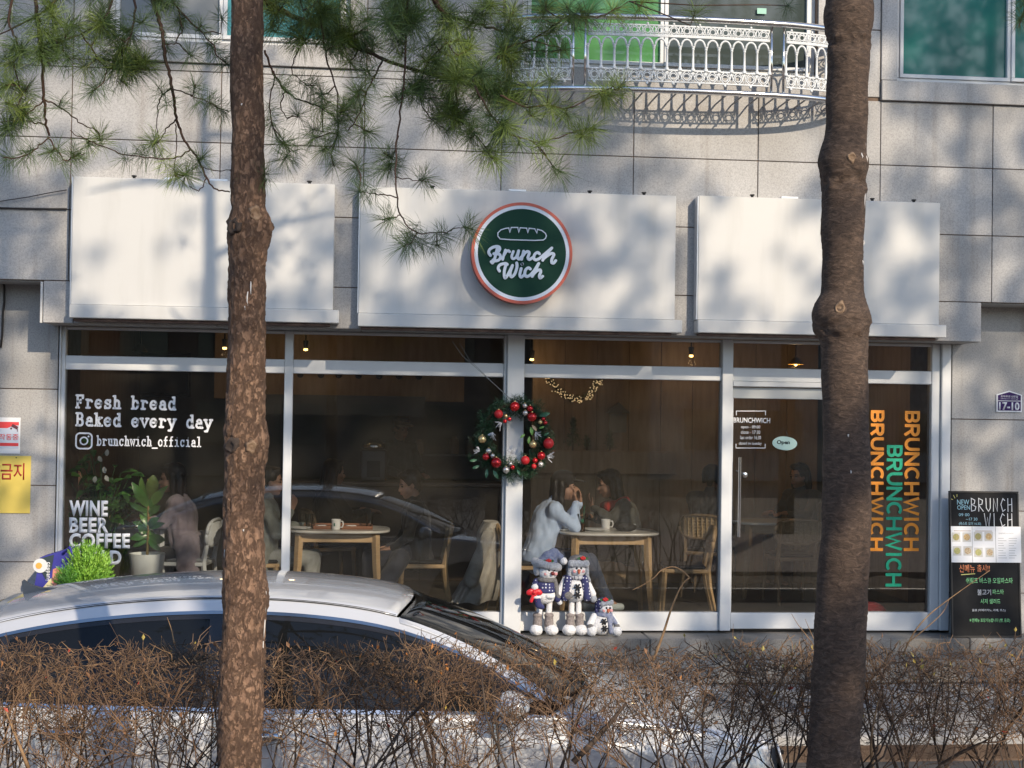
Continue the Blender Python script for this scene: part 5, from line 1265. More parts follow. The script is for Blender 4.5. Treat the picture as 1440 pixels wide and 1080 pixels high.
# house shaped shelf and little trees on a ledge
hs = thing('house_shelf', 'small pale house shaped ornament on the wooden wall', 'ornament', (ix(868, WY), WY-.004, iz(590, WY)))
MB().prism([(-.09, -.12), (.09, -.12), (.09, .08), (-.09, .08)], -.06, 0).build('house_body', pm('pale_card', (.30, .28, .22), rough=.8), hs); MB().prism([(-.13, .083), (.13, .083), (.0, .2)], -.08, 0).build('house_roof', pm('pale_card2', (.2, .18, .14), rough=.8), hs)
lg = thing('ledge', 'low ledge along the wooden partition holding small dark trees', 'ledge', (ix(850, WY), WY-.004, iz(632, WY)))
MB().cbox(-.75, .75, -.16, 0, -.24, 0, .005).build('ledge_box', WALNUT, lg)
for i, px_ in enumerate((806, 858, 826)):
    t = thing('ornament_tree', ['small dark christmas tree on the ledge under the garland', 'tiny dark christmas tree below the house ornament', 'short dark christmas tree between two others on the ledge'][i], 'christmas tree', (ix(px_, WY-.1), WY-.09, iz(632, WY)), 0, 'little trees on the ledge')
    h_ = (.34, .2, .14)[i]; nb = MB(); MB().lathe([(.012, 0), (.012, h_*.3)], (0, 0, 0), 8).build('trunk', TWIGM, t)
    for k in range(int(60*h_/.3)): z = h_*(.2+.8*gr.random()); a = gr.uniform(0, 6.28); r_ = .42*h_*(1-z/h_)*gr.random(); needles(nb, Vector((r_*math.cos(a), r_*math.sin(a), z)), (math.cos(a), math.sin(a), .3), 12, .05, .004, gr, 3)
    nb.build('crown', NEED2, t, flip=False)
# lamps
GLOW = pm('warm_bulb', (1, .62, .18), emit=5.0); SHADE = pm('amber_shade', (.6, .35, .08), rough=.4, emit=.0)
def pendant(label, px_, py_, Y, r_, power, lit=True):
    p = at(px_, py_, Y); t = thing('pendant_lamp', label, 'lamp', p)
    b = MB(); b.tube([(0, 0, .05), (0, 0, 2.70-p.z)], .005, 6); b.build('cord', BLACK, t)
    MB().lathe([(.018, .07), (.03, .06), (r_, 0), (r_*1.02, -.004), (r_-.004, -.002), (.026, .055)], (0, 0, 0), 20, cap=False).build('lamp_shade', SHADE if lit else pm('brass_shade', (.25, .17, .09), rough=.4, metal=.6), t, True)
    b = MB(); b.ball((0, 0, .015), (.022, .022, .035)); b.build('bulb', GLOW if lit else BLACK, t, True)
    if lit:
        l = bpy.data.lights.new('lamp_light', 'POINT'); l.energy = power; l.color = (1, .66, .33); l.shadow_soft_size = .04; o = bpy.data.objects.new('lamp_light', l); COL.objects.link(o); o.parent = t; o.location = (0, 0, -.05)
pendant('glowing amber pendant lamp seen through the transom over the door', 1119, 512, 2.2, .08, 2.5)
pendant('unlit small brass pendant lamp behind the first transom pane', 197, 494, 2.0, .07, 0, False)
for i, (px_, py_, Y) in enumerate(((748, 508, 3.0), (972, 503, 2.9), (316, 492, 3.0), (430, 494, 3.2))):
    p = at(px_, py_-8, Y); t = thing('ceiling_spotlight', ['narrow lit spotlight beside the centre post', 'small lit cone spotlight left of the door', 'small lit spotlight close to the flaky pine trunk', 'small lit spotlight just right of the first mullion'][i], 'lamp', p)
    MB().lathe([(.02, -.03), (.03, .05), (.02, .055)], (0, 0, 0), 14).build('housing', BLACK, t); MB().tube([(0, 0, .055), (0, 0, 2.70-p.z)], .008, 6).build('stem', BLACK, t); MB().lathe([(.0, -.055), (.022, -.05), (.02, -.031)], (0, 0, 0), 14).build('bulb', GLOW, t)
    l = bpy.data.lights.new('lamp_light', 'POINT'); l.energy = 1.0; l.color = (1, .68, .36); l.shadow_soft_size = .04; o = bpy.data.objects.new('lamp_light', l); COL.objects.link(o); o.parent = t; o.location = (0, -.05, -.12)

# ---- furniture
WTOP = pm('white_table_top', (.62, .61, .58), rough=.3); CANE = pm('cane_weave', (.55, .40, .22), (.38, .26, .13), 60, .7, contrast=(.45, .55)); CUSH = pm('dark_cushion', (.015, .015, .017), rough=.5); GWHITE = pm('white_painted_wood', (.55, .58, .60), rough=.5); OAK_DIM = woodmat('dim_oak', (.24, .16, .085), (.30, .21, .12))  # second oak is the first one darkened, room shade put into its colour
def table(label, x, y, w_, d_, mat=OAK, rz=0):
    t = thing('table', label, 'table', (x, y, 0), rz, 'cafe tables near the window')
    n = 40; b = MB(); prof = []
    for k in range(n):
        a = 2*math.pi*k/n; e = .55; prof.append((w_/2*math.copysign(abs(math.cos(a))**e, math.cos(a)), d_/2*math.copysign(abs(math.sin(a))**e, math.sin(a))))
    vs = [(x_, y_, z) for z, s in ((.728, .985), (.735, 1), (.745, 1), (.75, .99)) for x_, y_ in [(px_*s, py_*s) for px_, py_ in prof]]
    fs = [(j*n+k, j*n+(k+1) % n, (j+1)*n+(k+1) % n, (j+1)*n+k) for j in range(3) for k in range(n)]+[tuple(reversed(range(n))), tuple(range(3*n, 4*n))]
    b.add(vs, fs); b.build('table_top', WTOP, t, 40)
    fx_, fy_ = w_/2-.14, d_/2-.11
    for s in (-1, 1): MB().cbox(-fx_, fx_, s*fy_-.012, s*fy_+.012, .645, .727, .003).build('apron', mat, t); MB().cbox(s*fx_-.012, s*fx_+.012, -fy_+.014, fy_-.014, .645, .727, .003).build('apron', mat, t)
    for sx in (-1, 1):
        for sy in (-1, 1):
            b = MB(); P = [(sx*(fx_+.01), sy*(fy_+.005), .726), (sx*(fx_+.02), sy*(fy_+.012), .45), (sx*(fx_+.055), sy*(fy_+.03), 0)]
            b.tube(P, [.036, .034, .021], 4); 
            b.build('leg', mat, t, 30)
    return t
def chair(label, x, y, rz, mat=OAK, cane=CANE, cush=CUSH):
    """a chair facing local +x"""
    c = thing('chair', label, 'chair', (x, y, 0), rz, 'cafe chairs')
    for sy in (-1, 1):
        b = MB(); b.tube([(.19, sy*.19, .44), (.20, sy*.195, .25), (.215, sy*.205, 0)], [.022, .021, .014], 4); b.build('leg', mat, c, 30)
        b = MB(); b.tube([(-.27, sy*.20, 0), (-.20, sy*.19, .30), (-.185, sy*.185, .45), (-.215, sy*.185, .62), (-.255, sy*.18, .80)], [.014, .021, .024, .018, .012], 4); b.build('leg', mat, c, 30)
    b = MB(); b.cbox(-.20, .22, -.205, .205, .415, .45, .008); b.build('seat_frame', mat, c)
    b = MB(); b.cbox(-.17, .21, -.19, .19, .451, .485, .016); b.build('cushion', cush, c, 40)
    # curved oval backrest
    n = 28; m_ = 10; vs = []; fs = []
    def bp(u, r_): a = 2*math.pi*u; y = r_*.235*math.copysign(abs(math.cos(a))**.7, math.cos(a)); z = r_*.115*math.copysign(abs(math.sin(a))**.7, math.sin(a)); return Vector((-.235-.25*y*y*-1-.12*(z), y, .70+z))
    b = MB(); b.tube([bp(k/n, 1) for k in range(n)]+[bp(0, 1)], .016, 6); b.build('backrest', mat, c, True)
    b = MB()
    P_ = [bp(k/n, .97) for k in range(n)]; b.add([p+Vector((.003, 0, 0)) for p in P_]+[p-Vector((.003, 0, 0)) for p in P_], [tuple(range(n)), tuple(reversed(range(n, 2*n)))])
    for k in range(9): yy = -.19+.38*k/8; b.tube([bp(0, 0)+Vector((.25*yy*yy+.012, yy, -.10)), bp(0, 0)+Vector((.25*yy*yy-.012, yy, .10))], .010, 4)
    for k in range(7): z = -.09+.18*k/6; b.tube([bp(0, 0)+Vector((.25*yy*yy-.12*z+.004, yy, z)) for yy in [-.2+.4*i/8 for i in range(9)]], .007, 4)
    tag(b.build('cane_panel', cane, c), kind='stuff')
    return c
tAx, tAy = ix(478, 1.0), 1.0; table('oak legged table with white top in front of the green coated person', tAx, tAy, .92, .70)
tBx, tBy = ix(856, .92), .92; table('oak legged table with white top behind the snowman dolls', tBx, tBy, .90, .68)
tCx, tCy = ix(178, 1.25), 1.25; table('white table behind the rubber plant', tCx, tCy, .95, .7, GWHITE)
tDx, tDy = ix(1085, 2.4), 2.3; table('dim oak table behind the glass door', tDx, tDy, .9, .7, OAK_DIM)
chair('empty oak chair with cane back and dark cushion left of the door', ix(968, .62), .68, R(172))
chair('oak chair carrying the person in black clothes', ix(598, .95), 1.0, R(180))
chair('oak chair draped with a beige coat behind the centre post', ix(735, .85), .90, R(8))
chair('oak chair under the person in the grey green coat', ix(362, .95), 1.0, R(0))
chair('pale painted chair under the person in the pink coat', ix(266, 1.0), 1.1, R(172), GWHITE, GWHITE, pm('grey_cushion', (.25, .26, .27), rough=.8))
chair('dim cane backed chair seen from behind through the glass door', ix(1114, 1.75), 1.75, R(92), OAK_DIM, pm('dim_cane', (.20, .145, .08), (.13, .09, .05), 60, .7))  # cane darkened too, for the shade deep in the room
chair('dim chair deep in the room behind the first oak table', ix(465, 2.5), 2.5, R(20), OAK_DIM)
chair('dim chair deep in the room under the person in brown', ix(1000, 2.2), 2.25, R(60), OAK_DIM)
# ---- things on the tables
PORC = pm('white_porcelain', (.75, .76, .76), rough=.2); TRAY = woodmat('tray_wood', (.22, .09, .05), (.3, .14, .08)); DKG = pm('green_print', (.01, .12, .07), rough=.5)
def plate(label, x, y, z, r_): tag(MB().lathe([(.0, .002), (r_*.55, .0), (r_*.62, .004), (r_, .014), (r_, .018), (r_*.6, .009), (0, .007)], (0, 0, 0), 28).build('plate', PORC, None, 50, (x, y, z)), label, 'plate')
def mug(label, x, y, z, rz=0, logo=False):
    t = thing('mug', label, 'mug', (x, y, z), rz)
    MB().lathe([(.030, 0), (.036, .004), (.042, .092), (.039, .092), (.033, .008), (.0, .006)], (0, 0, 0), 24).build('cup', PORC, t, 50)
    b = MB(); b.tube([(.038, 0, .075), (.062, 0, .075), (.068, 0, .05), (.060, 0, .025), (.035, 0, .022)], .006, 8); b.build('handle', PORC, t, True)
    if logo: b = MB(); b.box(-.006, .006, -.0405, -.0385, .035, .06); b.build('printed_mark', DKG, t)
mug('white mug with a small green mark on the first oak table', ix(475, .85), .82, .75, R(-20), True)
b = thing('tray', 'brown serving tray with napkins in front of the person in black', 'tray', (ix(485, 1.0), 1.0, .751)); MB().cbox(-.26, .26, -.17, .17, 0, .012, .004).build('base', TRAY, b)
for s in (-1, 1): MB().cbox(-.26, .26, s*.165-.006, s*.165+.006, .0125, .03, .002).build('edge', TRAY, b); MB().cbox(s*.255-.006, s*.255+.006, -.158, .158, .0125, .03, .002).build('edge', TRAY, b)
for px_, l in ((496, 'folded white napkin on the brown tray'), (455, 'crumpled white napkin on the brown tray')): tag(MB().cbox(-.045, .045, -.03, .03, 0, .018, .006).build('napkin', PORC, None, False, (ix(px_, 1.0), .93, .764), (0, 0, .3)), l, 'napkin')
plate('white plate at the near edge of the first oak table', ix(425, .95), .85, .751, .10)
CLG = glassmat('drinking_glass', (.9, .92, .92), 1.45)
def tumbler(label, x, y, z, h_, fill=None):
    t = thing('drinking_glass', label, 'glass', (x, y, z)); MB().lathe([(.028, 0), (.038, h_), (.036, h_), (.027, .005), (0, .005)], (0, 0, 0), 24).build('wall', CLG, t, 50)
    if fill: MB().lathe([(.0, .006), (.026, .006), (.031, h_*.45), (0, h_*.45)], (0, 0, 0), 20).build('drink', fill, t, 50)
    return t
tumbler('tall clear water glass near the green coated person', ix(437, 1.0), 1.02, .751, .12); tumbler('tall clear glass beside the person in black', ix(522, 1.0), 1.05, .751, .13)
COFF = pm('iced_coffee', (.09, .03, .012), rough=.2)
t = tumbler('takeaway cup of iced coffee with a straw on the second oak table', ix(820, .78), .78, .75, .16, COFF)
b = MB(); b.tube([(.01, 0, .02), (.022, 0, .235)], .004, 8); b.build('straw', DKG, t, True); b = MB(); b.lathe([(.015, -.0345), (.015, -.0385)], (0, 0, .10), 20, 'Y'); b.build('round_print', DKG, t)
plate('stack of white plates on the second oak table', ix(838, .95), .9, .75, .12); plate('small white plate by the bent elbow', ix(797, .9), .85, .75, .07); mug('white mug behind the stacked plates', ix(855, 1.0), 1.05, .75)
b = MB(); b.ball((0, 0, .035), (.10, .06, .04), 20, 10); b.box(-.05, -.02, -.062, -.058, .03, .05); tag(b.build('pouch', pm('black_cloth', (.012, .012, .014), rough=.8), None, True, (ix(882, .85), .85, .752)), 'black cloth pouch lying on the second oak table', 'pouch')
tag(MB().cbox(-.03, .03, -.02, .02, 0, .05, .005).build('tissue_box', PORC, None, False, (ix(893, 1.0), 1.05, .752)), 'small white box behind the black pouch', 'box')
plate('white plate on the white table behind the rubber plant', ix(185, 1.1), 1.1, .751, .11)
# drooping beige coat on the chair behind the post
def remesh(b, name, mat, parent, vox=.01, smooth=4, disp=0.0, dscale=8):
    me = b.mesh(name+'_raw', mat, False); o = bpy.data.objects.new(name, me)
    m1 = o.modifiers.new('r', 'REMESH'); m1.mode = 'VOXEL'; m1.voxel_size = vox; m1.use_smooth_shade = True
    m2 = o.modifiers.new('s', 'SMOOTH'); m2.iterations = smooth; m2.factor = .5
    me2 = bake(o); bpy.data.objects.remove(o); bpy.data.meshes.remove(me)
    if disp:
        nv = len(me2.vertices); cos = [0.0]*3*nv; nos = [0.0]*3*nv; me2.vertices.foreach_get('co', cos); me2.vertex_normals.foreach_get('vector', nos)
        for i in range(0, 3*nv, 3):
            x_, y_, z_ = cos[i]*dscale, cos[i+1]*dscale, cos[i+2]*dscale; d = disp*(noise.noise((x_, y_, z_*.5))+.5*noise.noise((x_*2.7, y_*2.7, z_*1.2)))
            cos[i] += nos[i]*d; cos[i+1] += nos[i+1]*d; cos[i+2] += nos[i+2]*d
        me2.vertices.foreach_set('co', cos); me2.update()
    me2.name = name; me2.materials.clear(); me2.materials.append(mat)
    me2.polygons.foreach_set('use_smooth', [True]*len(me2.polygons)); return link(name, me2, parent)
def cap(b, p, q, r0_, r1_, n=12):
    p, q = Vector(p), Vector(q); b.tube([p, q], [r0_, r1_], n); b.ball(p, r0_, n, 8); b.ball(q, r1_, n, 8)
def fabric(name, c, c2=None, b_=.25): return pm(name, c, c2 or tuple(v*.75 for v in c), 14, .85, bump=b_, bscale=9, sheen=.2)
BEIGE = fabric('beige_coat', (.60, .57, .51)); cxx = ix(735, .85)
b = MB(); n = 72; vs = []
for j in range(17):
    v = j/16; z = .83-.70*v**.95
    for k in range(n):
        a = 2*math.pi*k/n; rx = .05+.13*v**.8+.04*math.exp(-((v-.12)/.12)**2); ry = .17+.11*v
        fo = 1+(.22*v+.03)*noise.noise((math.cos(a)*2.2, math.sin(a)*2.2, v*.9))+.10*v*math.sin(9*a+2*noise.noise((a, v, 3)))
        zz = z+(.05*noise.noise((math.cos(a)*1.5, math.sin(a)*1.5, 7)) if v > .8 else 0)
        vs.append((cxx-.27-.13*v*v-.10*v*max(0, -math.sin(a))+rx*fo*math.cos(a), .90-.02+ry*fo*math.sin(a), zz))
b.add(vs, [(j*n+k, j*n+(k+1) % n, (j+1)*n+(k+1) % n, (j+1)*n+k) for j in range(16) for k in range(n)]); b.add(vs[:n], [tuple(range(n))])
cap(b, (cxx-.30, .70, .74), (cxx-.46, .60, .34), .05, .07)
tag(b.build('coat', BEIGE, None, True), 'beige coat hanging over the chair behind the centre post', 'coat')

# ---- people
SKIN = pm('skin', (.50, .29, .20), (.46, .26, .18), 20, .5); HAIRM = pm('dark_hair', (.012, .009, .008), (.025, .018, .014), 40, .45, bump=.4, bscale=60, stretch=(1, 1, .2)); EYE = pm('eye_dark', (.01, .008, .008), rough=.2); LIPS = pm('lips', (.42, .16, .13), rough=.5)
def hand(b, w_, d, up, side, curl=.7, s=1.0):
    """palm and five bent fingers from the wrist w_ along d; up = back of the hand"""
    d = Vector(d).normalized(); up = (Vector(up)-d*Vector(up).dot(d)).normalized(); sd = d.cross(up)*side; w_ = Vector(w_)
    cap(b, w_, w_+d*.03*s, .024*s, .026*s, 10)
    for k in range(4): y = (-.030+.020*k)*s; cap(b, w_+d*.02*s+sd*y*.7, w_+d*.085*s+sd*y, .012*s, .011*s, 8)
    for k, l in enumerate((.060, .074, .080, .068)):
        y = (-.033+.022*k)*s; p = w_+d*.088*s+sd*y; a = 0; dd = d
        for j, f in enumerate((.45, .32, .23)):
            a += curl*(.35, .6, .5)[j]; dd = d*math.cos(a)-up*math.sin(a); q = p+dd*l*f*s; cap(b, p, q, (.0092-.0008*j)*s, (.0088-.0008*j)*s, 8); p = q
    t0 = w_+d*.025*s+sd*.026*s; t1 = t0+(d*.55+sd*.8-up*.25).normalized()*.042*s; t2 = t1+(d*.95+sd*.15-up*.3).normalized()*.032*s; cap(b, t0, t1, .013*s, .010*s, 8); cap(b, t1, t2, .010*s, .0085*s, 8)
def person(label, loc, rz, top, trou, arms, lean=.1, head_yaw=0, head_pitch=0, hair='long', stand=False, knees=.44, shoe=None, cap_=None, vox=.0092, s=1.0, coat=False, legs=None, hairm=None):
    """figure facing local +x; arms: ((elbow),(wrist),(hand dir),(back of hand)) for each side, +y first"""
    P = thing('person', label, 'person', loc, rz); P.scale = (s, s, s)
    hip = .50 if not stand else .93
    T = lambda h: Vector((math.sin(lean)*h-.02, 0, hip+math.cos(lean)*h))
    waist, chest, neck = T(.12), T(.36), T(.53); hc = T(.68)+Vector((.035, 0, .0))
    Rh = Matrix.Rotation(head_yaw, 3, 'Z') @ Matrix.Rotation(head_pitch, 3, 'Y')
    H = lambda p: hc+Rh @ Vector(p)
    sh_ = [T(.46)+Vector((0, y, 0)) for y in (.165, -.165)]
    if legs is None:
        if stand: legs = [((.02, y, .50), (-.02, y, .09)) for y in (.10, -.10)]
        else: legs = [((knees, y, .50), (knees-.03, y*1.1, .09)) for y in (.11, -.11)]
    def torso(b, g=0.0):
        b.ball((0, 0, hip+.0), (.13+g, .165+g, .12+g), 16, 10); b.ball(waist, (.105+g, .14+g, .14+g), 16, 10); b.ball(chest, (.115+g, .165+g, .17+g), 16, 10, Euler((0, lean, 0)).to_matrix()); cap(b, sh_[0], sh_[1], .062+g, .062+g)
        for y in (.055, -.055): cap(b, (0, y, hip+.04), chest+Vector((0, y*.9, .02)), .105+g, .115+g)
        b.ball(T(.42), (.10+g, .15+g, .08+g))
    b = MB(); torso(b, -.012); cap(b, T(.46), T(.60), .052, .048)
    for i in (0, 1):
        e, w_, hd_, hb = arms[i]; cap(b, sh_[i], e, .045, .036); cap(b, e, w_, .036, .024); hand(b, w_, hd_, hb, 1 if i == 0 else -1)
        k, a = legs[i]; hp = Vector((0, .085*(1, -1)[i], hip)); cap(b, hp, k, .072, .050); cap(b, k, a, .050, .034); cap(b, a, Vector(a)+Vector((.11, 0, -.055)), .034, .026)
    for c, r_ in (((-.012, 0, .035), (.098, .077, .092)), ((.022, 0, -.045), (.074, .060, .075)), ((.058, 0, -.098), (.028, .030, .024)), ((.030, .038, -.045), (.048, .026, .04)), ((.030, -.038, -.045), (.048, .026, .04)), ((.072, 0, .018), (.025, .055, .018)), ((.088, 0, -.066), (.016, .026, .012)), ((.0, .079, -.012), (.018, .010, .03)), ((.0, -.079, -.012), (.018, .010, .03))): b.ball(H(c), r_, 14, 10, Rh)
    cap(b, H((.090, 0, .005)), H((.108, 0, -.028)), .010, .015, 8)
    remesh(b, 'body', SKIN, P, vox, 3)
    b = MB()
    for y in (.032, -.032): b.ball(H((.086, y, .004)), (.009, .013, .008), 8, 6, Rh)
    b.build('eyes', EYE, P, True); b = MB(); b.ball(H((.101, 0, -.064)), (.006, .021, .007), 10, 6, Rh); b.build('lips', LIPS, P, True)
    b = MB()
    for y in (.034, -.034): cap(b, H((.090, y*.6, .026)), H((.084, y*1.5, .025)), .005, .004, 6)
    b.build('eyebrows', HAIRM, P, True)
    # hair
    b = MB(); b.ball(H((-.028, 0, .045)), (.106, .093, .098), 18, 12, Rh); b.ball(H((.035, 0, .102)), (.062, .072, .034), 14, 8, Rh)
    if hair in ('long', 'mid'):
        dn = .26 if hair == 'long' else .12
        for y, x in ((.082, -.02), (-.082, -.02), (.06, -.075), (-.06, -.075), (0, -.095)): cap(b, H((x, y, .03)), hc+Vector((x*1.1-.02, y*1.1, -dn)), .036, .024 if hair == 'long' else .03)
    else:
        for y in (.07, -.07): cap(b, H((-.03, y, .03)), H((-.045, y, -.045)), .03, .02)
        cap(b, H((-.09, 0, .0)), H((-.075, 0, -.07)), .04, .03)
    remesh(b, 'hair', hairm or HAIRM, P, .009, 3, .006, 30)
    # top, with sleeves
    b = MB(); torso(b, .018)
    cap(b, T(.48), T(.545), .062, .058)
    for i in (0, 1):
        e, w_, hd_, hb = arms[i]; e, w_ = Vector(e), Vector(w_); cap(b, sh_[i], e, .062, .054); cap(b, e, e.lerp(w_, .93), .054, .037)
    if coat:
        for y in (.12, -.12, 0): cap(b, T(.1)+Vector((-.03, y, 0)), Vector((-.06, y*1.3, hip-.28)), .12, .09)
    remesh(b, 'top', top, P, .010, 3, .017, 9)
    # trousers
    b = MB(); b.ball((0, 0, hip-.0), (.145, .178, .115), 16, 10)
    for i in (0, 1):
        k, a = legs[i]; hp = Vector((0, .085*(1, -1)[i], hip)); cap(b, hp, k, .092, .070); cap(b, k, Vector(a)+Vector((0, 0, .02)), .070, .056)
    remesh(b, 'trousers', trou, P, .011, 3, .012, 9)
    b = MB()
    for i in (0, 1):
        a = Vector(legs[i][1]); f = Vector((.13, 0, 0)); cap(b, a+Vector((-.02, 0, -.045)), a+f+Vector((0, 0, -.055)), .042, .034)
    remesh(b, 'shoes', shoe or pm('black_shoe', (.02, .02, .02), rough=.5), P, .009, 3)
    if cap_:
        b = MB(); b.ball(H((-.012, 0, .070)), (.112, .096, .082), 18, 12, Rh); remesh(b, 'cap', cap_, P, .009, 2); b = MB(); b.ball(H((.115, 0, .068)), (.075, .07, .010), 16, 6, Rh); b.build('cap_peak', cap_, P, True)
    return P
GG = fabric('grey_green_coat', (.30, .32, .29)); LG = fabric('light_grey_trousers', (.36, .37, .35)); BLK = fabric('black_wool', (.014, .014, .016)); NAVY = fabric('navy_puffer', (.030, .034, .055)); PINK = fabric('pink_coat', (.25, .215, .25), (.18, .155, .185)); SKY = fabric('pale_blue_top', (.52, .66, .92), (.46, .60, .86)); JEAN = fabric('blue_jeans', (.05, .075, .14)); GJ = fabric('grey_jacket', (.12, .12, .105)); BRJ = fabric('brown_grey_jacket', (.20, .17, .13))
# woman in pink, facing the white table
x = ix(262, 1.05); person('person in a pink coat with long dark hair sitting at the white table', (x, 1.1, 0), R(180), PINK, BLK, (((.16, .2, .78), (.38, .12, .79), (1, -.3, 0), (0, 0, 1)), ((.16, -.21, .78), (.36, -.10, .80), (1, .3, .1), (0, 0, 1))), .16, 0, .1, 'long', coat=True)
x = ix(82, 1.3); person('person half hidden by the leafy plant, facing the pink coat', (x, 1.4, 0), 0, GJ, BLK, (((.16, .2, .78), (.38, .10, .80), (1, -.2, 0), (0, 0, 1)), ((.16, -.21, .78), (.40, -.12, .80), (1, .2, 0), (0, 0, 1))), .12, -.2, 0, 'short')
x = ix(374, .95); person('person in a grey green coat and light trousers with one fist raised', (x, 1.0, 0), 0, GG, LG, (((.12, .22, .74), (.36, .14, .78), (1, -.3, 0), (0, 0, 1)), ((.13, -.22, .72), (.24, -.12, .93), (.3, .35, .9), (.6, -.6, 0))), .06, -.1, .05, 'short', coat=True, s=.98)
x = ix(590, .98); person('person in black clothes holding a phone over a dark lap coat', (x, 1.02, 0), R(180), BLK, NAVY, (((.10, .23, .72), (.22, .10, .60), (1, -.3, -.1), (0, .3, 1)), ((.10, -.22, .72), (.24, -.07, .60), (1, .2, -.1), (0, -.3, 1))), .10, .35, .25, 'short', s=.97)
b = MB(); x = ix(560, .95)
for p, q, r0_, r1_ in (((.03, -.16, .50), (-.12, -.18, .22), .09, .10), ((.06, .1, .52), (-.13, .12, .30), .09, .10), ((-.03, 0, .55), (-.13, -.05, .2), .08, .11), ((.1, -.05, .56), (.0, -.2, .45), .07, .08)): cap(b, Vector(p)+Vector((x, .98, 0)), Vector(q)+Vector((x, .98, 0)), r0_, r1_)
tag(remesh(b, 'jacket', fabric('navy_padded', (.022, .026, .042), (.04, .045, .065)), None, .016, 3, .016, 12), 'dark navy padded jacket lying over the knees of the person in black', 'jacket')
x = ix(758, .88); person('person in a pale blue top and dark cap resting the chin on a hand', (x, .92, 0), R(4), SKY, JEAN, (((.30, .18, .80), (.40, .05, 1.0), (-.1, -.3, 1), (1, 0, .3)), ((.31, -.17, .795), (.335, -.07, 1.0), (-.05, .3, 1), (1, 0, .2))), .34, -.25, .1, 'long', cap_=fabric('dark_cap', (.035, .03, .028)), shoe=pm('pale_sneaker', (.55, .62, .62), rough=.6), legs=[((.44, .11, .50), (.50, .12, .10)), ((.46, -.12, .49), (.62, -.13, .13))])
x = ix(893, 1.5); P6 = person('person in a grey jacket and red scarf leaning over the second oak table', (x, 1.5, 0), R(180), GJ, BLK, (((.26, .2, .82), (.40, .06, .92), (.3, -.5, .6), (.8, 0, 0)), ((.28, -.2, .80), (.44, -.05, .84), (1, .3, 0), (0, 0, 1))), .34, 0, .2, 'mid')
b = MB()
for p, q, r0_, r1_ in (((.10, .10, .99), (.25, .05, .93), .045, .05), ((.10, -.10, .99), (.25, -.05, .93), .045, .05), ((.25, .06, .93), (.27, -.06, .92), .05, .05), ((.26, 0, .92), (.25, .0, .80), .045, .04)): cap(b, p, q, r0_, r1_)
remesh(b, 'scarf', fabric('red_knit', (.45, .035, .03)), P6, .010, 3, .008, 20)
x = ix(1000, 2.15); person('person in a brown jacket seen from behind left of the door', (x, 2.25, 0), R(60), BRJ, BLK, (((.2, .2, .76), (.42, .1, .8), (1, -.2, 0), (0, 0, 1)), ((.2, -.2, .76), (.42, -.1, .8), (1, .2, 0), (0, 0, 1))), .18, 0, .1, 'short')
x = ix(1136, 2.9); person('dim person behind the glass door facing the street', (x, 3.0, 0), R(215), GJ, BLK, (((.2, .2, .76), (.42, .1, .8), (1, -.2, 0), (0, 0, 1)), ((.2, -.2, .76), (.42, -.1, .8), (1, .2, 0), (0, 0, 1))), .12, 0, .1, 'mid')
x = ix(458, 2.4); person('dark haired person in black deep in the room behind the first table', (x, 2.5, 0), R(20), BLK, BLK, (((.2, .2, .76), (.42, .1, .8), (1, -.2, 0), (0, 0, 1)), ((.2, -.2, .76), (.42, -.1, .8), (1, .2, 0), (0, 0, 1))), .12, 0, .1, 'mid')
x = ix(560, 4.0); person('barista in dark apron and tan cap standing behind the counter', (x, 4.15, 0), R(-60), GJ, BLK, (((.10, .24, 1.18), (.30, .14, 1.10), (1, -.2, 0), (0, 0, 1)), ((.10, -.24, 1.18), (.30, -.14, 1.10), (1, .2, 0), (0, 0, 1))), .08, 0, .25, 'short', stand=True, cap_=fabric('tan_cap', (.40, .30, .2)))
# phone in the hands
p_ = at(569, 760, .86); tag(MB().cbox(-.035, .035, -.005, .005, -.07, .07, .003).build('phone', BLACK, None, False, (ix(590, .98)-.325, 1.03, .60), (R(70), R(10), R(80))), 'black phone held by the person in black', 'phone')
# ================================================================== things before the window
KP = 11.85*1.05/F                                           # metres per photo pixel at the step
SY_ = -.17
FUR = pm('white_plush', (.84, .84, .85), (.74, .74, .76), 90, .95, bump=.9, bscale=140, sheen=.5); GFUR = pm('grey_plush', (.38, .41, .47), (.25, .27, .31), 70, .95, bump=1, bscale=110, sheen=.5); GKNIT = pm('grey_knit', (.20, .195, .20), (.13, .125, .125), 60, .95, bump=.8, bscale=120); BOOT = pm('boot_felt', (.30, .26, .25), (.19, .165, .155), 60, .95, bump=.5, bscale=90)
def dots(name, c, d):
    m, t, b = newmat(name); N = t.nodes; L = t.links; co = N.new('ShaderNodeTexCoord'); v = N.new('ShaderNodeTexVoronoi'); v.inputs['Scale'].default_value = 38; v.inputs['Randomness'].default_value = .25
    r_ = N.new('ShaderNodeValToRGB'); r_.color_ramp.elements[0].color = (*d, 1); r_.color_ramp.elements[1].color = (*c, 1); r_.color_ramp.elements[0].position = .24; r_.color_ramp.elements[1].position = .3
    L.new(co.outputs['Object'], v.inputs['Vector']); L.new(v.outputs['Distance'], r_.inputs[0]); L.new(r_.outputs[0], b.inputs['Base Color']); b.inputs['Roughness'].default_value = .9; return m
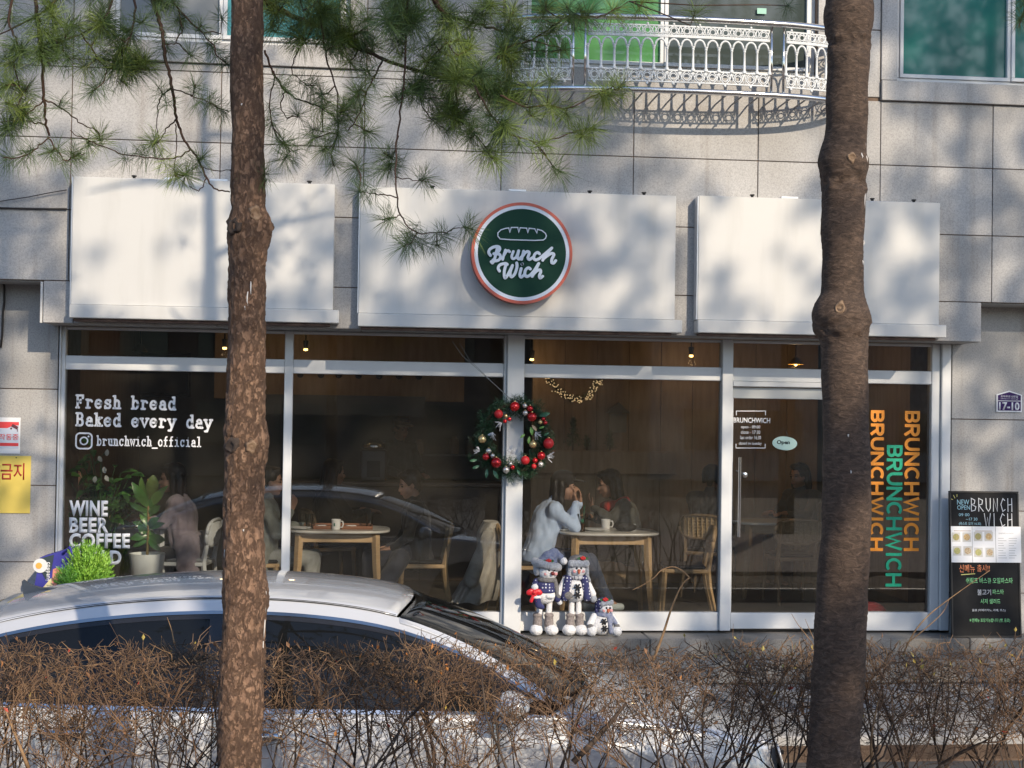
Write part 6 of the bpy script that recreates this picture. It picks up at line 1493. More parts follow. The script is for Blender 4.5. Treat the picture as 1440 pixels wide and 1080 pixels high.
NAVYD = dots('navy_dotted', (.032, .036, .12), (.6, .62, .7)); BLUEH = pm('blue_grey_hat', (.15, .18, .30), (.28, .30, .38), 60, .95, bump=.6, bscale=100); BLKF = pm('black_felt', (.015, .015, .018), rough=.9); REDF2 = pm('red_felt', (.55, .03, .03), rough=.8); NOSE = pm('carrot_nose', (.50, .13, .06), rough=.7); NOSE2 = pm('dark_red_nose', (.16, .015, .015), rough=.5); CHEEK = pm('pink_cheek', (.72, .35, .36), rough=.9); GRNF = pm('holly_green', (.02, .12, .03), rough=.6)
def K(x, y, z): return Vector((x*KP, y*KP, z*KP))
def kb_(b, c, r_, n=14): b.ball(K(*c), tuple(v*KP for v in (r_ if hasattr(r_, '__len__') else (r_, r_, r_))), n, 10)
def kc(b, p, q, r0_, r1_): cap(b, K(*p), K(*q), r0_*KP, r1_*KP)
def one(P, name, mat, fn, vox=.006, sm=3, disp=0): b = MB(); fn(b); return remesh(b, name, mat, P, vox, sm, disp, 60)
def holly(P, x, y, z):
    b = MB()
    for dx, dz in ((-3, .5), (0, 2), (3, .5), (0, -1)): kb_(b, (x+dx*.7, y-1, z+dz*.7), 1.9, 8)
    b.build('holly_berry', REDF2, P, True); b = MB()
    for s in (-1, 1): b.add([K(x+s*1, y, z), K(x+s*5, y-.5, z+2), K(x+s*8, y, z), K(x+s*5, y-.5, z-2)], [(0, 1, 2, 3)])
    b.build('holly_leaf', GRNF, P)
def flake(P, x, y, z, r_=4.2):
    b = MB()
    for k in range(6):
        a = math.pi*k/3; b.tube([K(x, y, z), K(x+r_*math.cos(a), y+.3, z+r_*math.sin(a))], [1.3*KP, 1.0*KP], 5); kb_(b, (x+r_*math.cos(a), y+.3, z+r_*math.sin(a)), 1.3, 6)
    b.build('snowflake_button', BLKF, P)
def face(P, x, z, r_, y, nose='ball', turn=0):
    b = MB()
    for s in (-1, 1): kb_(b, (x+turn+s*r_*.27, y-.93*r_*.98, z+r_*.22), 1.5, 8)
    b.build('eyes', BLKF, P, True); b = MB()
    for s in (-1, 1): kb_(b, (x+turn*.7+s*r_*.52, y-.80*r_, z-r_*.18), (2.6, 1.2, 2.2), 8)
    b.build('cheeks', CHEEK, P, True); b = MB()
    if nose == 'ball': kb_(b, (x+turn*1.3, y-r_*1.02, z-r_*.12), 2.7, 10); m_ = NOSE2
    else: b.tube([K(x+turn, y-r_*.9, z-r_*.05), K(x+turn-.5, y-r_*1.25, z-r_*.45)], [2.6*KP, .8*KP], 8); m_ = NOSE
    b.build('nose', m_, P, True)
# the one with the drooping hat and the red bow
A = thing('snowman_doll', 'standing plush snowman with drooping blue hat holding a red bow', 'doll', at(765, 886, SY_), 0, 'plush snowmen on the step'); A.location.z = -.021
for x in (-11, 10): one(A, 'foot', FUR, lambda b, x=x: (kb_(b, (x, -3, 7.5), (9, 11, 7.5))), .006, 2, .003)
for x in (-9, 6.5): one(A, 'boot', BOOT, lambda b, x=x: (kc(b, (x, 0, 15), (x, 0, 27), 6.5, 5.6), kb_(b, (x, 0, 27), (7, 7, 3))))
for x in (-7, 6): one(A, 'leg', FUR, lambda b, x=x: kc(b, (x, 0, 27), (x+1, 0, 48), 4.2, 4))
one(A, 'belly', FUR, lambda b: (kb_(b, (-1, 0, 55), (17, 14, 12)), kb_(b, (0, 0, 50), (14, 12, 8))))
one(A, 'jumper', NAVYD, lambda b: (kb_(b, (1, -.5, 66), (14.5, 13, 13)), kb_(b, (1, -.5, 72), (11, 11, 8)), kb_(b, (0, -1, 60), (15.5, 14, 6))))
one(A, 'jumper_hem', FUR, lambda b: kb_(b, (6, -13, 54), (7, 3, 3.5)))
one(A, 'arm', GKNIT, lambda b: kc(b, (12, -1, 74), (19, -4, 52), 4.5, 4.2)); one(A, 'mitten', FUR, lambda b: (kb_(b, (20, -5, 47), (4.5, 4, 6))))
one(A, 'arm', NAVYD, lambda b: kc(b, (-11, -1, 72), (-16, -8, 60), 5, 4.5)); one(A, 'mitten', FUR, lambda b: kb_(b, (-15, -14, 66), (5, 5, 4.5)))
def bow(b):
    for s in (-1, 1): b.ball(K(-16+s*5.5, -17, 60), (6*KP, 2.6*KP, 4.2*KP), 12, 8, Euler((0, s*.45, 0)).to_matrix()); kc(b, (-16, -17, 59), (-16+s*4, -17, 48), 2, 2.6)
    kb_(b, (-16, -18.5, 59.5), 3)
one(A, 'red_bow', pm('red_ribbon', (.6, .02, .03), rough=.35), bow, .0045, 1)
one(A, 'gift_stocking', NAVYD, lambda b: (kc(b, (-12, -15, 52), (-10, -15, 42), 5, 4.5), kc(b, (-10, -15, 42), (-5, -16, 40), 4.5, 3.6))); one(A, 'stocking_cuff', FUR, lambda b: kb_(b, (-12.5, -15, 53), (6.2, 5.5, 3)), .005)
one(A, 'head', FUR, lambda b: kb_(b, (4, -2, 86), (13.5, 12.5, 12.5)), .006, 3); face(A, 4, 86, 13, -2, 'ball', 3.5)
one(A, 'hat_brim', GFUR, lambda b: [kc(b, (2+15.5*math.cos(a), -1+13*math.sin(a), 95-3.5*math.cos(a)), (2+15.5*math.cos(a+.5), -1+13*math.sin(a+.5), 95-3.5*math.cos(a+.5)), 5.6, 5.6) for a in [k*.5 for k in range(13)]]+[kb_(b, (-11, 0, 88), (5, 9, 9))], .007, 2, .004)
one(A, 'hat', BLUEH, lambda b: (kb_(b, (3, -1, 99), (14, 12, 9)), kc(b, (5, -1, 103), (12, -1, 110), 11, 7.5), kc(b, (12, -1, 110), (21, -2, 106), 7.5, 4), kc(b, (21, -2, 106), (22, -3, 102), 4, 3)))
one(A, 'pompom', FUR, lambda b: kb_(b, (25, -4, 100), 5), .006, 2, .004); holly(A, 3, -13.5, 101)
one(A, 'scarf', GKNIT, lambda b: [kc(b, (2+10*math.cos(k*.55), -1+10*math.sin(k*.55), 75), (2+10*math.cos(k*.55+.55), -1+10*math.sin(k*.55+.55), 75), 3.6, 3.6) for k in range(12)]+[kc(b, (13, -5, 73), (18, -7, 52), 3.2, 3.6)])
# the one with the trapper hat
Bd = thing('snowman_doll', 'standing plush snowman with grey trapper hat and snowflake buttons', 'doll', at(808, 886, SY_), 0, 'plush snowmen on the step'); Bd.location.z = -.021
for x in (-8, 8.5): one(Bd, 'foot', FUR, lambda b, x=x: (kb_(b, (x, -3, 7.5), (9.5, 12, 7.5))), .006, 2, .003)
for x in (-6, 6.5): one(Bd, 'boot', BOOT, lambda b, x=x: (kc(b, (x, 0, 15), (x, 0, 26), 6.2, 5.5), kb_(b, (x, 0, 27), (6.8, 6.8, 2.6))))
for x in (-4.5, 5): one(Bd, 'leg', FUR, lambda b, x=x: kc(b, (x, 0, 27), (x, 0, 47), 4, 3.8))
one(Bd, 'belly', FUR, lambda b: (kb_(b, (0, 0, 59), (17.5, 14, 14.5)), kb_(b, (0, 0, 68), (15, 13, 10))))
for s in (-1, 1): one(Bd, 'waistcoat', NAVYD, lambda b, s=s: (kc(b, (s*11, -8.5, 76), (s*15, -9, 52), 5.5, 5.5), kc(b, (s*13, 2, 76), (s*17, 2, 54), 5, 6)))
for s in (-1, 1): one(Bd, 'arm', FUR, lambda b, s=s: kc(b, (s*14, -2, 74), (s*23, -5, 56), 5, 5)); one(Bd, 'mitten', NAVYD if s < 0 else GFUR, lambda b, s=s: kb_(b, (s*24, -6, 50), (5, 4.5, 5.5)))
one(Bd, 'pocket_heart', GKNIT, lambda b: (kb_(b, (-11, -13, 55), (6, 3, 5.5)),), .005)
flake(Bd, 1, -15.5, 66); flake(Bd, 1, -16, 56)
one(Bd, 'head', FUR, lambda b: kb_(b, (3, -2, 89), (11.5, 11, 11)), .006, 3); face(Bd, 3, 89, 11, -2, 'carrot', 0)
one(Bd, 'hat', GKNIT, lambda b: (kb_(b, (3, 1, 99), (14, 11.5, 9.5)), kc(b, (-9, 2, 97), (-10, 1, 78), 4, 3.2), kc(b, (15, 2, 97), (16, 1, 80), 4, 3.2), kb_(b, (3, 4, 92), (14, 9, 12)))); one(Bd, 'hat_brim', GFUR, lambda b: (kc(b, (-7, -9, 97), (13, -9, 97), 5, 5), kb_(b, (3, -10.5, 97), (11, 4, 5.5))), .006, 2, .004)
for s, x in ((-1, -8), (1, 14)): one(Bd, 'ear_flap', GFUR, lambda b, s=s, x=x: (kc(b, (x, -5, 93), (x+s*1, -6, 81), 3.2, 2.8), kc(b, (x+s, -6, 81), (x+s*4, -7, 74), 2.4, 2)), .005, 2, .003)
holly(Bd, 8, -12, 104.5)
one(Bd, 'scarf', pm('striped_scarf', (.05, .05, .09), (.5, .5, .52), 70, .9, contrast=(.45, .55), stretch=(1, .2, .2)), lambda b: [kc(b, (3+10*math.cos(k*.55), -1+9*math.sin(k*.55), 78), (3+10*math.cos(k*.55+.55), -1+9*math.sin(k*.55+.55), 78), 3, 3) for k in range(12)])
# the sitting one
Cd = thing('snowman_doll', 'small sitting plush snowman with dotted navy hat', 'doll', at(846, 886, SY_), 0, 'plush snowmen on the step'); Cd.location.z = -.021
one(Cd, 'belly', FUR, lambda b: (kb_(b, (0, 0, 14), (16, 13, 14)), kb_(b, (1, 0, 24), (12, 11, 8)))); 
for x in (-15, 19): one(Cd, 'foot', FUR, lambda b, x=x: kb_(b, (x, -10, 7), (7, 8, 7)), .005, 2, .003)
for s, x in ((-1, -11), (1, 13)): one(Cd, 'arm', FUR, lambda b, s=s, x=x: kc(b, (x, -3, 26), (x+s*6, -7, 16), 4.5, 4.5)); one(Cd, 'mitten', GKNIT, lambda b, s=s, x=x: kb_(b, (x+s*6, -9, 13), 4.5), .005)
flake(Cd, 1, -13.5, 20, 3.4); flake(Cd, 2, -13.5, 11, 3.4)
one(Cd, 'head', FUR, lambda b: kb_(b, (5, -2, 36), (9.5, 9, 9)), .005, 3); face(Cd, 5, 36, 9, -2, 'carrot', 2)
one(Cd, 'hat', NAVYD, lambda b: (kb_(b, (0, 0, 42), (10, 9.5, 9)), kc(b, (-6, 0, 40), (-7, 0, 32), 4, 3))); one(Cd, 'hat_brim', GFUR, lambda b: kc(b, (0, -7, 43), (11, -6, 45), 4.2, 4.2), .005, 2, .003); holly(Cd, 3, -9, 49)
one(Cd, 'scarf', BLUEH, lambda b: [kc(b, (3+9*math.cos(k*.55), -1+8*math.sin(k*.55), 28), (3+9*math.cos(k*.55+.55), -1+8*math.sin(k*.55+.55), 28), 3.4, 3.4) for k in range(12)]+[kc(b, (10, -7, 28), (18, -9, 17), 3.4, 3), kc(b, (8, -9, 26), (11, -12, 6), 3, 3.4)])

# ---- wreath
WRY = -.20; wc = at(722, 616, WRY); ws = (WRY+12)*1.004/F
wr = thing('wreath', 'christmas wreath with red, gold and silver baubles hung on the centre post', 'wreath', wc)
wr_r = random.Random(9); gn = MB(); gt = MB(); gl2 = MB()
gt.tube([(44*ws*math.cos(a), 0, 46*ws*math.sin(a)) for a in [k*2*math.pi/40 for k in range(41)]], .022, 8)
for k in range(760):
    a = wr_r.uniform(0, 2*math.pi); rr = 44*ws+wr_r.gauss(0, 6)*ws; q = Vector((rr*math.cos(a), wr_r.uniform(-.05, .02), rr*1.05*math.sin(a))); o_ = wr_r.choice((1, 1, 1, -.5)); needles(gn, q, (math.cos(a)*o_+wr_r.uniform(-.5, .5), -.5, math.sin(a)*o_+wr_r.uniform(-.5, .5)), 18, .052, .0026, wr_r, 2.4)
gt.build('wreath_ring', TWIGM, wr, True); tag(gn.build('needles', pm('wreath_green', (.02, .062, .03), (.04, .10, .045), 9, .5), wr, flip=False), kind='stuff')
BR = pm('red_bauble', (.55, .012, .015), rough=.14, metal=.55, coat=.5); BRM = pm('red_matt_bauble', (.5, .015, .02), rough=.5); BG = pm('gold_bauble', (.70, .52, .25), rough=.25, metal=.7); BS = pm('silver_bauble', (.66, .62, .56), rough=.22, metal=.7)
def wz(X, Yp): return ((620+X/6)-722)*ws, -((540+Yp/6)-616)*ws
for lst, m_ in (([(610, 190, 42), (757, 275, 40), (460, 662, 45), (373, 615, 30), (740, 205, 27), (530, 315, 18), (568, 297, 18), (855, 290, 17), (872, 322, 18), (840, 600, 35), (790, 640, 23), (600, 700, 20)], BR), ([(475, 255, 37), (900, 495, 45), (705, 640, 38), (780, 690, 22)], BRM), ([(340, 468, 35), (770, 505, 32), (828, 318, 19), (537, 272, 17)], BG), ([(695, 182, 22), (700, 243, 24), (395, 565, 25), (430, 605, 20), (545, 722, 30), (583, 670, 18), (837, 672, 25)], BS)):
    for X, Yp, r_ in lst:
        x, z = wz(X, Yp); r_ = r_/6*ws; b = MB(); b.ball((0, 0, 0), r_, 20, 14); o = b.build('bauble', m_, wr, True, (x, -.07-r_*.4, z))
        MB().lathe([(r_*.22, r_*.96), (r_*.22, r_*1.16)], (0, 0, 0), 8).build('bauble_cap', BG, o)
SIL = pm('silver_glitter_twig', (.6, .6, .62), rough=.4, metal=.3)
for X, Yp, a0 in ((320, 570, 160), (890, 600, -30), (505, 330, 200), (430, 410, 250), (590, 590, 80), (790, 400, -60)):
    x, z = wz(X, Yp); b = MB()
    for k in range(9): a = R(a0+wr_r.uniform(-60, 60)); l = wr_r.uniform(.03, .07); b.tube([(0, 0, 0), (l*.5*math.cos(a), -.012, l*.5*math.sin(a)), (l*math.cos(a+.2), -.01, l*math.sin(a+.2))], .0022, 4)
    b.build('glitter_twig', SIL, wr, False, (x, -.075, z))
LFD = pm('wreath_leaf', (.03, .11, .06), (.05, .15, .07), 20, .45); LFL = pm('pale_leaf', (.14, .30, .06), rough=.5); TAN = pm('tan_leaf', (.5, .36, .22), rough=.6)
def bigleaf(par, p, d, l, w_, mat, nrm=(0, -1, 0)):
    d = Vector(d).normalized(); sd = d.cross(Vector(nrm)).normalized(); up = Vector(nrm).normalized(); vs = []; n = 6; p = Vector(p)
    for i in range(n+1):
        t = i/n; wv = w_*math.sin(math.pi*(t*.93+.05))**.8; c = p+d*l*t+up*l*.16*math.sin(math.pi*t*.9)
        vs += [c-sd*wv+up*wv*.25, c, c+sd*wv+up*wv*.25]
    fs = [(i*3+j, i*3+j+1, i*3+j+4, i*3+j+3) for i in range(n) for j in (0, 1)]
    me = bpy.data.meshes.new('leaf'); me.from_pydata([tuple(v) for v in vs], [], fs); me.materials.append(mat); me.polygons.foreach_set('use_smooth', [True]*len(fs)); return link('leaf', me, par)
for X, Yp, a, m_, l in ((820, 265, 15, LFD, .09), (320, 690, 200, LFD, .06), (385, 720, 265, LFD, .07), (440, 730, 300, LFD, .075), (300, 640, 190, LFD, .06), (750, 360, -80, LFL, .07), (700, 420, 220, LFL, .05), (740, 440, -100, LFL, .06), (760, 345, -50, TAN, .06), (820, 370, 20, LFL, .045), (860, 430, 30, LFD, .05), (640, 720, -60, LFD, .05)):
    x, z = wz(X, Yp); bigleaf(wr, (x, -.07, z), (math.cos(R(a)), -.1, math.sin(R(a))), l, l*.2, m_)
b = MB(); b.tube([at(724, 566, WRY)-wc, at(650, 500, -.13)-wc, at(636, 480, -.07)-wc], .0022, 5); b.tube([at(722, 566, WRY)-wc, at(660, 506, -.13)-wc, at(646, 482, -.07)-wc], .0018, 5); b.build('hanging_wire', pm('wire', (.3, .3, .29), rough=.5), wr)

# ---- chalk board
bx0, bx1 = at(1338, 800, -.28).x, at(1436, 800, -.28).x; bz1 = at(1387, 691, -.28).z; bw = (bx1-bx0)/2; bh = bz1+.022
cb_ = thing('chalkboard', 'black chalkboard with handwritten menu leaning beside the shopfront', 'chalkboard', ((bx0+bx1)/2, -.30, -.021)); cb_.rotation_euler = (R(-4), 0, 0)
CHK = pm('chalkboard_black', (.010, .010, .011), (.02, .02, .021), 5, .7, spec=.2); FRB = pm('board_frame', (.02, .018, .016), rough=.5)
MB().cbox(-bw+.015, bw-.015, -.0, .018, .015, bh-.015, .002).build('board', CHK, cb_)
for q in ((-bw, bw, 0, .016), (-bw, bw, bh-.016, bh), (-bw, -bw+.016, .0165, bh-.0165), (bw-.016, bw, .0165, bh-.0165)): MB().cbox(q[0], q[1], -.006, .022, q[2], q[3], .003).build('frame', FRB, cb_)
def bz(py): return bh*(893-py)/(893-691)
def bxx(px): return -bw+2*bw*(px-1338)/98
C_W = pm('chalk_white', (.75, .76, .78), rough=.8); C_B = pm('chalk_blue', (.35, .6, .7), rough=.8); C_G = pm('chalk_green', (.30, .72, .32), rough=.8); C_O = pm('chalk_orange', (.8, .27, .12), rough=.8); C_Y = pm('chalk_yellow', (.75, .72, .25), rough=.8)
def btext(t_, x0, x1, y0, y1, m_, off=0, r_=0): text_fit(t_, bxx(x0), bxx(x1), bz(y1), bz(y0), -.0012, m_, cb_, 'lettering', .0006, off, rot=r_)
btext('NEW', 1349, 1366, 703, 710, C_B); btext('OPEN', 1349, 1367, 711, 717, C_B)
btext('09 00', 1351, 1366, 722, 726, C_B); btext('~17 30', 1361, 1377, 728, 732, C_B); btext('(라스트 오더 16:30)', 1351, 1382, 734, 739, C_B)
STK = {'B': [[(0, 0), (0, 1), (.6, .85), (.5, .58), (0, .52), (.75, .35), (.6, .08), (0, 0)]], 'R': [[(0, 0), (0, 1), (.65, .85), (.55, .55), (0, .48), (.75, 0)]], 'U': [[(0, 1), (.05, .25), (.4, 0), (.7, .25), (.72, 1)]], 'N': [[(0, 0), (.05, 1), (.65, 0), (.7, 1)]], 'C': [[(.7, .85), (.4, 1), (.05, .55), (.35, 0), (.75, .15)]], 'H': [[(0, 0), (0, 1)], [(.65, 1), (.65, 0)], [(0, .5), (.65, .55)]], 'W': [[(0, 1), (.25, 0), (.5, .7), (.7, 0), (.95, 1)]], 'I': [[(.3, 0), (.3, 1)]]}
def hand_word(wd_, x0, x1, y0, y1):
    b = MB(); n = len(wd_); ad = (bxx(x1)-bxx(x0))/n; h = bz(y0)-bz(y1)
    for i, ch in enumerate(wd_):
        for q in STK[ch]: b.stroke([(bxx(x0)+ad*(i+.82*u), bz(y1)+h*v) for u, v in q], .0062, -.0016, -.0004)
    b.build('lettering', C_W, cb_)
hand_word('BRUNCH', 1369, 1431, 701, 719); hand_word('WICH', 1387, 1431, 722, 740)
btext('신메뉴', 1350, 1372, 793, 804, C_O, .01); btext('출시!!', 1375, 1393, 793, 803, C_O, .01); b = MB(); b.stroke([(bxx(1353), bz(807)), (bxx(1372), bz(805.5))], .006, -.0012, -.0004); b.build('underline', C_Y, cb_)
btext('쉬림프 비스큐 오일파스타', 1359, 1425, 811, 819, C_G, .015); btext('불고기', 1375, 1394, 827, 835, C_W, .0); btext('파스타', 1396, 1412, 827, 834, C_G, .01); btext('시저 샐러드', 1379, 1407, 840, 847, C_G, .015); btext('음료 (아메리카노, 라떼, 주스)', 1367, 1414, 854, 858, C_W, .01); btext('＊전메뉴 포장가능합니다 (빵, 음료)', 1363, 1420, 867, 873, C_G, .012)
for q in (((1346, 701), (1344, 697)), ((1343, 703), (1340, 702)), ((1349, 699), (1349, 696))): b = MB(); b.stroke([(bxx(a), bz(c)) for a, c in q], .004, -.0012, -.0004); b.build('chalk_mark', C_Y, cb_)
# menu sheets pinned on the board
ms = thing('menu_sheet', 'white menu sheet with food pictures pinned on the chalkboard', 'menu', (0, 0, 0)); ms.parent = None
ms.location = cb_.location; ms.rotation_euler = cb_.rotation_euler
for x0, x1 in ((1339, 1368.5), (1369, 1401.5), (1402, 1437.5)): MB().box(bxx(x0), bxx(x1), -.009, -.0072, bz(790), bz(740)).build('page', VINYLW, ms)
FOOD = [pm('food_%d' % i, c, c2, 90, .6) for i, (c, c2) in enumerate((((.5, .35, .15), (.25, .3, .1)), ((.65, .5, .25), (.45, .25, .1)), ((.6, .5, .2), (.3, .35, .12)), ((.35, .2, .1), (.7, .6, .4))))]
for i, (px_, py_) in enumerate(((1346, 755), (1361, 755), (1347, 774), (1362, 774), (1377, 754), (1392, 754), (1377, 776), (1393, 776))):
    cc = (bxx(px_), 0, bz(py_)); MB().box(bxx(px_-6), bxx(px_+6), -.0098, -.0091, bz(py_+6.5), bz(py_-6.5)).build('photo_print', pm('plate_grey', (.6, .58, .54)), ms); MB().lathe([(.028, -.0106), (.028, -.0099)], cc, 18, 'Y').build('dish_print', FOOD[i % 4], ms)
LINE = pm('print_grey', (.35, .35, .36)); b = MB()
text_fit('SANDWICH & PASTA', bxx(1406), bxx(1427), bz(750.5), bz(748.5), -.0091, LINE, ms, 'lettering', .0004)
for k in range(9):
    for x0, x1 in ((1405, 1417), (1420, 1432)): b.box(bxx(x0), bxx(x1-RNG.uniform(0, 5)), -.0096, -.0091, bz(756+k*3.4+.6), bz(756+k*3.4))
tag(b.build('printed_lines', LINE, ms), kind='stuff')
for x0 in (1343, 1373): b = MB(); b.box(bxx(x0), bxx(x0+24), -.0096, -.0091, bz(746.8), bz(746)); b.build('heading_line', pm('print_brown', (.35, .22, .14)), ms)

# ---- bag and bright bush by the left pillar
BLUEB = pm('royal_blue_fabric', (.035, .035, .28), (.05, .05, .34), 12, .6, bump=.2); BDK = pm('bag_dark', (.03, .05, .06), rough=.6)
BGY = -.42; bgp = at(78, 830, BGY); bg_ = thing('cooler_bag', 'blue fabric cooler bag with white lettering beside the bright bush', 'bag', (bgp.x, BGY, -.021)); bs = (BGY+12)*1.004/F
def bg(px, py): return ((px-78)*bs, (at(78, py, BGY).z+.021))
b = MB(); b.prism([bg(50, 828), bg(57, 784), bg(94, 772), bg(101, 770), bg(99, 800), bg(92, 905), bg(52, 905)], -.02, .22); b.build('bag_body', BLUEB, bg_)
b = MB(); b.prism([bg(57.5, 785), bg(76, 779.5), bg(73, 800), bg(66, 815), bg(58, 800)], -.026, -.021); b.build('print_panel', BDK, bg_)
b = MB(); q = bg(53, 795); b.lathe([(.055, -.031), (.055, -.0275)], (q[0]+.03, 0, q[1]), 24, 'Y'); b.build('egg_white_print', PORC, bg_); b = MB(); b.lathe([(.024, -.035), (.024, -.0315)], (q[0]+.02, 0, q[1]), 18, 'Y'); b.build('egg_yolk_print', pm('egg_yolk', (.8, .42, .08)), bg_)
x0, z1 = bg(65, 790); x1, z0 = bg(71, 817); text_fit('coupang', x0, x1, z0, z1, -.0275, VINYLW, bg_, 'lettering', .001, .02, rot90=True)
b = MB(); b.prism([bg(75, 800), bg(80, 798), bg(90, 806), bg(78, 826), bg(74, 818)], -.027, -.0212); b.build('salmon_print', pm('salmon_print', (.75, .30, .22)), bg_); b = MB(); b.prism([bg(62, 826), bg(73, 812), bg(74, 820), bg(78, 828), bg(70, 840)], -.029, -.0215); b.build('cream_print', pm('cream_print', (.7, .62, .35)), bg_)
b = MB(); b.tube([Vector((bg(88, 778)[0], -.03, bg(88, 778)[1])), Vector((bg(97, 768)[0], -.04, bg(97, 768)[1])), Vector((bg(103, 785)[0], -.035, bg(103, 785)[1])), Vector((bg(100, 802)[0], -.03, bg(100, 802)[1]))], .012, 6); b.build('strap', BLUEB, bg_, True)
LIME = pm('lime_foliage', (.15, .38, .03), (.33, .58, .07), 9, .5); LIME2 = pm('mid_foliage', (.06, .20, .02), (.10, .28, .03), 6, .5)
def bush(label, px_, py_, Y, rx, rz_, n, mat, pot_z):
    p = at(px_, py_, Y); t = thing('potted_bush', label, 'plant', (p.x, Y, -.021)); cz = p.z+.021; b = MB(); lb_ = MB(); r2 = random.Random(int(px_))
    for i in range(n):
        a = r2.uniform(0, 6.283); e = math.asin(r2.uniform(-.6, 1)); d = Vector((math.cos(a)*math.cos(e), math.sin(a)*math.cos(e)*.9, math.sin(e))); k = r2.uniform(.55, 1)
        q = Vector((d.x*rx*k, d.y*rx*k, cz+d.z*rz_*k)); ax = (d+Vector((0, 0, .9))).normalized()
        for j in range(9):
            a2 = r2.uniform(0, 6.28); s0 = q-ax*.03+ax*.012*j; dd = (ax+Vector((math.cos(a2), math.sin(a2), .2))*.75).normalized(); l = .034*(1-.04*j); sd = dd.cross(ax).normalized()*.0038; lb_.add([s0-sd, s0+sd, s0+dd*l], [(0, 1, 2)])
        b.tube([Vector((0, 0, pot_z)), q*.6+Vector((0, 0, cz*.4)), q], [.006, .004, .0015], 3)
    MB().lathe([(rx*.55, 0), (rx*.72, pot_z-.02), (rx*.78, pot_z-.02), (rx*.78, pot_z), (rx*.68, pot_z), (rx*.66, pot_z-.05), (0, pot_z-.05)], (0, 0, 0), 24).build('pot', pm('grey_pot', (.25, .25, .24), rough=.7), t, 40)
    tag(lb_.build('foliage', mat, t, flip=False), kind='stuff'); b.build('stems', LIME2, t, flip=False)
bush('bright lime green feathery bush in front of the window lettering', 121, 807, -.42, 30*bs, 37*bs, 760, LIME, .36)
bush('low darker green tuft between the blue bag and the bright bush', 95, 819, -.60, 11*bs, 13*bs, 110, LIME2, .34)

cu_ = at(1220, 856, .3); b = MB(); b.ball((0, 0, .09), (.15, .12, .095), 24, 14); tag(remesh(b, 'cushion', fabric('red_cushion', (.62, .02, .03)), None, .012, 2, .006, 9), 'round red cushion on the floor behind the lettered glass pane', 'cushion').location = (cu_.x+.02, .3, cu_.z-.12)
# ---- plants behind the glass
RUB_L = [pm('rubber_leaf_%d' % i, c, tuple(v*.7 for v in c), 8, .3) for i, c in enumerate(((.06, .19, .04), (.11, .28, .06), (.20, .38, .09), (.13, .19, .06)))]
RPY = .38; rp = at(207, 778, RPY); k_ = (RPY+12)*1.004/F
st_ = thing('plant_stand', 'low wooden stand under the white plant pot', 'stand', (rp.x, RPY, 0)); MB().cbox(-.17, .17, -.17, .17, .30, .33, .006).build('stand_top', OAK, st_)
for sx in (-1, 1):
    for sy in (-1, 1): MB().cbox(sx*.14-.015, sx*.14+.015, sy*.14-.015, sy*.14+.015, 0, .299, .003).build('leg', OAK, st_)
tp = thing('potted_plant', 'rubber plant with broad upright leaves in a pale tapered pot', 'plant', (rp.x, RPY, .331)); ph = rp.z-.331
MB().lathe([(.11, 0), (.118, .01), (24*k_, ph-.01), (24*k_, ph), (22.5*k_, ph), (22*k_, ph-.03), (0, ph-.03)], (0, 0, 0), 36).build('pot', pm('pale_pot', (.78, .83, .83), rough=.35), tp, 40)
b = MB(); b.tube([(0, 0, ph-.04), (.005, 0, ph+.25), (-.005, 0, ph+.62)], [.012, .010, .007], 8); b.build('stem', pm('stem_brown', (.28, .15, .07), (.2, .2, .06), 12, .7), tp, True)
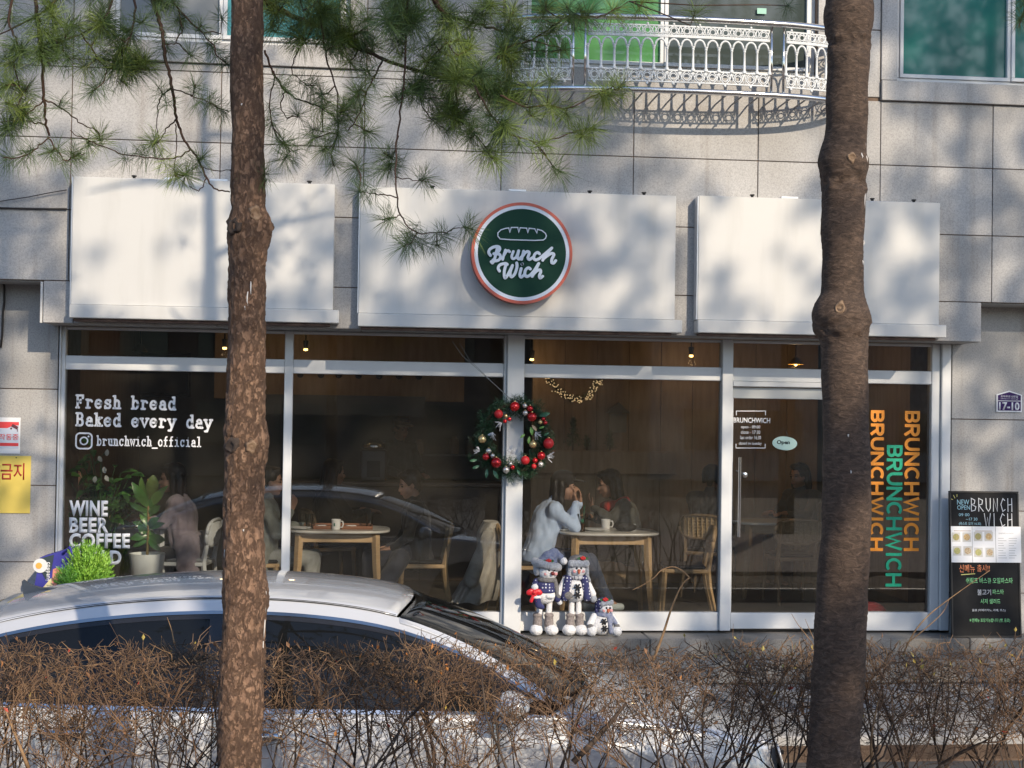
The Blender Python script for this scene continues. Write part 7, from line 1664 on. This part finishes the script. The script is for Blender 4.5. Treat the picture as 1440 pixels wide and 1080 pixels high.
for (X, Yp, X2, Y2, w_, c) in ((760, 720, 690, 590, 20, 1), (770, 720, 880, 630, 20, 0), (755, 720, 620, 690, 18, 0), (770, 735, 910, 690, 17, 0), (765, 640, 700, 520, 19, 1), (765, 640, 830, 540, 20, 0), (760, 600, 610, 520, 16, 0), (775, 620, 860, 540, 18, 0), (765, 560, 640, 350, 26, 1), (775, 520, 720, 300, 20, 2), (785, 490, 800, 295, 34, 3), (790, 520, 915, 375, 18, 1), (800, 540, 905, 420, 26, 2), (775, 560, 850, 480, 24, 0), (750, 800, 625, 830, 22, 0), (765, 810, 900, 840, 28, 0), (755, 840, 640, 900, 16, 0), (765, 830, 870, 920, 16, 0), (760, 770, 690, 690, 20, 0), (765, 790, 830, 790, 24, 1), (755, 760, 690, 760, 18, 0)):
    f = lambda X, Yp: Vector((((80+X/6)-207)*k_, 0, (at(207, 620+Yp/6, RPY).z-.331))); p0, p1 = f(X, Yp), f(X2, Y2); p0.x *= .4; d = p1-p0; yy = RNG.uniform(-.10, .08); bigleaf(tp, p0, d+Vector((0, yy, 0)), d.length*1.05, w_*k_/6*1.55, RUB_L[c], (RNG.uniform(-.4, .4), -1, RNG.uniform(-.2, .5)))
DKL = pm('lily_leaf', (.035, .11, .028), (.07, .18, .04), 8, .35); WHT = pm('white_spathe', (.7, .72, .66), rough=.5)
LPY = .62; lp = at(140, 760, LPY); tl_ = thing('potted_plant', 'bushy dark green peace lily with white blooms behind the lettering', 'plant', (lp.x, LPY, 0)); lz_ = .55
MB().lathe([(.13, 0), (.15, .02), (.19, lz_-.03), (.19, lz_), (.175, lz_), (.17, lz_-.04), (0, lz_-.04)], (0, 0, 0), 28).build('pot', pm('dark_pot', (.06, .06, .06), rough=.5), tl_, 40)
r3 = random.Random(4); kk = (LPY+12)*1.004/F
stm = MB()
for i in range(120):
    px_ = r3.gauss(140, 24); py_ = 735-abs(r3.gauss(0, 45)); px_ = max(92, min(190, px_)); p1 = Vector(((px_-140)*kk, r3.uniform(-.2, .2), at(140, max(628, py_), LPY).z)); a = math.atan2(p1.y, p1.x); stm.tube([(p1.x*.1, p1.y*.1, lz_-.05), (p1.x*.5, p1.y*.5, (p1.z+lz_)*.55), p1], .003, 3)
    d = Vector((p1.x+r3.uniform(-.15, .15), p1.y-.05, r3.uniform(-.12, .08))); bigleaf(tl_, p1, d, r3.uniform(.08, .16), r3.uniform(.018, .03), DKL if r3.random() < .8 else RUB_L[1], (r3.uniform(-.3, .3), -.7, .8))
tag(stm.build('stalks', DKL, tl_, flip=False), kind='stuff')
for px_, py_, a in ((150, 655, -80), (147, 648, 120), (139, 668, -95), (152, 667, -60), (153, 640, 80)): bigleaf(tl_, Vector(((px_-140)*kk, -.22, at(px_, py_, LPY).z)), (math.cos(R(a)), 0, math.sin(R(a))), .055, .018, WHT)
bpy.data.scenes.remove(TMP)
